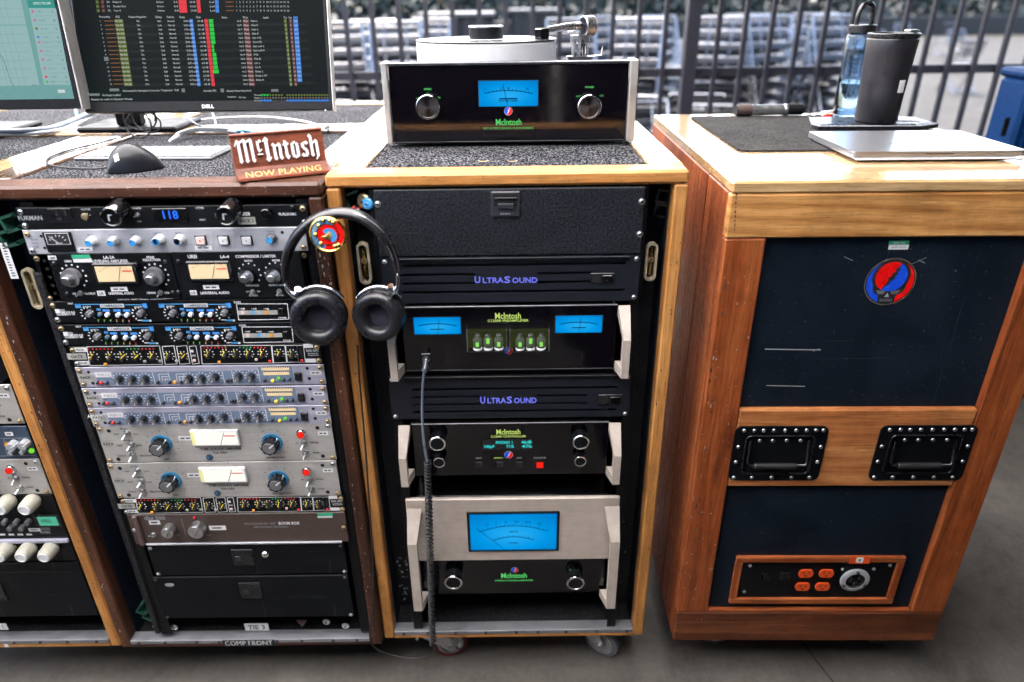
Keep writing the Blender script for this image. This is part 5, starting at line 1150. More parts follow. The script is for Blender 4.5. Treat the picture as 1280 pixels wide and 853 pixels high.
def blue_meter(D, o, q, w, h, label_y=.32, needle=.55, thick=.0006):
    mb = MB(); D.rect(mb, *q, w + 1.5, h + 1.5, 'void', .0006); D.rect(mb, *q, w, h, 'meter_blue', .0010); mt = mb.build('meter', o)
    mb = MB(); n = 12; pts = []
    for k in range(n + 1):
        u = -1 + 2 * k / n; pts.append((q[0] + u * w * .40, q[1] - h * .12 + h * .12 * u * u))
    for a_, b2 in zip(pts, pts[1:]): D.line(mb, a_, b2, .9, 'dial_ink', .0014)
    for k in range(0, n + 1, 1): D.line(mb, pts[k], (pts[k][0] + (k - n / 2) * .12, pts[k][1] - h * .07), .6, 'dial_ink', .0014)
    u = needle - .5; D.line(mb, (q[0] + u * w * .15, q[1] + h * .46), (q[0] + u * w * .9, q[1] - h * .36), .7, 'dial_ink', .0017)
    D.rect(mb, q[0], q[1] + h * .20, w * .30, h * .05, 'dial_ink', .0014); mb.build('meter_dial', mt); return mt
# preamplifier
D, o = unit('preamplifier', 'black glass preamplifier with two blue meters and lit tube windows', 'rack unit', [(502, 384), (771, 381), (768, 461.5), (506, 464.5)], YG - .004, group=G2)
D.faceplate(o, 'gloss_panel', thick=.008, body=.35, b=.001)
mb = MB(); mb.box(D.x0 - .0004, D.x1 + .0004, D.y - .0015, D.y + .007, D.z1 - .003, D.z1 + .0006, 'blackmetal_screw', .0008); mb.box(D.x0 - .0004, D.x1 + .0004, D.y - .0015, D.y + .007, D.z0 - .0006, D.z0 + .003, 'black_metal', .0008); mb.build('trim_strip', o)
for q in (zD(269, 147), zD(973, 140)): blue_meter(D, o, q, 58, 21)
mb = MB(); D.logo(mb, *zD(621, 98), 33, 8, 'logo_green'); D.text(mb, 'C12000 PREAMPLIFIER', *zD(621, 122), 3.0, 'logo_green', 51, True); mb.build('lettering', o)
for x0_, x1_ in ((418, 614), (630, 824)):
    w_, h_ = (x1_ - x0_) / 4, 23.5; q = zD((x0_ + x1_) / 2, 210); X, Z = D.pt(*q); sx, sz = D.sc(*q)
    mb = MB(); D.box(mb, *q, w_, h_, 'window_glow', -.0001, .0004, 0); fr_ = mb.build('tube_window', o)
    for k in range(3):
        xx = X + (k - 1) * w_ * sx * .27 + .002; mb = MB()
        mb.lathe([(.006, 0), (.006, .004), (.0085, .008), (.0085, .021), (.005, .026), (.002, .030), (0, .031)], (xx, D.y - .0092, Z - h_ * sz * .46), 'tube_pale', (0, 0, 1), 14, True); tb_ = mb.build('tube', fr_)
    mb = MB(); 
    for k in range(3): xx = X + (k - 1) * w_ * sx * .27 + .002; mb.box(xx - .0030, xx + .0030, D.y - .0192, D.y - .0180, Z - .009 + (k == 1) * .006, Z + .000 + (k == 1) * .008, 'tube_glow'); mb.lathe([(.0052, 0), (.0046, .002), (0, .0026)], (xx, D.y - .0092, Z + .0105), 'zinc', (0, 0, 1), 12); mb.lathe([(.0090, 0), (.0090, .003), (.0080, .004)], (xx, D.y - .0092, Z - h_ * sz * .46), 'white_plastic', (0, 0, 1), 14); mb.lathe([(.0064, 0), (.0064, .002), (0, .002)], (xx, D.y - .0092, Z - h_ * sz * .49), 'grey_ink', (0, 0, 1), 12)
    mb.build('tube_light', fr_, 'stuff')
    mb = MB(); w2, h2 = w_ * sx / 2, h_ * sz / 2
    for a_ in (-1, 1): mb.box(X + a_ * w2 - .0006, X + a_ * w2 + .0006, D.y - .019, D.y - .0005, Z - h2, Z + h2, 'zinc'); mb.box(X - w2, X + w2, D.y - .019, D.y - .0176, Z + a_ * h2 - .0005, Z + a_ * h2 + .0005, 'blackmetal_screw')
    mb.build('window_frame', fr_)
emblem(D, o, *zD(622, 272), 5, detail=False)
mb = MB(); X, Z = D.pt(*zD(208, 312)); mb.box(X - .0095, X + .0095, D.y - .003, D.y - .0003, Z - .010, Z + .012, 'black_plastic', .002); mb.lathe([(.0072, .003), (.0072, .006), (.005, .006), (0, .006)], (X, D.y, Z), 'zinc', n=16); mb.build('headphone_jack', o)
JACK = (X, D.y, Z)
hx0, hz0 = D.pt(769, 461); zz1 = D.pt(770, 381.5)[1]
handle(o, D.x1 + .001, .022, D.y, D.z0 - .002, D.z1, .036); handle(o, D.x0 - .024, .022, D.y, D.z0 - .002, D.z1, .036, side=-1)
# controller
D, o = unit('system_controller', 'black glass controller with teal readout and paired chrome knobs', 'rack unit', [(514, 529), (762, 528.5), (757, 592.5), (520, 595)], YG - .004, group=G2)
D.faceplate(o, 'gloss_panel', thick=.008, body=.35, b=.001)
mb = MB(); mb.box(D.x0 - .0004, D.x1 + .0004, D.y - .0015, D.y + .007, D.z1 - .003, D.z1 + .0006, 'blackmetal_screw', .0008); mb.build('trim_strip', o)
mb = MB(); D.logo(mb, *zE(630, 79), 31, 7, 'logo_green'); D.text(mb, 'C12000 CONTROLLER', *zE(630, 102), 2.6, 'logo_green', 44, True)
for x, w, c_ in ((480, 'INPUT', 'grey_ink'), (580, 'OUTPUT 1', 'logo_green'), (683, 'MUTE', 'grey_ink'), (785, 'STANDBY/ON', 'grey_ink')): D.text(mb, w, *zE(x, 210), 1.8, c_, len(w) * 1.5, True)
mb.build('lettering', o)
mb = MB(); D.rect(mb, *zE(625, 143), 62, 13, 'void', .0004); ds = mb.build('display', o)
mb = MB(); D.text(mb, 'PHONO 1', *zE(610, 132), 3.6, 'teal_led', 22, True, .0008); D.text(mb, '46dB', *zE(720, 131), 3.6, 'teal_led', 13, True, .0008); D.text(mb, '100pF', *zE(532, 152), 3.6, 'teal_led', 14, True, .0008); D.text(mb, '71%', *zE(638, 152), 3.6, 'teal_led', 10, True, .0008); D.text(mb, '47k', *zE(722, 152), 3.6, 'teal_led', 13, True, .0008); mb.build('readout', ds)
emblem(D, o, *zE(630, 195), 4.5, detail=False)
for x in (480, 586, 685): mb = MB(); D.box(mb, *zE(x, 240), 8, 6, 'black_plastic', 0, .003); mb.build('button', o)
mb = MB(); D.box(mb, *zE(785, 245), 8.5, 6.5, 'red_led', 0, .003); mb.build('power_button', o)
def chrome_knob(D, o, px, py, r, d):
    X, Z = D.pt(px, py, d); mb = MB(); mb.lathe([(r * .9, 0), (r * .9, d - .006), (r, d - .006), (r, d - .001), (r * .96, d), (r * .80, d), (r * .78, d - .001)], (X, D.y, Z), 'chrome', n=28, mats=['black_metal', 'chrome', 'chrome', 'chrome', 'chrome', 'chrome']); k_ = mb.build('knob', o)
    mb = MB(); mb.lathe([(r * .78, d - .0008), (0, d - .0004)], (X, D.y, Z), 'black_metal', n=28); mb.build('knob_cap', k_)
for q, r_ in ((zE(270, 140), .0172), (zE(278, 234), .0128), (zE(989, 138), .0172), (zE(984, 232), .0128)): chrome_knob(D, o, *q, r_, .026 if r_ > .015 else .020)
handle(o, D.x1 - .001, .024, D.y, D.z0 - .001, D.z1, .036, drop=.46); handle(o, D.x0 - .026, .024, D.y, D.z0 - .001, D.z1, .036, drop=.46, side=-1)
screws(D, o, [], 'zinc')
# power amplifier
D, o = unit('power_amplifier', 'champagne fronted power amplifier with one large blue meter', 'rack unit', [zM(85, 367), zM(685, 367), zM(672, 540), zM(95, 540)], YG, group=G2)
mb = MB(); mb.box(D.x0, D.x1, D.y, D.y + .010, D.z0, D.z1, 'champagne', .002); mb.build('faceplate', o)
zlow = D.pt(*zM(390, 640))[1]; mb = MB(); mb.box(D.x0 + .022, D.x1 - .022, D.y + .006, D.y + .014, zlow, D.z0 - .0006, 'gloss_panel', .001); mb.build('glass_panel', o)
mb = MB(); mb.box(D.x0 + .02, D.x1 - .02, D.y + .0146, D.y + .40, zlow + .002, D.z1 - .003, 'piano_black', .002); ch_ = mb.build('chassis', o)
mb = MB(); zt_ = D.z1 - .0026
for k in range(3):
    xx = D.x0 + .10 + k * .14
    for j in range(3):
        mb.add([(xx - .035, D.y + .10 + j * .022, zt_), (xx + .035 - j * .006, D.y + .10 + j * .022, zt_), (xx + .035 - j * .006, D.y + .105 + j * .022, zt_), (xx - .035, D.y + .105 + j * .022, zt_)], [(0, 1, 2, 3)], 'grey_knob')
mb.build('top_lettering', o)
q = zM(385, 458); mb = MB(); D.box(mb, *q, 114.5, 49.5, 'black_metal', 0, .0025, .001); mt = mb.build('meter', o)
mb = MB(); D.rect(mb, *q, 108, 44.5, 'meter_blue', .0029); w, h = 108, 44.5
for (yy, ww, cur) in ((-.10, .78, .16), (.18, .46, .10)):
    n = 16; pts = [(q[0] + u * w * ww / 2, q[1] + h * (yy + cur * u * u - cur * .5)) for u in [(-1 + 2 * k / n) for k in range(n + 1)]]
    for a_, b2 in zip(pts, pts[1:]): D.line(mb, a_, b2, .9, 'dial_ink', .0033)
    for k in range(n + 1): D.line(mb, pts[k], (pts[k][0] + (k - n / 2) * .10, pts[k][1] - (2.8 if k % 2 == 0 else 1.6)), .6, 'dial_ink', .0033)
for t_, u in (('.02', -.8), ('.2', -.52), ('2', -.22), ('20', .1), ('200', .42), ('2K', .78)): D.text(mb, t_, q[0] + u * w * .39, q[1] - h * .30 + h * .12 * u * u, 3.0, 'dial_ink', None, False, .0033)
D.text(mb, 'WATTS', q[0], q[1] - .5, 2.2, 'dial_ink', 11, True, .0033); D.text(mb, 'DECIBELS', q[0], q[1] + h * .30, 1.8, 'dial_ink', 12, True, .0033); D.line(mb, (q[0] - 12, q[1] + h * .47), (q[0] - 46, q[1] - h * .12), .7, 'dial_ink', .0036); mb.build('meter_dial', mt)
DG = Dev(WORLD, D.y + .006); mb = MB(); DG.logo(mb, *zM(387, 582), 33, 6.5, 'logo_deep'); DG.text(mb, 'STEREO POWER AMPLIFIER', *zM(387, 596), 1.6, 'logo_deep', 48, True); DG.text(mb, 'WATTS', *zM(215, 569), 1.8, 'logo_deep', 12, True); DG.text(mb, 'POWER', *zM(556, 567), 1.8, 'logo_deep', 12, True); mb.build('lettering', o)
emblem(DG, o, *zM(389, 567), 3.4, detail=False)
for q in (zM(217, 604), zM(560, 606)): chrome_knob(DG, o, *q, .0205, .028)
for px0, px1, s in ((512.5, 534, 0), (750, 771, 1)):
    za, zb2 = DG.pt(760, 629)[1], DG.pt(760, 742)[1]; xa, xb = D.pt(px0, 660)[0], D.pt(px1, 660)[0]
    xa = D.x0 + .003 if s == 0 else D.x1 - .033
    handle(o, xa, .032, D.y, zb2, za, .040, drop=.26, side=1 if s else -1)

# ------------------------------------------------------------------ right case with its front cover on
FR = mkframe(.3797, 1.1691, 0, -.0174)
RW, RZT, RZB = .6243, 1.2424, .1312; RD = max(.66, min(.78, FR.hitz(817, 143.5, 1.2424)[1]))
rc = thing('road_case', 'closed wooden road case with black front panels and two recessed handles', 'road case', FR, (RW / 2, RD / 2, 0), 'road cases on casters'); del rc['group']
DR = Dev(FR, 0.0); zof = lambda py, px=1000: DR.pt(px, py)[1]; xof = lambda px, py: DR.pt(px, py)[0]
lid = FR.hitx(885.8, 240, 0)[0]; lid = max(.10, min(.2, FR.hitz(885.8, 202.5, RZT)[1]))
zr = zof(298); tt = .022
def rb(name, *a, **k):
    mb = MB(); mb.box(*a, **k); return mb.build(name, rc)
rb('top_rail', 0, RW, 0, .020, zr, RZT - tt - .0004, 'honey_x', b=.003)
sl = xof(931, 505); srx = xof(1218, 513)
sl = (xof(950, 310) + xof(930, 505) + xof(888, 755)) / 3 - 0.0; srr = (xof(1218, 513) + xof(1186, 640)) / 2
zb_ = zof(766)
rb('stile', 0, sl, 0, .020, zb_ + .0004, zr - .0004, 'teak_z', b=.003); rb('stile', srr, RW, 0, .020, zb_ + .0004, zr - .0004, 'teak_z', b=.003)
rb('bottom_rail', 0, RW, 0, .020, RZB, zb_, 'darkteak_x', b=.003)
zm1, zm0 = zof(513), zof(609)
rb('middle_rail', sl + .0004, srr - .0004, .001, .020, zm0, zm1, 'rosewood_x', b=.003)
mb = MB(); mb.box(sl + .0003, srr - .0003, .013, .019, zm1 + .0004, zr - .0004, 'navy_panel'); up_panel = mb.build('front_panel', rc)
mb = MB(); mb.box(sl + .0003, srr - .0003, .013, .019, zb_ + .0004, zm0 - .0004, 'navy_panel'); mb.build('front_panel', rc)
mb = MB(); mb.box(sl + .0004, srr - .0004, .002, .0128, zb_ + .0005, zb_ + .006, 'teak_x', .001); mb.build('bead', rc)
# sides, in lid and body sections with the dark seam between
for x in (0, RW - .018):
    rb('side_panel', x, x + .018, .0205, lid - .002, RZB, RZT - tt - .0005, 'teak_z', b=.002); rb('side_panel', x, x + .018, lid + .002, RD, RZB, RZT - tt - .0005, 'teak_z', b=.002)
    mb = MB(); xi = x + .003 if x == 0 else x + .003
    mb.box(xi, xi + .012, lid - .0022, lid + .0022, RZB + .001, RZT - tt - .001, 'void'); mb.build('seam', rc)
rb('back_panel', .0185, RW - .0185, RD - .018, RD, RZB, RZT - tt - .0005, 'teak_z'); rb('bottom_panel', .0185, RW - .0185, .0205, RD - .019, RZB, RZB + .018, 'teak_x')
rb('inner_back', .0185, RW - .0185, .0205, .024, RZB + .02, RZT - tt - .001, 'void')
# top: boards round a recessed cloth mat
c0 = FR.hitz(916, 190, RZT); mxl, myf = FR.hitz(921.5, 190.5, RZT)[0], FR.hitz(921.5, 190.5, RZT)[1]; mxl2, myb = FR.hitz(864, 147.5, RZT)
mxl = (mxl + mxl2) / 2
rb('top_board', 0, RW, 0, lid - .0016, RZT - tt, RZT, 'oaktop_x', b=.004); rb('top_board', 0, RW, lid + .0016, RD, RZT - tt, RZT - .0002, 'oaktop_x', b=.003)
mb = MB(); P = rrect(mxl, RW - .04, myf, min(myb, RD - .03), .02, 4); mb.prismz(P, RZT + .0002, RZT + .004, 'mat_cloth'); mb.build('top_mat', rc)
# two recessed handles with rivets
def rec_handle(quad):
    D = Dev(FR, -.0005, quad); x0_, x1_, z0_, z1_ = D.x0, D.x1, D.z0, D.z1; w, h = x1_ - x0_, z1_ - z0_
    mb = MB(); O = rrect(x0_, x1_, z0_, z1_, .014, 5); I = rrect(x0_ + w * .13, x1_ - w * .13, z0_ + h * .13, z1_ - h * .17, .010, 5); n = len(O); y = -.002
    # seen frame, walls and floor of the dish (the rail behind is covered by it)
    A = [(p, y, q) for p, q in O]; B = [(p, y, q) for p, q in I]; C_ = [(p * .94 + .06 * (x0_ + x1_) / 2, -.0006, q * .94 + .06 * (z0_ + z1_) / 2) for p, q in I]
    mb.add(A + B, [(i, (i + 1) % n, n + (i + 1) % n, n + i) for i in range(n)], 'black_metal')
    mb.add(A + [(p, .001, q) for p, q in O], [(i, (i + 1) % n, n + (i + 1) % n, n + i) for i in range(n)], 'black_metal')
    mb.add(B + C_, [(i, (i + 1) % n, n + (i + 1) % n, n + i) for i in range(n)], 'black_metal', True)
    mb.poly([(p * .94 + .06 * (x0_ + x1_) / 2, q * .94 + .06 * (z0_ + z1_) / 2) for p, q in I], -.0006, 'black_metal'); o = mb.build('recessed_handle', rc)
    mb = MB(); mb.tube([(p, y - .0006, q) for p, q in I], .0022, 'black_plastic', 6, True); mb.build('rim', o)
    gz = z0_ + h * .33; gx0, gx1 = x0_ + w * .24, x1_ - w * .30
    mb = MB(); mb.tube([(x0_ + w * .18, -.003, z1_ - h * .26), (x0_ + w * .17, -.008, gz + .006), (x0_ + w * .2, -.011, gz), (x1_ - w * .2, -.011, gz), (x1_ - w * .18, -.008, gz + .006), (x1_ - w * .19, -.003, z1_ - h * .26)], .003, 'blackmetal_screw', 8); mb.build('bail', o)
    mb = MB(); mb.lathe([(.0, 0), (.0058, 0), (.0066, .002), (.0066, gx1 - gx0 - .002), (.0058, gx1 - gx0), (0, gx1 - gx0)], (gx0, -.0125, gz), 'rubber', (1, 0, 0), 14); mb.build('grip', o)
    rv = kmesh('rivet', lambda m_: m_.lathe([(.0045, 0), (.0042, .0012), (.0028, .0024), (0, .0029)], (0, 0, 0), 'zinc', n=10, join=True))
    pts = [(x0_ + w * t, z1_ - h * .07) for t in (.09, .20, .30, .41, .53, .65, .76, .86, .94)] + [(x0_ + w * t, z0_ + h * .055) for t in (.06, .26, .48, .70, .90)] + [(x0_ + w * .055, z0_ + h * t) for t in (.35, .63)] + [(x1_ - w * .05, z0_ + h * t) for t in (.35, .63)] + [(x0_ + w * t, z1_ - h * .26) for t in (.28, .42, .57, .72)]
    for i, (p, q) in enumerate(pts): inst('rivet', rv, o, (p, y - .0002 if i < 18 else -.0007, q))
rec_handle([zR(115, 84), zR(532, 84), zR(488, 330), zR(68, 328)]); rec_handle([zR(775, 80), zR(1208, 80), zR(1148, 330), zR(712, 326)])
# stickers on the upper panel
DP = Dev(FR, .013)
eb = emblem(DP, up_panel, 1112.5, 352.5, 29.5, 'emblem_sticker')
mb = MB(); DP.rect(mb, 1123.5, 303.5, 25, 5, 'green_label', .0006); DP.rect(mb, 1123, 309, 25, 6, 'label_white', .0006); DP.text(mb, 'ASSET TAG', 1123.5, 303.5, 2.2, 'white_ink', 15, True, .0009); DP.text(mb, '0047 2216', 1123, 309, 2.0, 'grey_ink', 17, True, .0009); mb.build('tag_sticker', up_panel)
mb = MB()
for a_, b2, w in (((956, 436.5), (1026, 437.5), 1.6), ((1016, 439), (1024, 436), 1.0), ((958, 482), (1006, 483), 1.0), ((1055, 321), (1066, 326), .7), ((1148, 325), (1156, 329), .7), ((1140, 330), (1158, 322), .5)): DP.line(mb, a_, b2, w, 'grey_ink', .0005)
mb.build('scratch', up_panel)
# socket plate near the foot
D = Dev(FR, .012, [zS(255, 142), zS(1158, 146), zS(1080, 392), zS(215, 392)]); fw = .016
sp_ = Dev(FR, .012, [zS(255, 142), zS(1158, 146), zS(1080, 392), zS(215, 392)])
mb = MB(); mb.box(D.x0 + .002, D.x1 - .002, .0095, .0125, D.z0 + .002, D.z1 - .002, 'black_metal'); pl = mb.build('socket_plate', rc)
for nm, a_ in (('h', (D.x0, D.x1, D.z1 - fw, D.z1)), ('h', (D.x0, D.x1, D.z0, D.z0 + fw)), ('v', (D.x0, D.x0 + fw, D.z0 + fw + .0003, D.z1 - fw - .0003)), ('v', (D.x1 - fw, D.x1, D.z0 + fw + .0003, D.z1 - fw - .0003))):
    mb = MB(); mb.box(a_[0], a_[1], .003, .0128, a_[2], a_[3], 'teak_x' if nm == 'h' else 'teak_z', .002); mb.build('frame_moulding', pl)
D.y = .0095
for q in ((629, 237), (738, 237), (612, 307), (718, 307)):
    X, Z = sp_.pt(*zS(*q)); mb = MB(); P = ring_poly(X, Z, .0150, 24, sx=1.12); P = [(p, max(Z - .0115, min(Z + .0115, z_))) for p, z_ in P]; mb.prism(P, .0065, .0094, 'orange_plastic'); s_ = mb.build('socket', pl)
    for a_, b2, w, h in ((-.006, .003, .0018, .0062), (.006, .003, .0018, .0062), (0, -.0058, .004, .004)): mb = MB(); mb.box(X + a_ - w / 2, X + a_ + w / 2, .0062, .0066, Z + b2 - h / 2, Z + b2 + h / 2, 'void'); inst('slot', mb.mesh('slot', (X, .0062, Z)), pl, (X, .0062, Z))
X, Z = sp_.pt(*zS(888, 272)); mb = MB(); mb.lathe([(.0330, 0), (.0330, .003), (.030, .005), (.0225, .006), (.0215, .0055), (.0205, .001), (0, .001)], (X, .0094, Z), 'grey_ink', n=32, mats=['grey_ink'] * 4 + ['void', 'black_plastic']); inl = mb.build('power_inlet', pl)
for k in range(3): a_ = R(90 + 120 * k); inst('screw', screw_mesh('blackmetal_screw', .003), pl, (X + .027 * math.cos(a_), .0040, Z + .027 * math.sin(a_)))
for k in range(3): a_ = R(30 + 120 * k); mb = MB(); mb.box(X + .010 * math.cos(a_) - .0014, X + .010 * math.cos(a_) + .0014, .0064, .0084, Z + .010 * math.sin(a_) - .004, Z + .010 * math.sin(a_) + .004, 'zinc'); inst('contact', mb.mesh('contact', (X, .0084, Z)), pl, (X, .0084, Z))
mb = MB(); sp_.y = .003; sp_.rect(mb, *zS(918, 172), 26, 9, 'orange_plastic', .0006); sp_.rect(mb, *zS(918, 171), 9, 6.5, 'label_white', .0009); sp_.rect(mb, *zS(918, 171), 2.5, 2.2, 'black_ink', .0012); mb.build('label_strip', pl); sp_.y = .012
for q in ((413, 252), (520, 252)):
    X, Z = sp_.pt(*zS(*q)); mb = MB(); mb.box(X - .012, X + .012, .007, .0094, Z - .011, Z + .011, 'black_plastic', .001); s_ = mb.build('breaker', pl); mb = MB(); mb.box(X - .006, X + .006, .004, .0069, Z - .006, Z + .004, 'black_metal', .001); mb.build('lever', s_)
for q in ((824, 216), (990, 216), (300, 335), (330, 196), (1075, 196)): X, Z = sp_.pt(*zS(*q)); inst('screw', screw_mesh('zinc', .003), pl, (X, .0094, Z))
cx_, _ = FR.hitz(890, 805, .05)
for x_, y_ in ((.10, .11), (RW - .10, .11), (.10, RD - .1), (RW - .1, RD - .1)): caster(rc, x_, y_, RZB - .0005, 'grey_tyre', .2)
# chipped varnish marks on the top rail
mb = MB()
for k in range(9):
    q = (920.5 - k * .35, 243 + k * 5.5); DR.rect(mb, q[0] + random.uniform(-.5, .5), q[1], random.uniform(1, 2.2), random.uniform(2, 4.4), 'black_ink', .0006)
mb.build('varnish_chip', rc, 'stuff')

# wear: small chips and scuffs knocked into the edges, each a thin flake of its own outline
def wear(parent, fr_y, spots_, name='edge_wear'):
    mb = MB(); rw = random.Random(len(spots_) * 7 + int(fr_y * 1000))
    for x0, x1, z0, z1, n, mats, s0, s1, up in spots_:
        for _ in range(n):
            x, z = rw.uniform(x0, x1), rw.uniform(z0, z1); s_ = rw.uniform(s0, s1); k = rw.randint(5, 8); el = rw.uniform(1.0, up)
            mb.poly([(min(x1, max(x0, x + s_ * rw.uniform(.4, 1) * math.cos(6.283 * i / k))), z + s_ * el * rw.uniform(.4, 1) * math.sin(6.283 * i / k)) for i in range(k)], fr_y - .0004 - rw.random() * .0003, rw.choice(mats))
    return mb.build(name, parent, 'stuff')
W = ('label_grey', 'grey_ink', 'brown_ear'); Dk = ('brown_panel', 'black_ink')
wear(lcase, YL, [(LX1 - .0225, LX1 - .003, .95, 1.16, 60, W, .0006, .0024, 3.0), (LX1 - .0225, LX1 - .003, .15, .95, 50, W, .0005, .0016, 4.0), (LX0 + .003, LX0 + .0225, .15, 1.2, 70, W, .0005, .0018, 5.0), (LX0 + .02, LX1 - .02, ZL - .023, ZL - .003, 60, W, .0005, .0016, 1.0)])
wear(mcase, YM, [(MX0 + .003, MX0 + .0225, .15, 1.22, 40, Dk, .0005, .0016, 4.0), (MX1 - .0225, MX1 - .003, .15, 1.22, 45, Dk, .0005, .0018, 4.0), (MX0 + .01, MX1 - .01, ZM - .023, ZM - .004, 40, Dk, .0005, .0016, 1.0)])
wear(fcase, YL + .004, [(FX1 - .0225, FX1 - .003, .15, 1.0, 60, Dk, .0005, .0018, 4.0)])
wear(lcase, YL + .084, [(LX0 + .03, LX0 + .05, .2, 1.0, 40, W, .0006, .0022, 6.0), (LX0 + .03, lxr0 - .02, .2, .7, 14, W, .0006, .002, 2.0)])
wear(mcase, YM + .0845, [(MX0 + .03, xr0 - .02, .17, .32, 34, W, .001, .0045, 2.0), (xr1 + .012, MX1 - .03, .17, .5, 16, W, .0006, .002, 2.0)])
def wear_local(spots_):
    o = wear(None, 0.0, spots_); o.parent = rc; off = BASE[rc.name]; o.location = (-off[0], -off[1], -off[2]); BASE[o.name] = off; return o
wear_local([(.004, sl - .004, .55, 1.08, 46, W, .0003, .0011, 5.0), (.004, .02, .3, 1.08, 40, W + Dk, .0008, .003, 5.0), (.004, sl - .004, .2, .55, 30, Dk + W, .0006, .002, 3.0), (srr + .004, RW - .004, .2, 1.08, 46, W + Dk, .0003, .0011, 5.0), (.004, RW - .004, RZB + .003, zb_ - .003, 60, Dk, .0008, .003, .8), (.03, RW - .02, zr + .004, RZT - .03, 26, Dk, .0005, .0014, 1.0)])
# ------------------------------------------------------------------ turntable on the oak rack
TZ = ZM - .006
hx, TY = WORLD.hitz(493, 180, TZ + .008)
D = Dev(WORLD, TY, [(485, 82), (786, 77), (781.5, 173), (493, 178.5)])
tt_ = thing('turntable', 'turntable with white platter and wide black glass front with blue meter', 'turntable', WORLD, ((D.x0 + D.x1) / 2, TY + .18, TZ))
o = tt_
mb = MB(); mb.box(D.x0, D.x1, TY, TY + .010, D.z0, D.z1 - .003, 'gloss_panel', .001); mb.build('glass_panel', o)
mb = MB(); mb.box(D.x0 - .001, D.x1 + .001, TY - .002, TY + .02, D.z1 - .0028, D.z1 + .003, 'blackmetal_screw', .001); mb.build('upper_trim', o)
mb = MB(); mb.box(D.x0, D.x1, TY - .0015, TY + .012, D.z0 - .004, D.z0 - .0004, 'black_metal', .001); mb.build('lower_trim', o)
for xa, xb in ((D.x0 - .013, D.x0 - .0012), (D.x1 + .0012, D.x1 + .017)):
    mb = MB(); mb.box(xa, xb, TY - .012, TY + .034, D.z0 - .003, D.z1 + .005, 'silver_v', .0015); mb.build('end_cap', o)
mb = MB(); mb.box(D.x0 + .0005, D.x1 - .0005, TY + .0205, TY + .36, TZ + .010, D.z1 - .030, 'piano_black', .002); mb.build('plinth', o)
for xx in (D.x0 + .06, D.x1 - .06):
    for yy in (TY + .05, TY + .30): mb = MB(); mb.lathe([(.02, 0), (.02, .0100)], (xx, yy, TZ), 'rubber', (0, 0, 1), 16); mb.build('foot', o)
q = (636, 117); mt = blue_meter(D, o, q, 74, 32, needle=.40); mb = MB(); D.text(mb, 'PLATTER SPEED', 636, 126, 2.4, 'dial_ink', 24, True, .0018)
for t_, x in (('0', -29), ('33', -8), ('45', 0), ('78', 23)): D.text(mb, t_, 636 + x, 110 + abs(x) * .05, 3.2, 'dial_ink', None, False, .0018)
mb.build('dial_lettering', mt)
mb = MB(); D.logo(mb, 636.5, 152.5, 33, 8.5, 'logo_deep'); D.text(mb, 'MT10 PRECISION TURNTABLE', 636, 160.3, 2.8, 'logo_deep', 63)
D.text(mb, 'SPEED', 535, 112, 2.5, 'logo_deep', 10, True); D.text(mb, 'POWER', 737, 108.5, 2.5, 'logo_deep', 11, True); D.text(mb, '45', 535, 117.5, 2.3, 'logo_deep', 4); D.text(mb, '33', 522, 123.5, 2.3, 'logo_deep', 4); D.text(mb, '78', 549, 122.5, 2.3, 'logo_deep', 4); D.text(mb, 'OFF', 723, 120, 2.3, 'logo_deep', 6); D.text(mb, 'ON', 752, 119, 2.3, 'logo_deep', 5); mb.build('lettering', o)
emblem(D, o, 636, 139, 5.4, detail=False)
def spun_knob(D, o, px, py, r, d):
    X, Z = D.pt(px, py, d); mb = MB(); mb.lathe([(r * .92, 0), (r * .92, d - .006), (r, d - .005), (r, d - .001), (r * .96, d), (r * .84, d), (r * .82, d - .001)], (X, D.y, Z), 'chrome', n=32, mats=['black_metal'] + ['chrome'] * 5); k_ = mb.build('knob', o)
    mb = MB(); mb.lathe([(r * .82, 0), (0, .0004)], (0, 0, 0), 'spun_dark', n=32); inst('knob_cap', mb.mesh('knob_cap'), k_, (X, D.y - d + .001, Z))
plain('spun_dark', (0.10, 0.10, 0.11), 0.24, 1.0, var=0.03, rvar=0.03, aniso=0.9)
spun_knob(D, o, 535, 135, .0238, .020); spun_knob(D, o, 737.5, 133.5, .0238, .020)
# platter, record, clamp
xl, xr = WORLD.hit(514, 60, TY + .02)[0], WORLD.hit(704, 60, TY + .02)[0]
pr = .152; pcx = WORLD.hit(608, 55, TY + .175)[0]; pcy = TY + .175
zt_ = WORLD.hit(608, 50, pcy)[1]
mb = MB(); mb.lathe([(pr, -.045), (pr, -.003), (pr - .002, -.001), (pr - .004, 0), (0, 0)], (pcx, pcy, zt_), 'platter_white', (0, 0, 1), 64); mb.build('platter', o)
mb = MB(); mb.lathe([(.05, -.06), (.05, -.045)], (pcx, pcy, zt_), 'black_metal', (0, 0, 1), 24); mb.build('bearing', o)
mb = MB(); mb.lathe([(pr + .0005, .0003), (pr + .0008, .0015), (pr - .001, .0024), (.052, .0018), (.05, .0020), (.03, .0019), (.03, .0003)], (pcx, pcy, zt_), 'vinyl', (0, 0, 1), 64, mats=['vinyl', 'vinyl', 'vinyl', 'label_white', 'label_white', 'vinyl'])
rec = thing('record', 'thin black record lying on the white platter', 'record', WORLD, (pcx, pcy, zt_ + .0003)); mb.build('disc', rec)
cl = thing('record_clamp', 'round dark record weight on the centre of the platter', 'record weight', WORLD, (pcx, pcy, zt_ + .002)); mb = MB()
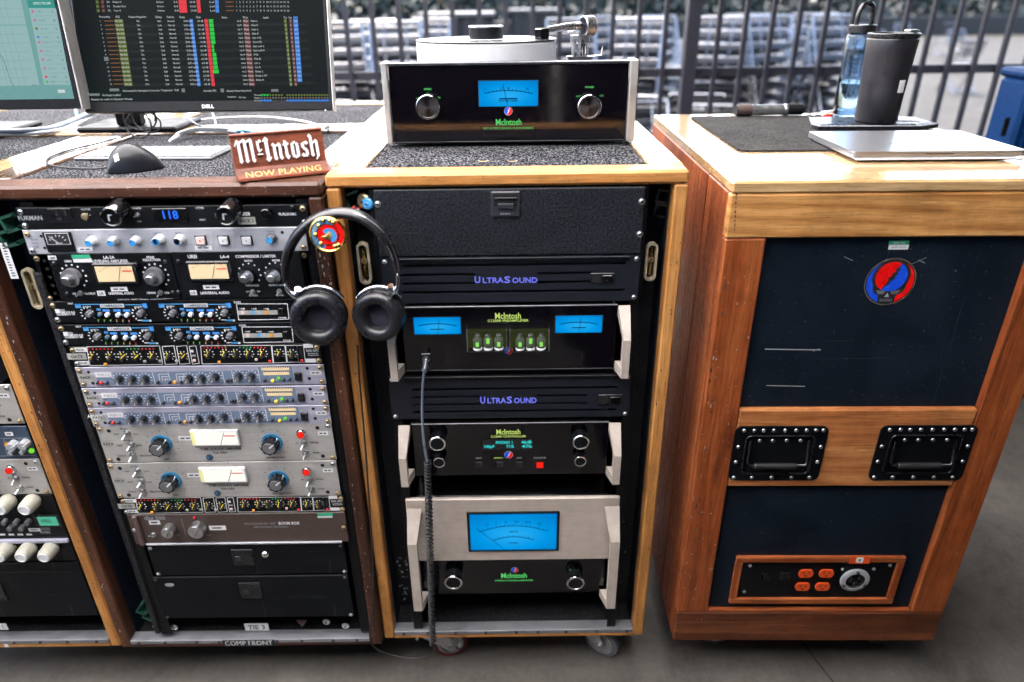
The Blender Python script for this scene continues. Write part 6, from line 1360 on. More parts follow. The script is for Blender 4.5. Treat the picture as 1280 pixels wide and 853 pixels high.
mb.lathe([(.036, .0024), (.037, .0035), (.037, .024), (.038, .0245), (.038, .0275), (.0365, .0285), (.030, .0285), (.028, .027), (0, .027)], (pcx, pcy, zt_), 'black_metal', (0, 0, 1), 36, mats=['black_metal'] * 3 + ['zinc'] * 3 + ['black_metal'] * 2); mb.build('weight', cl)
# tonearm
ax_, az_ = WORLD.hit(722, 60, pcy); abx = ax_ + .006; aby = pcy + .01
ptop = D.z1 - .030
arm = MB(); arm.lathe([(.034, 0), (.034, .016), (.028, .018), (.030, .030), (.019, .031), (.019, .056), (.022, .058), (.022, .072), (0, .073)], (abx, aby, ptop), 'black_metal', (0, 0, 1), 24, mats=['black_metal', 'tonearm_grey', 'tonearm_grey', 'tonearm_grey', 'chrome', 'tonearm_grey', 'tonearm_grey', 'tonearm_grey']); ar = arm.build('tonearm_base', o)
zz = zt_ + .024
mb = MB(); mb.tube([(abx, aby + .005, zz), (abx - .03, aby - .01, zz), (abx - .075, aby - .045, zz - .004)], [.0095, .008, .006], 'tonearm_grey', 12); tb_ = mb.build('tonearm', o)
mb = MB(); mb.box(-.012, .012, -.011, .011, -.018, .004, 'piano_black', .002, Matrix.Translation((abx - .086, aby - .054, zz - .005)) @ Matrix.Rotation(R(38), 4, 'Z')); mb.build('headshell', tb_)
mb = MB(); mb.lathe([(.019, -.012), (.021, -.010), (.021, .012), (.019, .014), (.008, .014), (0, .014)], (abx + .016, aby + .006, zz), 'tonearm_grey', (.9, .4, 0), 24); mb.lathe([(.006, -.03), (.006, -.012)], (abx + .016, aby + .006, zz), 'chrome', (.9, .4, 0), 12); mb.build('counterweight', tb_)
mb = MB(); mb.tube([(abx - .004, aby - .03, ptop + .03), (abx - .004, aby - .03, zz - .006), (abx - .03, aby - .03, zz - .010)], .0025, 'zinc', 8); mb.tube([(abx + .02, aby - .02, ptop + .03), (abx + .045, aby - .025, ptop + .032), (abx + .047, aby - .025, ptop + .05)], .0018, 'chrome', 8); mb.lathe([(.006, 0), (.006, .016), (0, .016)], (abx - .012, aby - .02, ptop + .03), 'chrome', (0, 0, 1), 12); mb.build('arm_lift', ar)
# two holes in the oak top carpet: they show at its front edge
for px in (604, 640):
    x, y = WORLD.hitz(px, 200.5, TZ + .001); mb = MB(); mb.lathe([(.0105, 0), (.008, .0006), (0, .0006)], (x, y, TZ + .0004), 'brass', (0, 0, 1), 16, mats=['brass', 'void']); mb.build('grommet', mcase)

# ------------------------------------------------------------------ sign on the walnut rack
P0 = WORLD.hitz(298, 228.5, ZL); P1 = WORLD.hitz(411, 216.5, ZL)
yaw = math.atan2(P1[1] - P0[1], P1[0] - P0[0]); wS = math.hypot(P1[0] - P0[0], P1[1] - P0[1])
Fs = mkframe(P0[0], max(P0[1], YL + .003), ZL + .0003, yaw, R(-14))
DS = Dev(Fs, 0.0); hS = .5 * (DS.pt(288, 171)[1] + DS.pt(403, 165)[1]); zl = .5 * (DS.pt(295, 210.5)[1] + DS.pt(408, 201)[1])
sg = thing('desk_sign', 'small mahogany desk sign with raised silver blackletter name and NOW PLAYING', 'sign', Fs, (wS / 2, .02, 0))
mb = MB(); mb.prismx([(0, zl), (0, hS), (.012, hS), (.045, 0.004), (.001, 0.004)], 0, wS, 'mahogany'); mb.build('block', sg)
mb = MB(); mb.box(-.001, wS + .001, -.003, .014, hS + .0004, hS + .006, 'mahogany', .002); mb.build('cap', sg)
mb = MB(); mb.prismx([(-.012, .0), (-.012, .004), (-.004, zl - .001), (-.0005, zl - .0005), (-.0005, 0)], 0, wS, 'mahogany'); lp = mb.build('lip', sg)
mb = MB(); zc_ = (hS + zl) / 2; ctr = (346, 188); Pl, tw = blackletter('McIntosh'); kx = wS * .90 / tw; kz = (hS - zl) * .80 / 1.66
for i, p in enumerate(Pl):
    qd = [(wS * .5 + (a_ - tw / 2) * kx, zl + (hS - zl) * .13 + (b2 + .12) * kz) for a_, b2 in p]; mb.prism(qd, -.0045 - .00004 * i, -.0001, 'label_white', 'zinc')
mb.build('raised_lettering', sg)
mb = MB(); sl_ = math.atan2(.008, zl - .005); X, Z = wS / 2, zl * .5; size = zl * .58; tw = text_width('NOW PLAYING'); kx = wS * .84 / tw; x = wS * .08
for ch in 'NOW PLAYING':
    V, Fc_, ad = GL[(ch, False)]
    if V: mb.add([(x + a_ * kx, -.0124 + .008 * max(0, (zl * .26 + b2 * size - .004)) / (zl - .005), zl * .26 + b2 * size) for a_, b2 in V], Fc_, 'amber_paint')
    x += ad * kx
plain('amber_paint', (0.72, 0.36, 0.06), 0.45, var=0.05)
mb.build('lettering', lp)

# ------------------------------------------------------------------ monitors
def monitor(label, bl, br, Y, zb_, tilt, h, depth=.022, yaw=0):
    xl, xr = WORLD.hit(*bl, Y)[0], WORLD.hit(*br, Y)[0]; w = xr - xl
    Fm = mkframe(xl, Y, zb_, yaw, R(tilt)); o = thing('monitor', label, 'monitor', Fm, (w / 2, 0, 0)); D = Dev(Fm, 0.0)
    mb = MB(); mb.box(0, w, .0, depth, 0, h, 'satin_black', .002); mb.build('casing', o)
    mb = MB(); mb.box(w + .0003, w + .003, -.001, depth + .002, -.001, h, 'silver_v', .0008); mb.build('side_trim', o)
    mb = MB(); mb.box(w * .18 - .035, w * .18 + .035, depth + .0005, depth + .05, h * .25, h * .6, 'satin_black', .004); mb.build('neck', o)
    return Fm, o, D, w
Yd = 1.606; zd = WORLD.hit(260, 139.5, Yd)[1]
Fm, o, D, w = monitor('dark screened monitor showing a table of coloured rows', (105.5, 138.5), (416, 139.5), Yd, zd, -15, .335)
h = .335; s0, s1, t0, t1 = .007, w - .007, .023, h - .007
mb = MB(); mb.poly([(s0, t0), (s1, t0), (s1, t1), (s0, t1)], -.0006, 'scr_dark'); sc_ = mb.build('screen', o)
mb = MB(); D.text(mb, 'DELL', 260, 133.2, 4.2, 'white_ink', 15, True, .001); x, z = D.pt(407, 138); mb.lathe([(.0015, 0), (0, .0005)], (x, -.0003, z), 'white_ink', n=8); mb.build('lettering', o)
mb = MB(); zm = zoomer(90, 0, 5.688); zn = zoomer(250, 0, 5.689)
def row(i): return 152 + (600 - 152) * i / 15.0
rnd = random.Random(3)
def lerp(a_, b2, i): return a_ + (b2 - a_) * i / 15.0
for i in range(16):
    y = row(i); py = zm(0, y)[1]
    D.rect(mb, zm(lerp(480, 540, i) + 160, y)[0] + 60, py, 240, 4.0, 'scr_row', .0009) if i % 2 else None
    X = lambda a_, b2: zm(lerp(a_, b2, i), y)[0]; X2 = lambda a_, b2: zn(lerp(a_, b2, i), y)[0]
    D.text(mb, str(i + 1), X(203, 278), py, 2.0, 'scr_white', None, False, .0014)
    D.rect(mb, X(265, 332), py, 12, .8, 'scr_orange', .0014); D.rect(mb, X(335, 402), py, 10.5, 4.6, 'scr_olive', .0012); D.text(mb, 'Flat EQ', X(335, 402), py, 2.2, 'scr_white', 9, False, .0016)
    D.text(mb, 'On', X(472, 538), py, 2.4, 'scr_white', None, False, .0014); D.text(mb, 'Sub', X(622, 682), py, 2.4, 'scr_white', None, False, .0014); D.text(mb, 'Normal', X(705, 765), py, 2.4, 'scr_white', 8.5, False, .0014)
    D.text(mb, '%.2f ms' % rnd.uniform(0, 60), X(818, 866), py, 2.4, 'scr_white', 8.5, False, .0014)
    D.rect(mb, X(850, 904), py, 4.0, 4.9, 'scr_blue', .0012); D.text(mb, 'Ms', X(850, 904), py, 2.0, 'scr_white', 3, False, .0016)
    D.text(mb, '%.1f dB' % -rnd.uniform(0, 9), X(912, 962), py, 2.4, 'scr_white', 8, False, .0014)
    D.rect(mb, X2(45, 95), py, 4.2, 4.8, 'scr_red', .0012)
    if i < 13: D.rect(mb, X2(80, 125) - (1 if i in (6, 7) else 0), py, (5.4, 5.4, 5.4, 5.6, 5.6, 5.6, 3, 3, 4.6, 5.0, 5.2, 5.4, 7.0)[i], 4.7, 'scr_green', .0012)
    D.text(mb, '16.%d' % rnd.randint(0, 9), X2(278, 325), py, 2.3, 'scr_white', 6, False, .0014); D.rect(mb, X2(327, 370), py, 7, 4.6, 'scr_maroon', .0012); D.text(mb, 'Mute', X2(327, 370), py, 2.2, 'scr_white', 6.5, False, .0016)
    nm = ('Main L', 'Main R', 'Side L', 'Side R', 'Out 4 FL', 'Out 4 FR', 'Sub Left L', 'Sub Left R', 'Fill', 'Fill R', 'Ctr L', 'Ctr R', 'Delay L', 'Delay L FX', 'Delay R', '')[i]
    if nm: D.text(mb, nm, X2(362, 402), py, 2.3, 'scr_white', len(nm) * 1.45, False, .0014, 'l')
    D.rect(mb, X2(608, 648), py, 3.2, 4.7, 'scr_olive', .0012); D.text(mb, str(i + 1), X2(608, 648), py, 2.0, 'scr_white', None, False, .0016); D.rect(mb, X2(645, 682), py, 3.4, 4.7, 'scr_maroon', .0012); D.text(mb, str(i + 1), X2(645, 682), py, 2.0, 'scr_white', None, False, .0016)
    if i < 15: D.rect(mb, X2(681, 713), py, 5.8, 4.9, 'scr_blue', .0012); D.text(mb, 'Link', X2(681, 713), py, 2.0, 'scr_white', 4.4, False, .0016)
for k, y in enumerate((17, 48, 78)):
    py = zm(0, y)[1]; sh = (k - 1) * 4
    D.rect(mb, zm(185 + sh, y)[0], py, 3.5, 3.8, 'scr_olive', .0012); D.rect(mb, zm(222 + sh, y)[0], py, 3.5, 3.8, 'scr_maroon', .0012); D.text(mb, '7%d' % k, zm(262 + sh, y)[0], py, 2.3, 'scr_white', 4, False, .0014); D.text(mb, ('Module 14', 'Thunder Outs', 'Trans 16')[k], zm(295 + sh, y)[0], py, 2.3, 'scr_white', (11, 16, 9)[k], False, .0014, 'l')
    D.text(mb, 'Perform', zm(632 + sh, y)[0], py, 2.3, 'scr_white', 9, False, .0014); D.text(mb, '0.0', zm(742 + sh, y)[0], py, 2.3, 'scr_white', 5, False, .0014); D.rect(mb, zm(790 + sh * .7, y)[0], py, 9.8, 5.3, 'scr_red', .0012); D.text(mb, '0.0 dB', zm(862 + sh, y)[0], py, 2.3, 'scr_white', 7, False, .0014); D.rect(mb, zm(903 + sh * .7, y)[0], py, 4.5, 5.2, 'scr_red', .0012)
    D.text(mb, 'Lvl', zn(88 + sh * .7, y)[0], py, 2.3, 'scr_white', 6, False, .0014); D.rect(mb, zn(123 + sh * .5, y)[0], py, 4.4, 5.0, 'scr_blue', .0012); D.rect(mb, zn(213 + sh * .4, y)[0], py, 10, .8, 'scr_orange', .0012)
    for c_ in range(16): D.text(mb, str(c_ + 1), zn(262 + c_ * 24.3 + sh * .3, y)[0], py, 2.3, 'scr_white', None, False, .0014)
for t_, (px, py), w_ in (('Processing', zm(233, 121), 13), ('EQ', zm(327, 121), 5), ('Product Integration', zm(467, 122), 22), ('Delay', zm(617, 123), 8), ('Polarity', zm(702, 123), 9), ('Delay', zm(785, 124), 7), ('Gain', zm(900, 124), 6), ('Name', zn(176, 126), 7), ('Mute', zn(324, 126), 6), ('Label', zn(470, 127), 7), ('Tie', zn(607, 127), 4), ('Grp', zn(642, 127), 4)): D.text(mb, t_, px, py, 2.6, 'scr_white', w_, False, .0014)
D.rect(mb, *zn(680, 127), 5.5, 2.4, 'scr_blue', .0012)
D.rect(mb, *zm(303, 641), 12, 3.4, 'scr_grey', .0012); D.text(mb, 'Environment for Atmospheric Correction  Temperature  75.00', *zm(563, 645), 2.5, 'scr_white', 70, False, .0014); D.rect(mb, *zm(793, 645), 4.2, 4.6, 'scr_grey', .0012); D.text(mb, 'Humidity 50%', *zn(72, 647), 2.5, 'scr_white', 16, False, .0014); D.rect(mb, *zn(160, 645), 4.2, 4.6, 'scr_grey', .0012); D.text(mb, 'Altitude Above Mean Sea 0', *zn(278, 647), 2.5, 'scr_white', 31, False, .0014); D.rect(mb, *zn(533, 645), 9, 3.2, 'scr_grey', .0012)
D.text(mb, 'No Project modified', *zm(283, 678), 2.5, 'scr_white', 23, False, .0014); D.rect(mb, *zm(160, 675), 14, 3, 'scr_grey', .0012); D.text(mb, 'Ready to edit in System Mode', *zm(285, 707), 2.5, 'scr_white', 52, False, .0014)
D.rect(mb, *zm(247, 421), 5.5, 5, 'scr_grey', .0015)
for k in range(24):
    x = 440 + k * 20.3; D.rect(mb, *zn(x, 678), 2.4, 2.2, 'scr_green' if k < 3 else 'scr_olive', .0012) if k != 8 else None
    D.rect(mb, *zn(x, 698), 1.7, 2.0, 'scr_grey' if k % 3 else 'scr_orange', .0012); D.rect(mb, *zn(x + 2, 717), 3.0, 2.4, 'scr_blue', .0012) if k < 4 or k > 8 else None
for y, t_ in ((678, 'Mute'), (698, 'Delay'), (717, 'Link Group')): D.text(mb, t_, *zn(408, y), 2.0, 'scr_white', 8, False, .0014)
D.text(mb, 'Headphone', *zn(228, 690), 2.0, 'scr_white', 11, False, .0014); D.text(mb, 'Main Outs', *zn(303, 694), 2.0, 'scr_white', 9, False, .0014)
mb.build('screen_print', sc_)
Yl = 1.58; zl_ = WORLD.hit(50, 137, Yl)[1]; xl = WORLD.hit(102, 137, Yl)[0] - .55
Fm2 = mkframe(xl, Yl, zl_, 0, R(-5)); w = .55; h = .335
o = thing('monitor', 'monitor with a pale teal graph on screen at the upper left corner', 'monitor', Fm2, (w / 2, 0, 0)); D = Dev(Fm2, 0.0)
mb = MB(); mb.box(0, w, 0, .03, 0, h, 'satin_black', .002); mb.build('casing', o); mb = MB(); mb.box(w + .0003, w + .004, -.001, .036, -.001, h, 'silver_v', .0008); mb.build('side_trim', o); mb = MB(); mb.box(w / 2 - .03, w / 2 + .03, .0305, .08, -.05, h * .6, 'satin_black', .004); mb.build('neck', o)
mb = MB(); mb.poly([(.007, .021), (w - .010, .021), (w - .010, h - .007), (.007, h - .007)], -.0006, 'scr_teal'); s_ = mb.build('screen', o)
ze = zoomer(0, 0, 5.69); mb = MB(); XZ = lambda x, y: D.pt(*ze(x, y))
def quad(pts, m, out): mb.poly([XZ(*p) for p in pts], -out, m)
mb.poly([(w - .32, XZ(0, 612)[1]), (XZ(285, 612)[0], XZ(0, 612)[1]), (XZ(160, 0)[0], h - .008), (w - .32, h - .008)], -.0010, 'scr_pale')
quad([(315, 605), (505, 605), (400, 60), (208, 60)], 'scr_pale', .0010); quad([(205, 58), (398, 58), (385, 2), (192, 2)], 'scr_head', .0011)
for k in range(9): D.rect(mb, *ze(20 + k * 22 - 60, 320), .5, 108, 'scr_line', .0013) if k % 2 else None; D.rect(mb, *ze(100, 60 + k * 62), 40, .5, 'scr_line', .0013)
D.rect(mb, *ze(90, 178), 36, .9, 'scr_line', .0014)
cv = [(0, 385), (25, 420), (45, 470), (62, 530), (80, 580), (98, 612)]
for a_, b2 in zip(cv, cv[1:]): D.line(mb, ze(*a_), ze(*b2), 1.0, 'navy_print', .0016)
for k, (x, y, m) in enumerate(((235, 83, 'scr_pink'), (250, 145, 'scr_pink'), (263, 205, 'scr_olive'), (275, 265, 'scr_blue'), (283, 303, 'scr_pink'), (296, 364, 'scr_pink'), (308, 425, 'scr_pink'), (320, 487, 'scr_pink'), (332, 548, 'scr_red'), (338, 583, 'scr_green'))):
    X, Z = XZ(x, y); mb.poly(ring_poly(X, Z, .0028, 8), -.0014, m); D.text(mb, ('Main', 'Left', 'Fill', 'Sub Avg', 'House L', 'House R', 'Delay L', 'Delay R', 'Mix Ref', 'Mic 1')[k], *ze(x + 50, y), 2.3, 'navy_print', 8, False, .0014); D.rect(mb, *ze(x + 140, y + 2), 1.8, 1.8, 'navy_print', .0014); D.rect(mb, *ze(x + 100, y + 32), 28, .5, 'scr_line', .0014)
D.text(mb, 'SPECTRUM', *ze(300, 25), 3.0, 'scr_white', 22, True, .0015); D.text(mb, '1 kHz', *ze(240, 607), 2.0, 'navy_print', 10, False, .0015); D.rect(mb, *ze(440, 650), 9, 4, 'scr_white', .0015)
for x, t_ in ((60, '500'), (240, '1K'), (420, 'Magnitude')): D.text(mb, t_, *ze(x, 686), 2.4, 'navy_print', None, False, .0014)
mb.build('screen_print', s_)
# stands on the case tops behind
for lab, px, Y in (('low black monitor stand under the dark screened monitor', 158, Yd + .13), ('low black monitor stand under the pale screened monitor', -60, Yl + .13)):
    x = WORLD.hit(px, 145, Y)[0]; o = thing('monitor_stand', lab, 'monitor stand', WORLD, (x, Y, ZL)); mb = MB(); mb.box(x - .12, x + .12, Y - .02, Y + .14, ZL + .0003, ZL + .012, 'satin_black', .004); mb.build('base', o); mb = MB(); mb.box(x - .03, x + .03, Y + .0, Y + .03, ZL + .0125, ZL + .22, 'satin_black', .004); mb.build('post', o)

# ------------------------------------------------------------------ keyboard, mouse, leads on the walnut rack
CZ = ZL - .006
k0, k1, k2, k3 = WORLD.hitz(91, 197.5, CZ + .006), WORLD.hitz(274, 197, CZ + .006), WORLD.hitz(290, 177, CZ + .006), WORLD.hitz(136, 178.5, CZ + .006)
kw = .285; kd = min(.118, math.dist(k0, k3)); kyaw = math.atan2(k1[1] - k0[1], k1[0] - k0[0])
Fk = mkframe(k0[0], k0[1], CZ + .0003, kyaw); o = thing('keyboard', 'slim white computer keyboard behind the black mouse', 'keyboard', Fk, (kw / 2, kd / 2, 0))
mb = MB(); mb.box(0, kw, 0, kd, .0, .006, 'grey_knob', .002); mb.build('body', o)
for r_ in range(5):
    n = (9, 13, 13, 14, 14)[r_]; x = .005; ws = [1] * n
    if r_ == 0: ws = [1, 1, 1, 1.2, 5, 1.2, 1, 1, 1.6]
    if r_ in (1, 2): ws[0] = ws[-1] = 1.5
    tot = sum(ws); u = (kw - .010) / tot
    for wk in ws:
        mb = MB(); mb.box(-u * wk / 2 + .0017, u * wk / 2 - .0017, -(kd - .012) / 10 + .0022, (kd - .012) / 10 - .0022, 0, .0022, 'key_white', .0008)
        me = kmesh('key#%.4f' % wk, lambda m_: (m_.v.extend(mb.v), m_.f.extend(mb.f), m_.fm.extend(mb.fm), m_.sm.extend(mb.sm), m_.mats.extend(mb.mats)))
        inst('key', me, o, (x + u * wk / 2, .006 + (kd - .012) * (r_ + .5) / 5, .0061)); x += u * wk
mx, my = WORLD.hitz(167, 214, CZ)
Fo = mkframe(mx, my + .012, CZ + .0003, R(28)); o = thing('mouse', 'black domed computer mouse with a tiny white window logo', 'computer mouse', Fo, (0, 0, 0))
mb = MB(); NU, NV = 18, 12; V = []; LX, LY, HZ = .050, .032, .047
for i in range(NU + 1):
    th = math.pi * i / NU - math.pi / 2; u = math.sin(th)
    for j in range(NV + 1):
        ph = math.pi * j / NV; v = -math.cos(ph)
        wv = LY * (1 - .10 * u) * math.cos(th) ** .55 if abs(math.cos(th)) > 1e-6 else 0; hv = HZ * max(0, math.cos(th)) ** 1.5 * (1 - .25 * u)
        V.append((u * LX, v * wv, .002 + hv * max(0, math.sin(ph)) ** .8))
mb.add(V, [(i * (NV + 1) + j, i * (NV + 1) + j + 1, (i + 1) * (NV + 1) + j + 1, (i + 1) * (NV + 1) + j) for i in range(NU) for j in range(NV)], 'mouse_black', True); mb.build('shell', o)
mb = MB(); mb.prismz([(math.cos(a_) * LX * .96, math.sin(a_) * LY * .96) for a_ in [i * .2618 for i in range(24)]], 0, .003, 'satin_black'); mb.build('sole', o)
mb = MB()
def shell_pt(u, v):
    th = math.asin(u); ph = math.acos(-v); wv = LY * (1 - .10 * u) * math.cos(th) ** .55; hv = HZ * math.cos(th) ** 1.5 * (1 - .25 * u)
    p = Vector((u * LX, v * wv, .002 + hv * math.sin(ph) ** .8)); return p + (p - Vector((0, 0, .008))).normalized() * .0012
for a_ in (0, 1):
    for b2 in (0, 1):
        u0, v0 = -.62 + b2 * .085, -.90 + a_ * .12; mb.add([shell_pt(u0, v0), shell_pt(u0 + .07, v0), shell_pt(u0 + .07, v0 + .10), shell_pt(u0, v0 + .10)], [(0, 1, 2, 3)], 'white_ink')
mb.build('logo', o)
def smooth(P, n=8):
    out = []; P = [Vector(p) for p in P]
    for i in range(len(P) - 1):
        a_, b2, c_, d_ = P[max(0, i - 1)], P[i], P[i + 1], P[min(len(P) - 1, i + 2)]
        for k in range(n):
            t_ = k / n; out.append(.5 * ((2 * b2) + (c_ - a_) * t_ + (2 * a_ - 5 * b2 + 4 * c_ - d_) * t_ * t_ + (3 * b2 - a_ - 3 * c_ + d_) * t_ ** 3))
    out.append(P[-1]); return out
def cable(name, label, pts, r, m, cat='cable', group=None):
    P = smooth(pts); base_ = (P[0].x, P[0].y, P[0].z); o = thing(name, label, cat, WORLD, base_, group); mb = MB(); mb.tube(P, r, m, 8); mb.build('lead', o); return o
gz = lambda px, py, z=CZ + .003: (*WORLD.hitz(px, py, z), z)
cable('mouse_lead', 'thin black mouse lead looping over the walnut rack edge', [gz(141, 208, CZ + .004), gz(118, 211), gz(80, 209.5), gz(62, 206, ZL + .002), gz(58, 201, ZL + .002), gz(66, 195, ZL + .002), gz(90, 187, ZL + .002), gz(120, 180, ZL + .003), gz(146, 173, ZL + .003)], .0018, 'rubber')
P = []
cx_, cy_ = WORLD.hitz(178, 172, ZL)
for k in range(70):
    a_ = k * .32; rr = .028 + .006 * math.sin(k * .21); P.append((cx_ + rr * 1.15 * math.cos(a_) + .012 * math.sin(k * .1), cy_ + .012 + .02 * math.sin(k * .13), ZL + .034 + rr * math.sin(a_)))
cable('coiled_lead', 'black lead wound in standing loops behind the keyboard', P, .0018, 'rubber')
for i, lab in enumerate(('white lead lying nearest the keyboard, right of the wound loops', 'white lead behind the nearest one, right of the wound loops', 'white lead furthest back in the bundle by the desk sign')):
    cable('white_lead', lab, [gz(212 + i * 3, 176 - i * 2, ZL + .003), gz(225, 170 - i * 2.2, ZL + .004 + i * .004), gz(245, 164 - i * 1.5, ZL + .006 + i * .004), gz(275, 164 - i * 1.5, ZL + .006 + i * .004), gz(300, 166 - i * 2, ZL + .003), gz(304, 168 - i * 1.5, ZL + .003)], .0028, 'cable_white', group='white leads by the desk sign')
cable('monitor_lead', 'thick grey and navy lead sweeping under the pale screened monitor', [gz(-25, 166, ZL + .01), gz(0, 165, ZL + .009), gz(30, 164.5, ZL + .009), gz(60, 162, ZL + .009), gz(80, 156, ZL + .012), gz(100, 148, ZL + .018), gz(118, 139, ZL + .028), gz(128, 128, ZL + .05)], .0075, 'cable_grey')
cable('monitor_lead', 'thin pale lead lying alongside the thick grey lead', [gz(-25, 169, ZL + .005), gz(0, 168, ZL + .004), gz(40, 167, ZL + .004), gz(75, 163, ZL + .006), gz(100, 153, ZL + .010), gz(125, 141, ZL + .02)], .0045, 'cable_white')
for i, (lab, pts) in enumerate((('navy lead curving down behind the dark monitor, left of centre', [(233, 138), (236, 148), (246, 156), (258, 161)]), ('navy lead dropping behind the dark monitor, near the logo', [(264, 138), (268, 148), (271, 158), (276, 162)]), ('thin grey lead crossing behind the monitor foot towards the turntable', [(250, 150), (290, 147), (340, 147), (385, 153), (404, 160)]))):
    cable('hanging_lead', lab, [gz(px, py, ZL + .035 - .028 * k / (len(pts) - 1) if i < 2 else ZL + .004) for k, (px, py) in enumerate(pts)], .0026, 'cable_grey' if i < 2 else 'cable_white')
cable('blue_lead', 'short bright blue lead hanging under the pale screened monitor', [gz(93, 131, ZL + .03), gz(95, 140, ZL + .02), gz(98, 150, ZL + .006)], .0035, 'cable_blue')
cable('plug_lead', 'short blue tipped plug lead at the end of the white leads', [gz(296, 165, ZL + .006), gz(306, 164, ZL + .006), gz(318, 166, ZL + .005)], .0036, 'cable_blue')
# metal jack on the case corner
x, y = WORLD.hitz(407, 163, ZL); o = thing('jack_plug', 'metal jack plug lying by the desk sign, near the oak rack corner', 'plug', WORLD, (x, y, ZL)); mb = MB(); mb.tube([(x - .012, y + .01, ZL + .008), (x, y, ZL + .009), (x + .008, y - .012, ZL + .007)], [.005, .0065, .006], 'zinc', 10); mb.build('barrel', o); mb = MB(); mb.tube([(x + .008, y - .012, ZL + .006), (x + .014, y - .03, ZL + .005)], .003, 'chrome', 8); mb.build('tip', o)

# ------------------------------------------------------------------ headphones and badge on the rack corners
YH = 1.128
H = lambda px, py, y=YH: (lambda q: Vector((q[0], y, q[1])))(WORLD.hit(px, py, y))
hc = H(422, 330); hp = thing('headphones', 'black over ear headphones hanging over the joint between two racks', 'headphones', WORLD, tuple(hc))
band = smooth([H(357, 352), H(357, 330), H(362, 311), H(374, 291), H(396, 273), H(421, 266.5), H(447, 270), H(470, 284), H(484, 301), H(493, 322), H(497, 340)], 5)
def strap(mb, P, wy, th, m):
    n = len(P); V = []; 
    for i, p in enumerate(P):
        d = (P[min(i + 1, n - 1)] - P[max(i - 1, 0)]); d.y = 0; d.normalize(); nn = Vector((-d.z, 0, d.x)); k = 12
        tp = min(1, .55 + .45 * min(i, n - 1 - i) / (n * .2))
        V += [p + nn * (th * tp * math.cos(2 * math.pi * j / k)) + Vector((0, wy * tp * math.sin(2 * math.pi * j / k), 0)) for j in range(k)]
    k = 12; mb.add(V, [(i * k + j, i * k + (j + 1) % k, (i + 1) * k + (j + 1) % k, (i + 1) * k + j) for i in range(n - 1) for j in range(k)] , m, True); mb.add(V[:k], [list(range(k))], m); mb.add(V[-k:], [list(range(k))], m)
mb = MB(); strap(mb, band, .017, .0088, 'leather'); hb = mb.build('headband', hp)
mb = MB(); seam = [p + Vector((0, -.0155, .0)) for p in band[26:46]]; mb.tube(seam, .0009, 'grey_knob', 5); mb.build('seam_stitching', hb)
mb = MB(); mb.tube([p + Vector((.0075 * (1 if i > 25 else .6), -.010, .0045)) for i, p in enumerate(band[27:])], .0012, 'zinc', 6); mb.build('edge_trim', hb)
for (arm_, cup, cr_, yaw_) in (([H(357, 349), H(361, 361), H(369, 369), H(374, 372)], (399.5, 396), 35.5, .10), ([H(497, 336), H(498.5, 350), H(496, 362), H(490, 368)], (474.5, 393.5), 32.5, -.16)):
    sgn = 1 if cup[0] < 430 else -1
    mb = MB(); strap(mb, [Vector(p) for p in smooth(arm_, 5)], .012, .0045, 'chrome'); a1 = mb.build('slider', hp)
    mb = MB(); mb.lathe([(.006, -.010), (.006, .010), (0, .010)], H(372, 366) if sgn > 0 else H(491, 362), 'chrome', (.3 * sgn, -.4, .8), 12); mb.build('hinge', a1)
    c = H(*cup); k_ = 1 / Dev(WORLD, YH).sc(*cup)[0]; r_ = cr_ / k_
    ax = Vector((math.sin(yaw_), -1, .10)).normalized()
    mb = MB(); mb.lathe([(0, -.034), (r_ * .55, -.033), (r_ * .85, -.026), (r_ * .97, -.012), (r_ * .97, -.002), (r_ * .9, .001)], c, 'black_plastic', ax, 36, True); cu_ = mb.build('ear_cup', hp)
    mb = MB(); pr_ = [(r_ * .90, .000)] + [(r_ * .735 + r_ * .265 * math.cos(a_), .011 + .0125 * math.sin(a_)) for a_ in [R(-40 + i * 20) for i in range(12)]] + [(r_ * .44, .010), (r_ * .42, .003)]
    mb.lathe(pr_, c, 'leather', ax, 44, True); pd = mb.build('ear_pad', cu_)
    mb = MB(); mb.lathe([(r_ * .45, .0035), (0, .0035)], c, 'ear_cloth', ax, 28); mb.build('ear_cloth', cu_)
    mb = MB(); nst = 40
    for i in range(nst):
        a_ = R(20 + 140 * i / nst); u_ = ax.cross(Vector((0, 0, 1))).normalized(); w_ = u_.cross(ax)
        p = c + (u_ * math.cos(a_) + w_ * math.sin(a_)) * r_ * .985 + ax * .004; q_ = c + (u_ * math.cos(a_ + .02) + w_ * math.sin(a_ + .02)) * r_ * .99 + ax * .0095; mb.tube([p, q_], .0006, 'black_ink', 4)
    mb.build('pleats', cu_)
    mb = MB(); yk = []
    for i in range(9):
        a_ = R(35 + 110 * i / 8) if sgn < 0 else R(145 - 110 * i / 8); u_ = Vector((1, 0, 0)); yk.append(c + Vector((math.cos(a_) * r_ * 1.03, .012, math.sin(a_) * r_ * 1.05)))
    mb.tube(yk, .0038, 'chrome', 8); mb.build('yoke', hp)
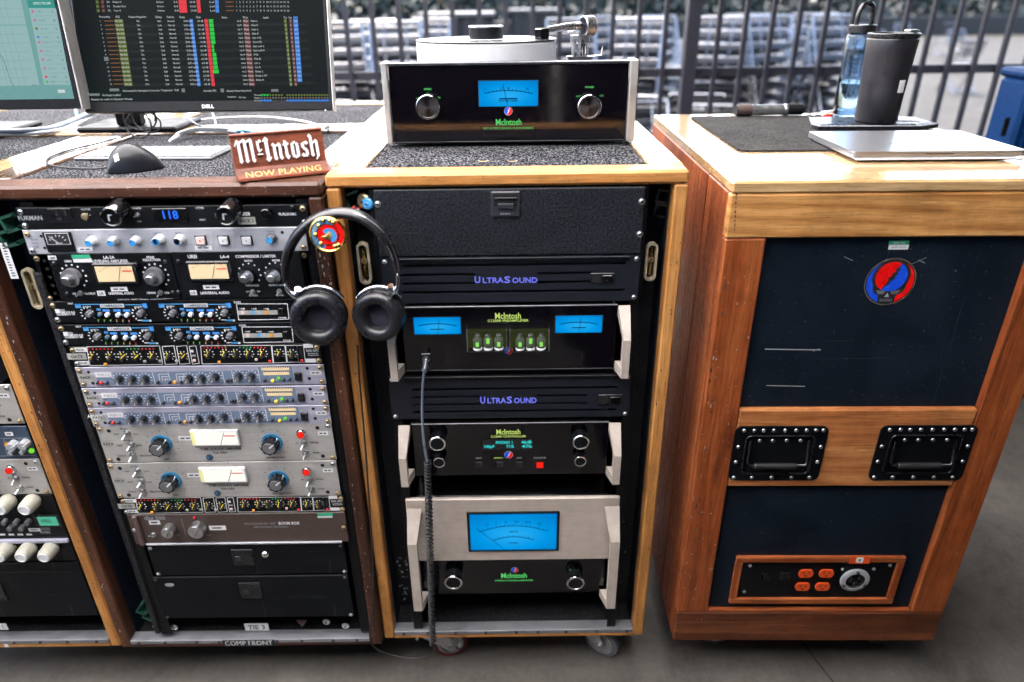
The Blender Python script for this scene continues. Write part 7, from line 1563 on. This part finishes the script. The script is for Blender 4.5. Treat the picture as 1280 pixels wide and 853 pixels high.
# enamel badge
bc = H(410.5, 292.5, YH - .020); o = thing('badge', 'round gold rimmed enamel badge in red and blue on the headband', 'badge', WORLD, tuple(bc)); mb = MB(); rB = .0305
mb.lathe([(rB * .9, 0), (rB, .002), (rB, .0045), (rB * .93, .0062), (rB * .88, .005)], bc, 'gold', (0, -1, 0), 40); mb.build('rim', o)
y = bc.y - .005; mb = MB(); mb.poly(ring_poly(bc.x, bc.z, rB * .89, 36, R(60), R(250)), y, 'sky_enamel'); mb.poly(ring_poly(bc.x, bc.z, rB * .89, 36, R(-110), R(60)), y, 'red_enamel'); mb.build('enamel_field', o)
mb = MB(); mb.poly(ring_poly(bc.x, bc.z, rB * .62, 30), y - .0003, 'gold'); mb.poly(ring_poly(bc.x, bc.z, rB * .56, 30), y - .0006, 'red_enamel'); mb.poly(ring_poly(bc.x + rB * .08, bc.z - rB * .05, rB * .42, 24, R(-70), R(140)), y - .0009, 'sky_enamel'); mb.build('inner_disc', o)
mb = MB()
for i in range(9):
    a_ = R(200 + i * 26); p = (bc.x - rB * .05 + rB * .30 * math.cos(a_), y - .0012, bc.z + rB * .30 * math.sin(a_)); mb.tube([(bc.x - rB * .05, y - .0012, bc.z - rB * .05), p], [.0022, .0008], 'gold', 6)
for a_, s_ in ((75, .9), (-65, .85), (100, .9), (-50, .9), (60, .88), (230, .75), (130, .74), (180, .75)): a_ = R(a_); mb.lathe([(.0042, 0), (.003, .002), (0, .0026)], (bc.x + rB * s_ * .88 * math.cos(a_), y, bc.z + rB * s_ * .88 * math.sin(a_)), 'gold', n=10, join=True)
for k in range(14): a_ = R(110 + k * 9.5); mb.tube([(bc.x + rB * .68 * math.cos(a_), y - .0006, bc.z + rB * .68 * math.sin(a_)), (bc.x + rB * .82 * math.cos(a_ + .05), y - .0006, bc.z + rB * .82 * math.sin(a_ + .05))], .0006, 'gold', 4)
mb.build('gilt_relief', o)
mb = MB(); mb.lathe([(.006, -.062), (.006, .0005)], bc, 'brass', (0, -1, 0), 12); mb.build('peg', o)

# coiled lead from the preamplifier jack, down to the floor and back up to the headphones
JX, JY, JZ = JACK
o = thing('coiled_headphone_lead', 'black coiled headphone lead hanging from the preamplifier jack to the floor', 'cable', WORLD, (JX, JY - .01, .10))
mb = MB(); mb.lathe([(.0045, .006), (.0045, .012), (.0062, .012), (.0058, .034), (.0035, .040), (0, .040)], (JX, JY, JZ), 'zinc', (0, -1, -.25), 14); mb.build('plug', o)
tp = (JX, JY - .038, JZ - .010)
run = smooth([tp, H(530.5, 462, JY - .044), H(528, 490, JY - .040), H(528, 530, JY - .042), H(531, 562, JY - .046), H(534, 577, JY - .046)], 6)
mb = MB(); mb.tube(run, .0026, 'cable_grey', 8); mb.build('straight_lead', o)
A, B = H(534.5, 577, JY - .046), H(541, 806, JY - .040); N = 50; cr_ = .0062; P = []
for i in range(N * 12 + 1):
    t_ = i / (N * 12); tt2 = t_ ** 1.15; c = A.lerp(B, tt2); a_ = 2 * math.pi * i / 12; P.append(c + Vector((math.cos(a_) * cr_, math.sin(a_) * cr_, 0)))
mb = MB(); mb.tube(P, .0021, 'rubber', 6); mb.build('coil', o)
tail = smooth([P[-1], H(541, 817, JY - .036), H(533, 821, JY - .034), H(515, 823, JY - .03), H(490, 819, JY - .028), H(470, 811, YL - .014), H(463, 800, YL - .012), H(463, 782, YL - .010), H(466, 755, YL - .008), H(466, 700, YL - .006), H(461, 620, YL - .006), H(455, 540, YL - .006), H(449, 470, YL - .01), H(447, 432, YL - .02)], 8)
mb = MB(); mb.tube(tail, .0019, 'rubber', 8); mb.build('tail_lead', o)

# ------------------------------------------------------------------ things on the right hand case
RZ0 = RZT + .0042
hz = lambda px, py, z=RZ0: WORLD.hitz(px, py, z)
# laptop over a paper pad
a0, b0, c0, d0 = hz(1066, 190, RZ0 + .0155), hz(1283, 190, RZ0 + .0155), hz(1214, 163, RZ0 + .0155), hz(1019, 164.5, RZ0 + .0155)
yawL = R(-1.0); Fl = mkframe(a0[0], a0[1], RZ0, yawL); Wl = .325; Ll = min(.235, math.hypot(d0[0] - a0[0], d0[1] - a0[1]))
o = thing('notepad', 'white paper pad squared under the silver laptop', 'paper', Fl, (Wl / 2, Ll / 2, 0)); mb = MB(); mb.box(.008, Wl - .02, -.003, Ll - .02, .0002, .0032, 'paper', .0006); mb.build('sheets', o); mb = MB(); mb.box(.004, Wl - .014, .001, Ll - .02, .0034, .0050, 'paper', .0005); mb.build('sheets', o)
o = thing('laptop', 'closed silver laptop lying on a white paper pad', 'laptop', Fl, (Wl / 2, Ll / 2, .0053))
mb = MB(); mb.prismz(rrect(0, Wl, 0, Ll, .010, 4), .0053, .0110, 'laptop_alu'); mb.build('base', o)
mb = MB(); mb.prismz(rrect(.0005, Wl - .0005, .0005, Ll, .010, 4), .0116, .0155, 'laptop_alu'); ld = mb.build('lid', o)
mb = MB(); mb.box(.003, Wl - .003, .003, Ll - .003, .0110, .0116, 'void'); mb.build('gap', o)
mb = MB(); mb.box(Wl * .42, Wl * .58, -.0004, .002, .0096, .0109, 'blackmetal_screw'); mb.build('finger_notch', o)
mb = MB(); lx, ly = Wl * .52, Ll * .5
mb.add([(lx + a_ * .011, ly + b2 * .013, .0157) for a_, b2 in ((0, -.8), (.35, -1), (.75, -.65), (.95, -.1), (.75, .1), (.85, .5), (.45, .75), (.05, .6), (-.35, .75), (-.8, .45), (-.9, -.1), (-.65, -.75), (-.3, -1))], [list(range(13))], 'blackmetal_screw'); mb.add([(lx + a_ * .011, ly + b2 * .013, .0157) for a_, b2 in ((.02, .72), (.3, .85), (.38, 1.2), (.1, 1.05))], [(0, 1, 2, 3)], 'blackmetal_screw'); mb.build('logo', ld)
# black sleeve behind it, papers, tumbler, bottle
e0 = hz(1012, 162); o = thing('zip_pouch', 'flat black fabric pouch lying behind the silver laptop', 'pouch', WORLD, (e0[0] + .1, e0[1] + .03, RZ0)); mb = MB()
P = [hz(1011, 152), hz(1014, 160.5), hz(1022, 163.5), hz(1150, 163), hz(1172, 160), hz(1145, 152), hz(1100, 150.5)]; n = len(P); cxp = sum(p[0] for p in P) / n; cyp = sum(p[1] for p in P) / n
V = [(p[0], p[1], RZ0 + .0002) for p in P] + [(p[0], p[1], RZ0 + .009) for p in P] + [(cxp + (p[0] - cxp) * .9, cyp + (p[1] - cyp) * .8, RZ0 + .0125) for p in P]
mb.add(V, [(i, (i + 1) % n, n + (i + 1) % n, n + i) for i in range(n)] + [(n + i, n + (i + 1) % n, 2 * n + (i + 1) % n, 2 * n + i) for i in range(n)] + [tuple(range(2 * n, 3 * n))], 'leather'); mb.build('body', o)
mb = MB(); mb.tube([(p[0], p[1], RZ0 + .0095) for p in P[:4]], .0012, 'grey_ink', 6); mb.build('zip', o)
e0 = hz(1120, 149); o = thing('paper_sheet', 'folded white paper sheet beside the black tumbler foot', 'paper', WORLD, (e0[0], e0[1], RZ0 + .013)); mb = MB(); P = [hz(1112, 151.5, RZ0 + .013), hz(1150, 151.5, RZ0 + .013), hz(1142, 147.5, RZ0 + .013), hz(1114, 146, RZ0 + .013)]; mb.prismz(P, RZ0 + .0128, RZ0 + .0145, 'paper'); mb.build('sheet', o)
tx, ty = hz(1094, 152, RZ0 + .013); k_ = 1 / Dev(WORLD, ty).sc(1100, 110)[0]
o = thing('tumbler', 'tall matte black insulated tumbler with a small white sticker', 'tumbler', WORLD, (tx, ty, RZ0 + .0128)); ztb = WORLD.hit(1118, 41, ty)[1] - RZ0 - .013
r0, r1 = 25.0 / k_, 29.0 / k_; mb = MB(); zb0 = RZ0 + .013
mb.lathe([(0, 0), (r0 * .92, 0), (r0, .004), (r0 * 1.02, ztb * .3), (r1 * .97, ztb * .8), (r1, ztb - .014), (r1 * .98, ztb - .010), (r1 * .9, ztb - .009)], (tx, ty, zb0), 'tumbler_black', (0, 0, 1), 48, True); tb_ = mb.build('body', o)
mb = MB(); mb.lathe([(r1 * .97, ztb - .0105), (r1 * 1.02, ztb - .008), (r1 * 1.02, ztb - .002), (r1 * .98, ztb), (r1 * .9, ztb), (r1 * .86, ztb - .004), (0, ztb - .004)], (tx, ty, zb0), 'black_plastic', (0, 0, 1), 40); mb.box(tx + r1 * .5, tx + r1 * .95, ty - .012, ty + .012, zb0 + ztb + .0003, zb0 + ztb + .006, 'zinc', .002); mb.build('lid', o)
mb = MB(); V = []; a_ = R(-78)
for i in range(6):
    for j in (0, 1): aa = a_ + .36 * i / 5; V.append((tx + (r0 * 1.09) * math.cos(aa), ty + r0 * 1.09 * math.sin(aa), zb0 + ztb * (.36 + .14 * j)))
mb.add(V, [(2 * i, 2 * i + 1, 2 * i + 3, 2 * i + 2) for i in range(5)], 'label_white', True); mb.build('sticker', tb_)
bx0, by0 = hz(1071, 151); by0 += .055; bx0 -= .004
o = thing('water_bottle', 'clear blue water bottle with black carry loop, behind the tumbler', 'bottle', WORLD, (bx0, by0, RZ0)); zcap = WORLD.hit(1090, 41, by0)[1] - RZ0; rb_ = .033
mb = MB(); mb.lathe([(0, .0005), (rb_ * .9, .0005), (rb_, .006), (rb_, zcap * .45), (rb_ * .985, zcap * .47), (rb_, zcap * .49), (rb_, zcap * .95), (rb_ * .85, zcap), (rb_ * .75, zcap), (rb_ * .9, zcap * .94), (rb_ * .92, .01), (0, .006)], (bx0, by0, RZ0), 'bottle_blue', (0, 0, 1), 40, True); mb.build('body', o)
mb = MB(); mb.lathe([(0, .0065), (rb_ * .915, .0105), (rb_ * .915, zcap * .42), (0, zcap * .42)], (bx0, by0, RZ0), 'clear', (0, 0, 1), 32); mb.build('water', o)
mb = MB(); mb.lathe([(rb_ * .95, zcap + .0004), (rb_ * .95, zcap + .016), (rb_ * .9, zcap + .018), (0, zcap + .018)], (bx0, by0, RZ0), 'black_plastic', (0, 0, 1), 32); cp_ = mb.build('cap', o)
mb = MB(); ang = R(20); lp_ = [Vector((bx0 + math.cos(ang) * u, by0 + math.sin(ang) * u, RZ0 + zcap + .012 + v)) for u, v in ((-.022, 0), (-.022, .025), (-.014, .046), (.002, .053), (.018, .046), (.022, .03), (.022, 0))]
mb.tube(smooth(lp_, 5), .0055, 'black_plastic', 10); mb.build('carry_loop', cp_)
# multitool case, keys
f0, f1 = hz(921, 146.5), hz(1003, 144); o = thing('torch', 'short silver and black pocket torch lying on the cloth mat', 'torch', WORLD, ((f0[0] + f1[0]) / 2, f0[1] + .01, RZ0)); ln = f1[0] - f0[0]; yy = f0[1] + .014; rt = .0145
zc_ = RZ0 + rt
mb = MB(); mb.lathe([(0, 0), (rt * .9, 0), (rt, .002), (rt, ln * .22), (rt * .94, ln * .24), (rt * .94, ln * .28)], (f0[0], yy, zc_), 'black_metal', (1, .03, 0), 20, mats=['black_metal', 'black_metal', 'brown_panel', 'zinc', 'zinc']); mb.build('head', o)
mb = MB(); mb.lathe([(rt * .94, ln * .281), (rt * .94, ln * .70), (rt, ln * .71), (rt, ln * .75)], (f0[0], yy, zc_), 'zinc', (1, .03, 0), 20); mb.build('barrel', o)
mb = MB(); mb.lathe([(rt * .98, ln * .751), (rt * .98, ln * .97), (rt * .8, ln), (0, ln)], (f0[0], yy, zc_), 'satin_black', (1, .03, 0), 20); mb.build('tail_cap', o)
g0 = hz(1030, 145); o = thing('key_ring', 'small bunch of keys with a red tag, left of the bottle', 'keys', WORLD, (g0[0], g0[1], RZ0))
mb = MB(); mb.tube([(g0[0] - .02 + .012 * math.cos(a_ * .5236), g0[1] + .008 * math.sin(a_ * .5236), RZ0 + .003) for a_ in range(12)], .0012, 'chrome', 6, True); mb.build('ring', o)
for i, (dx_, dy_, an, m) in enumerate(((.0, .0, .2, 'zinc'), (.012, -.004, -.3, 'brass'), (.006, .006, .7, 'zinc'))):
    T = Matrix.Translation((g0[0] + dx_, g0[1] + dy_, RZ0 + .002 + i * .003)) @ Matrix.Rotation(an, 4, 'Z'); mb = MB(); mb.box(-.010, .010, -.009, .009, 0, .0022, m, .001, T); mb.box(.0102, .034, -.0035, .0035, 0, .0022, m, .0006, T); mb.build('key', o)
mb = MB(); mb.box(g0[0] - .010, g0[0] + .012, g0[1] - .018, g0[1] - .006, RZ0 + .0003, RZ0 + .0022, 'red_enamel', .0005); mb.build('tag', o)

# ------------------------------------------------------------------ behind the cases: blue bin, fence, chairs, trees
Yb = 2.52; bxl = WORLD.hit(1249, 100, Yb + .16)[0]; bzt = WORLD.hit(1265, 88, Yb)[1]
o = thing('storage_bin', 'blue plastic bin standing on a black trunk at the right edge', 'bin', WORLD, (bxl + .3, Yb + .08, .98)); mb = MB()
mb.box(bxl, bxl + .6, Yb, Yb + .16, 1.0, bzt - .035, 'blue_case', .012); mb.build('body', o); mb = MB(); mb.box(bxl - .008, bxl + .608, Yb - .008, Yb + .168, bzt - .034, bzt, 'blue_case', .012); mb.build('lid', o)
x, z = WORLD.hit(1257, 158, Yb - .002); mb = MB(); mb.box(x - .010, x + .010, Yb - .004, Yb - .0004, z - .035, z + .03, 'black_metal', .003); mb.build('handle', o)
for k in range(5): mb = MB(); mb.box(bxl + .03 + k * .13, bxl + .05 + k * .13, Yb - .006, Yb - .0003, 1.02, bzt - .06, 'blue_case', .002); mb.build('rib', o)
for sx in (.04, .56):
    for sy in (.03, .13): mb = MB(); mb.box(bxl + sx - .02, bxl + sx + .02, Yb + sy - .02, Yb + sy + .02, .9803, .9998, 'rubber', .002); mb.build('foot', o)

o = thing('trunk', 'plain black trunk on the floor behind the right side of the wooden case', 'trunk', WORLD, (1.8, 2.75, 0)); mb = MB(); mb.box(.95, 2.65, 2.46, 3.05, .02, .86, 'black_paint', .01); mb.build('body', o)
mb = MB(); mb.box(.945, 2.655, 2.455, 3.055, .8605, .98, 'black_paint', .01); mb.build('lid', o)
for x in (1.15, 1.6, 2.05): mb = MB(); mb.box(x - .03, x + .03, 2.447, 2.4545, .80, .91, 'zinc', .003); mb.build('catch', o)
for x in (1.0, 2.6):
    for y in (2.52, 3.0): mb = MB(); mb.box(x - .03, x + .03, y - .03, y + .03, 0, .0198, 'rubber', .003); mb.build('foot', o)
YFn = 3.35; fx0, fx1 = -2.9, 3.5; px_post = WORLD.hit(862, 70, YFn)[0]
o = thing('steel_fence', 'dark steel picket fence crossing behind the racks', 'fence', WORLD, ((fx0 + fx1) / 2, YFn, 0))
pk = MB(); pk.box(-.0105, .0105, -.0105, .0105, .0, 1.94, 'fence_steel', .002); pkm = pk.mesh('picket')
x = px_post - .118 * 32
posts = [px_post - 2.36, px_post, px_post + 2.36]
i = 0
while x < fx1:
    if x > fx0 and min(abs(x - p) for p in posts) > .05: inst('picket', pkm, o, (x, YFn, .08))
    x += .118
for p in posts:
    mb = MB(); mb.box(p - .030, p + .030, YFn - .030, YFn + .030, 0, 2.12, 'fence_steel', .004); q_ = mb.build('post', o); mb = MB(); mb.box(p - .034, p + .034, YFn - .034, YFn + .034, 2.1203, 2.14, 'fence_steel', .004); mb.build('post_cap', q_)
for z in (.15, 1.225, 1.95): mb = MB(); mb.box(fx0, fx1, YFn + .0107, YFn + .0287, z - .019, z + .019, 'fence_steel', .003); mb.build('rail', o)

def folding_chair(label, shell, group):
    o = thing('folding_chair', label, 'chair', WORLD, (0, 0, 0), group)
    mb = MB()
    for s in (-1, 1):
        mb.tube([(s * .21, -.22, .0), (s * .205, .0, .42), (s * .20, .20, .86)], .011, 'chair_steel', 8); mb.tube([(s * .19, .24, 0), (s * .19, -.16, .44)], .011, 'chair_steel', 8)
    mb.tube([(-.20, .20, .86), (.20, .20, .86)], .011, 'chair_steel', 8); mb.tube([(-.19, .20, .05), (.19, .20, .05)], .009, 'chair_steel', 6); mb.tube([(-.21, -.2, .06), (.21, -.2, .06)], .009, 'chair_steel', 6); mb.build('frame', o)
    mb = MB(); mb.box(-.195, .195, -.20, .19, .435, .460, shell, .010); mb.build('seat', o)
    mb = MB()
    for k in range(3):
        T = Matrix.Translation((0, .125 + .038 * k, .635 + .085 * k)) @ Matrix.Rotation(R(-24), 4, 'X'); mb.box(-.185, .185, -.008, .008, -.026, .026, shell, .006, T)
    for s in (-.09, .09): mb.tube([(s, .11, .59), (s, .21, .85)], .007, 'chair_steel', 6)
    mb.build('backrest', o); return o
protos = [folding_chair('white folding chair with a steel frame in the rows beyond the fence', 'chair_white', 'white folding chairs beyond the fence'), folding_chair('grey folding chair with a steel frame in the rows beyond the fence', 'chair_grey', 'grey folding chairs beyond the fence'), folding_chair('dark folding chair with a steel frame in the rows beyond the fence', 'chair_dark', 'dark folding chairs beyond the fence')]
used = [False] * 3; rn = random.Random(11)
ORD = 'first second third fourth fifth sixth seventh eighth ninth tenth eleventh twelfth thirteenth fourteenth fifteenth sixteenth seventeenth eighteenth nineteenth twentieth'.split()
ROWS = ('nearest', 'second', 'third', 'fourth', 'fifth', 'sixth', 'seventh', 'eighth', 'farthest')
for ri, (Y, dx_) in enumerate(((5.1, .46), (5.7, .46), (6.4, .46), (7.3, .48), (8.5, .52), (10.2, .60), (12.8, .72), (16.5, .92), (21.0, 1.15))):
    x = -.62 * Y; cnt = 0
    while x < .62 * Y:
        lim = .34 * Y if Y < 12 else .7 * Y
        if x < lim and rn.random() < (.94 if Y < 12 else .8) and cnt < 20 and (Y > 7 or rn.random() < .9):
            k = rn.choices((0, 1, 2), (.16, .34, .50))[0]; loc = (x + rn.uniform(-.07, .07), Y + rn.uniform(-.12, .12), .004)
            lab = '%s folding chair, %s from the left in the %s row beyond the fence' % (('white', 'grey', 'dark')[k], ORD[cnt], ROWS[ri]); cnt += 1
            if used[k]: c_ = copy_thing(protos[k], loc, lab)
            else: c_ = protos[k]; c_.location = loc; c_['label'] = lab; used[k] = True
            c_.rotation_euler = (0, 0, rn.uniform(-.35, .35) + (math.pi if rn.random() < .25 else 0))
        x += dx_
# chairs stacked up between the rows
for si, (px, Y) in enumerate(((428, 6.0), (462, 6.6), (497, 6.0), (530, 7.0), (716, 6.2), (752, 6.9), (790, 6.1), (826, 6.8), (892, 6.2), (930, 7.0), (968, 6.3), (1010, 7.0), (1046, 6.4), (60, 6.2))):
    x = WORLD.hit(px, 60, Y)[0]; a_ = rn.uniform(-.4, .4)
    for k in range(6):
        c_ = copy_thing(protos[1 + (si + (k > 3)) % 2], (x + rn.uniform(-.01, .01), Y - .02 * k, .004 + .105 * k), '%s folding chair, %s from the bottom of the %s stack from the left' % (('grey', 'dark')[(si + (k > 3)) % 2], ORD[k], ORD[si]), 'stacked folding chairs beyond the fence'); c_.rotation_euler = (0, 0, a_)
# pale curtained booths and a low wall far behind
for i, (pxa, pxb, Y, m, lab) in enumerate(((528, 612, 9.2, 'chair_grey', 'pale grey curtained booth beyond the chairs, left of the turntable weight'), (640, 700, 13.0, 'chair_dark', 'grey curtained booth beyond the chairs, behind the turntable arm'), (120, 300, 15.0, 'chair_grey', 'pale booth hidden mostly behind the dark monitor'))):
    xa, xb = WORLD.hit(pxa, 20, Y)[0], WORLD.hit(pxb, 20, Y)[0]; o = thing('curtained_booth', lab, 'booth', WORLD, ((xa + xb) / 2, Y + .4, 0)); n = int((xb - xa) / .045)
    mb = MB(); V = []; 
    for k in range(n + 1):
        x = xa + (xb - xa) * k / n; y = Y + .04 * math.sin(k * 1.9) + .02 * math.sin(k * .7); V += [(x, y, .02), (x, y, 1.36)]
    mb.add(V, [(2 * k, 2 * k + 2, 2 * k + 3, 2 * k + 1) for k in range(n)], m, True); mb.build('curtain', o)
    mb = MB(); mb.box(xa - .05, xb + .05, Y - .08, Y + .8, 1.365, 1.42, 'chair_white', .01); mb.build('top', o)
    for sx in (xa, xb): mb = MB(); mb.box(sx - .03, sx + .03, Y + .7, Y + .76, 0, 1.3645, 'fence_steel', .004); mb.build('leg', o)
mb = MB(); mb.box(-40, 45, 33.0, 33.35, 0, .78, 'chair_dark', .02); ow = thing('low_wall', 'low dark wall along the far side of the yard', 'wall', WORLD, (0, 33, 0)); mb.build('wall', ow)
def leafmesh(seed, w, h):
    r_ = random.Random(seed); mb = MB()
    cl = [(r_.gauss(0, w * .33), r_.gauss(0, w * .33), h * .5 + r_.gauss(0, h * .22), r_.uniform(.35, .75)) for _ in range(34)]
    for cx2, cy2, cz2, cs in cl:
        for _ in range(46):
            p = Vector((r_.gauss(0, 1), r_.gauss(0, 1), r_.gauss(0, .8))).normalized() * cs * r_.uniform(.5, 1.1) + Vector((cx2, cy2, cz2)); a_ = Vector((r_.gauss(0, 1), r_.gauss(0, 1), r_.gauss(0, 1))).normalized() * .13; b2 = a_.cross(Vector((r_.gauss(0, 1), r_.gauss(0, 1), 1))).normalized() * .07
            mb.add([p - a_, p + b2, p + a_, p - b2], [(0, 1, 2, 3)], 'leaf')
    return mb.mesh('crown')
rh = random.Random(5); mb = MB()
for k in range(9000):
    p = Vector((rh.uniform(-32, 36), 34.6 + rh.gauss(0, .35), .15 + 2.0 * rh.random() ** .8 + .25 * math.sin(rh.uniform(0, 6)))); a_ = Vector((rh.gauss(0, 1), rh.gauss(0, .6), rh.gauss(0, 1))).normalized() * .22; b2 = a_.cross(Vector((rh.gauss(0, 1), 1, rh.gauss(0, 1)))).normalized() * .13
    mb.add([p - a_, p + b2, p + a_, p - b2], [(0, 1, 2, 3)], 'leaf')
hd = mb.build('hedge', None, 'stuff'); hd['label'] = 'dark clipped hedge running behind the low wall across the yard'; hd['category'] = 'hedge'
crowns = [leafmesh(s, 3.4, 4.0) for s in (1, 2, 3)]
mb = MB(); mb.tube([(0, 0, 0), (.05, .03, 1.2), (.0, .1, 2.6), (.2, .1, 3.6)], [.16, .12, .08, .03], 'bark', 8); mb.tube([(.02, .05, 1.6), (-.5, .1, 2.4), (-.9, .2, 3.2)], [.07, .05, .02], 'bark', 6); mb.tube([(.02, .07, 1.9), (.6, -.2, 2.7), (1.0, -.3, 3.3)], [.07, .05, .02], 'bark', 6); trunk = mb.mesh('trunk')
for i, x in enumerate(range(-27, 30, 3)):
    o = thing('tree', 'dark green leafy tree, %s from the left in the far row' % ORD[i], 'tree', WORLD, (x + rn.uniform(-.8, .8), 36 + rn.uniform(0, 4), 0), 'trees beyond the yard'); s_ = rn.uniform(.62, .8)
    for nm, me, z in (('crown', crowns[i % 3], .1), ('trunk', trunk, 0)): c_ = bpy.data.objects.new(nm, me); scene.collection.objects.link(c_); c_.parent = o; c_.location = (0, 0, z); c_.scale = (s_, s_, s_); c_.rotation_euler = (0, 0, rn.uniform(0, 6))
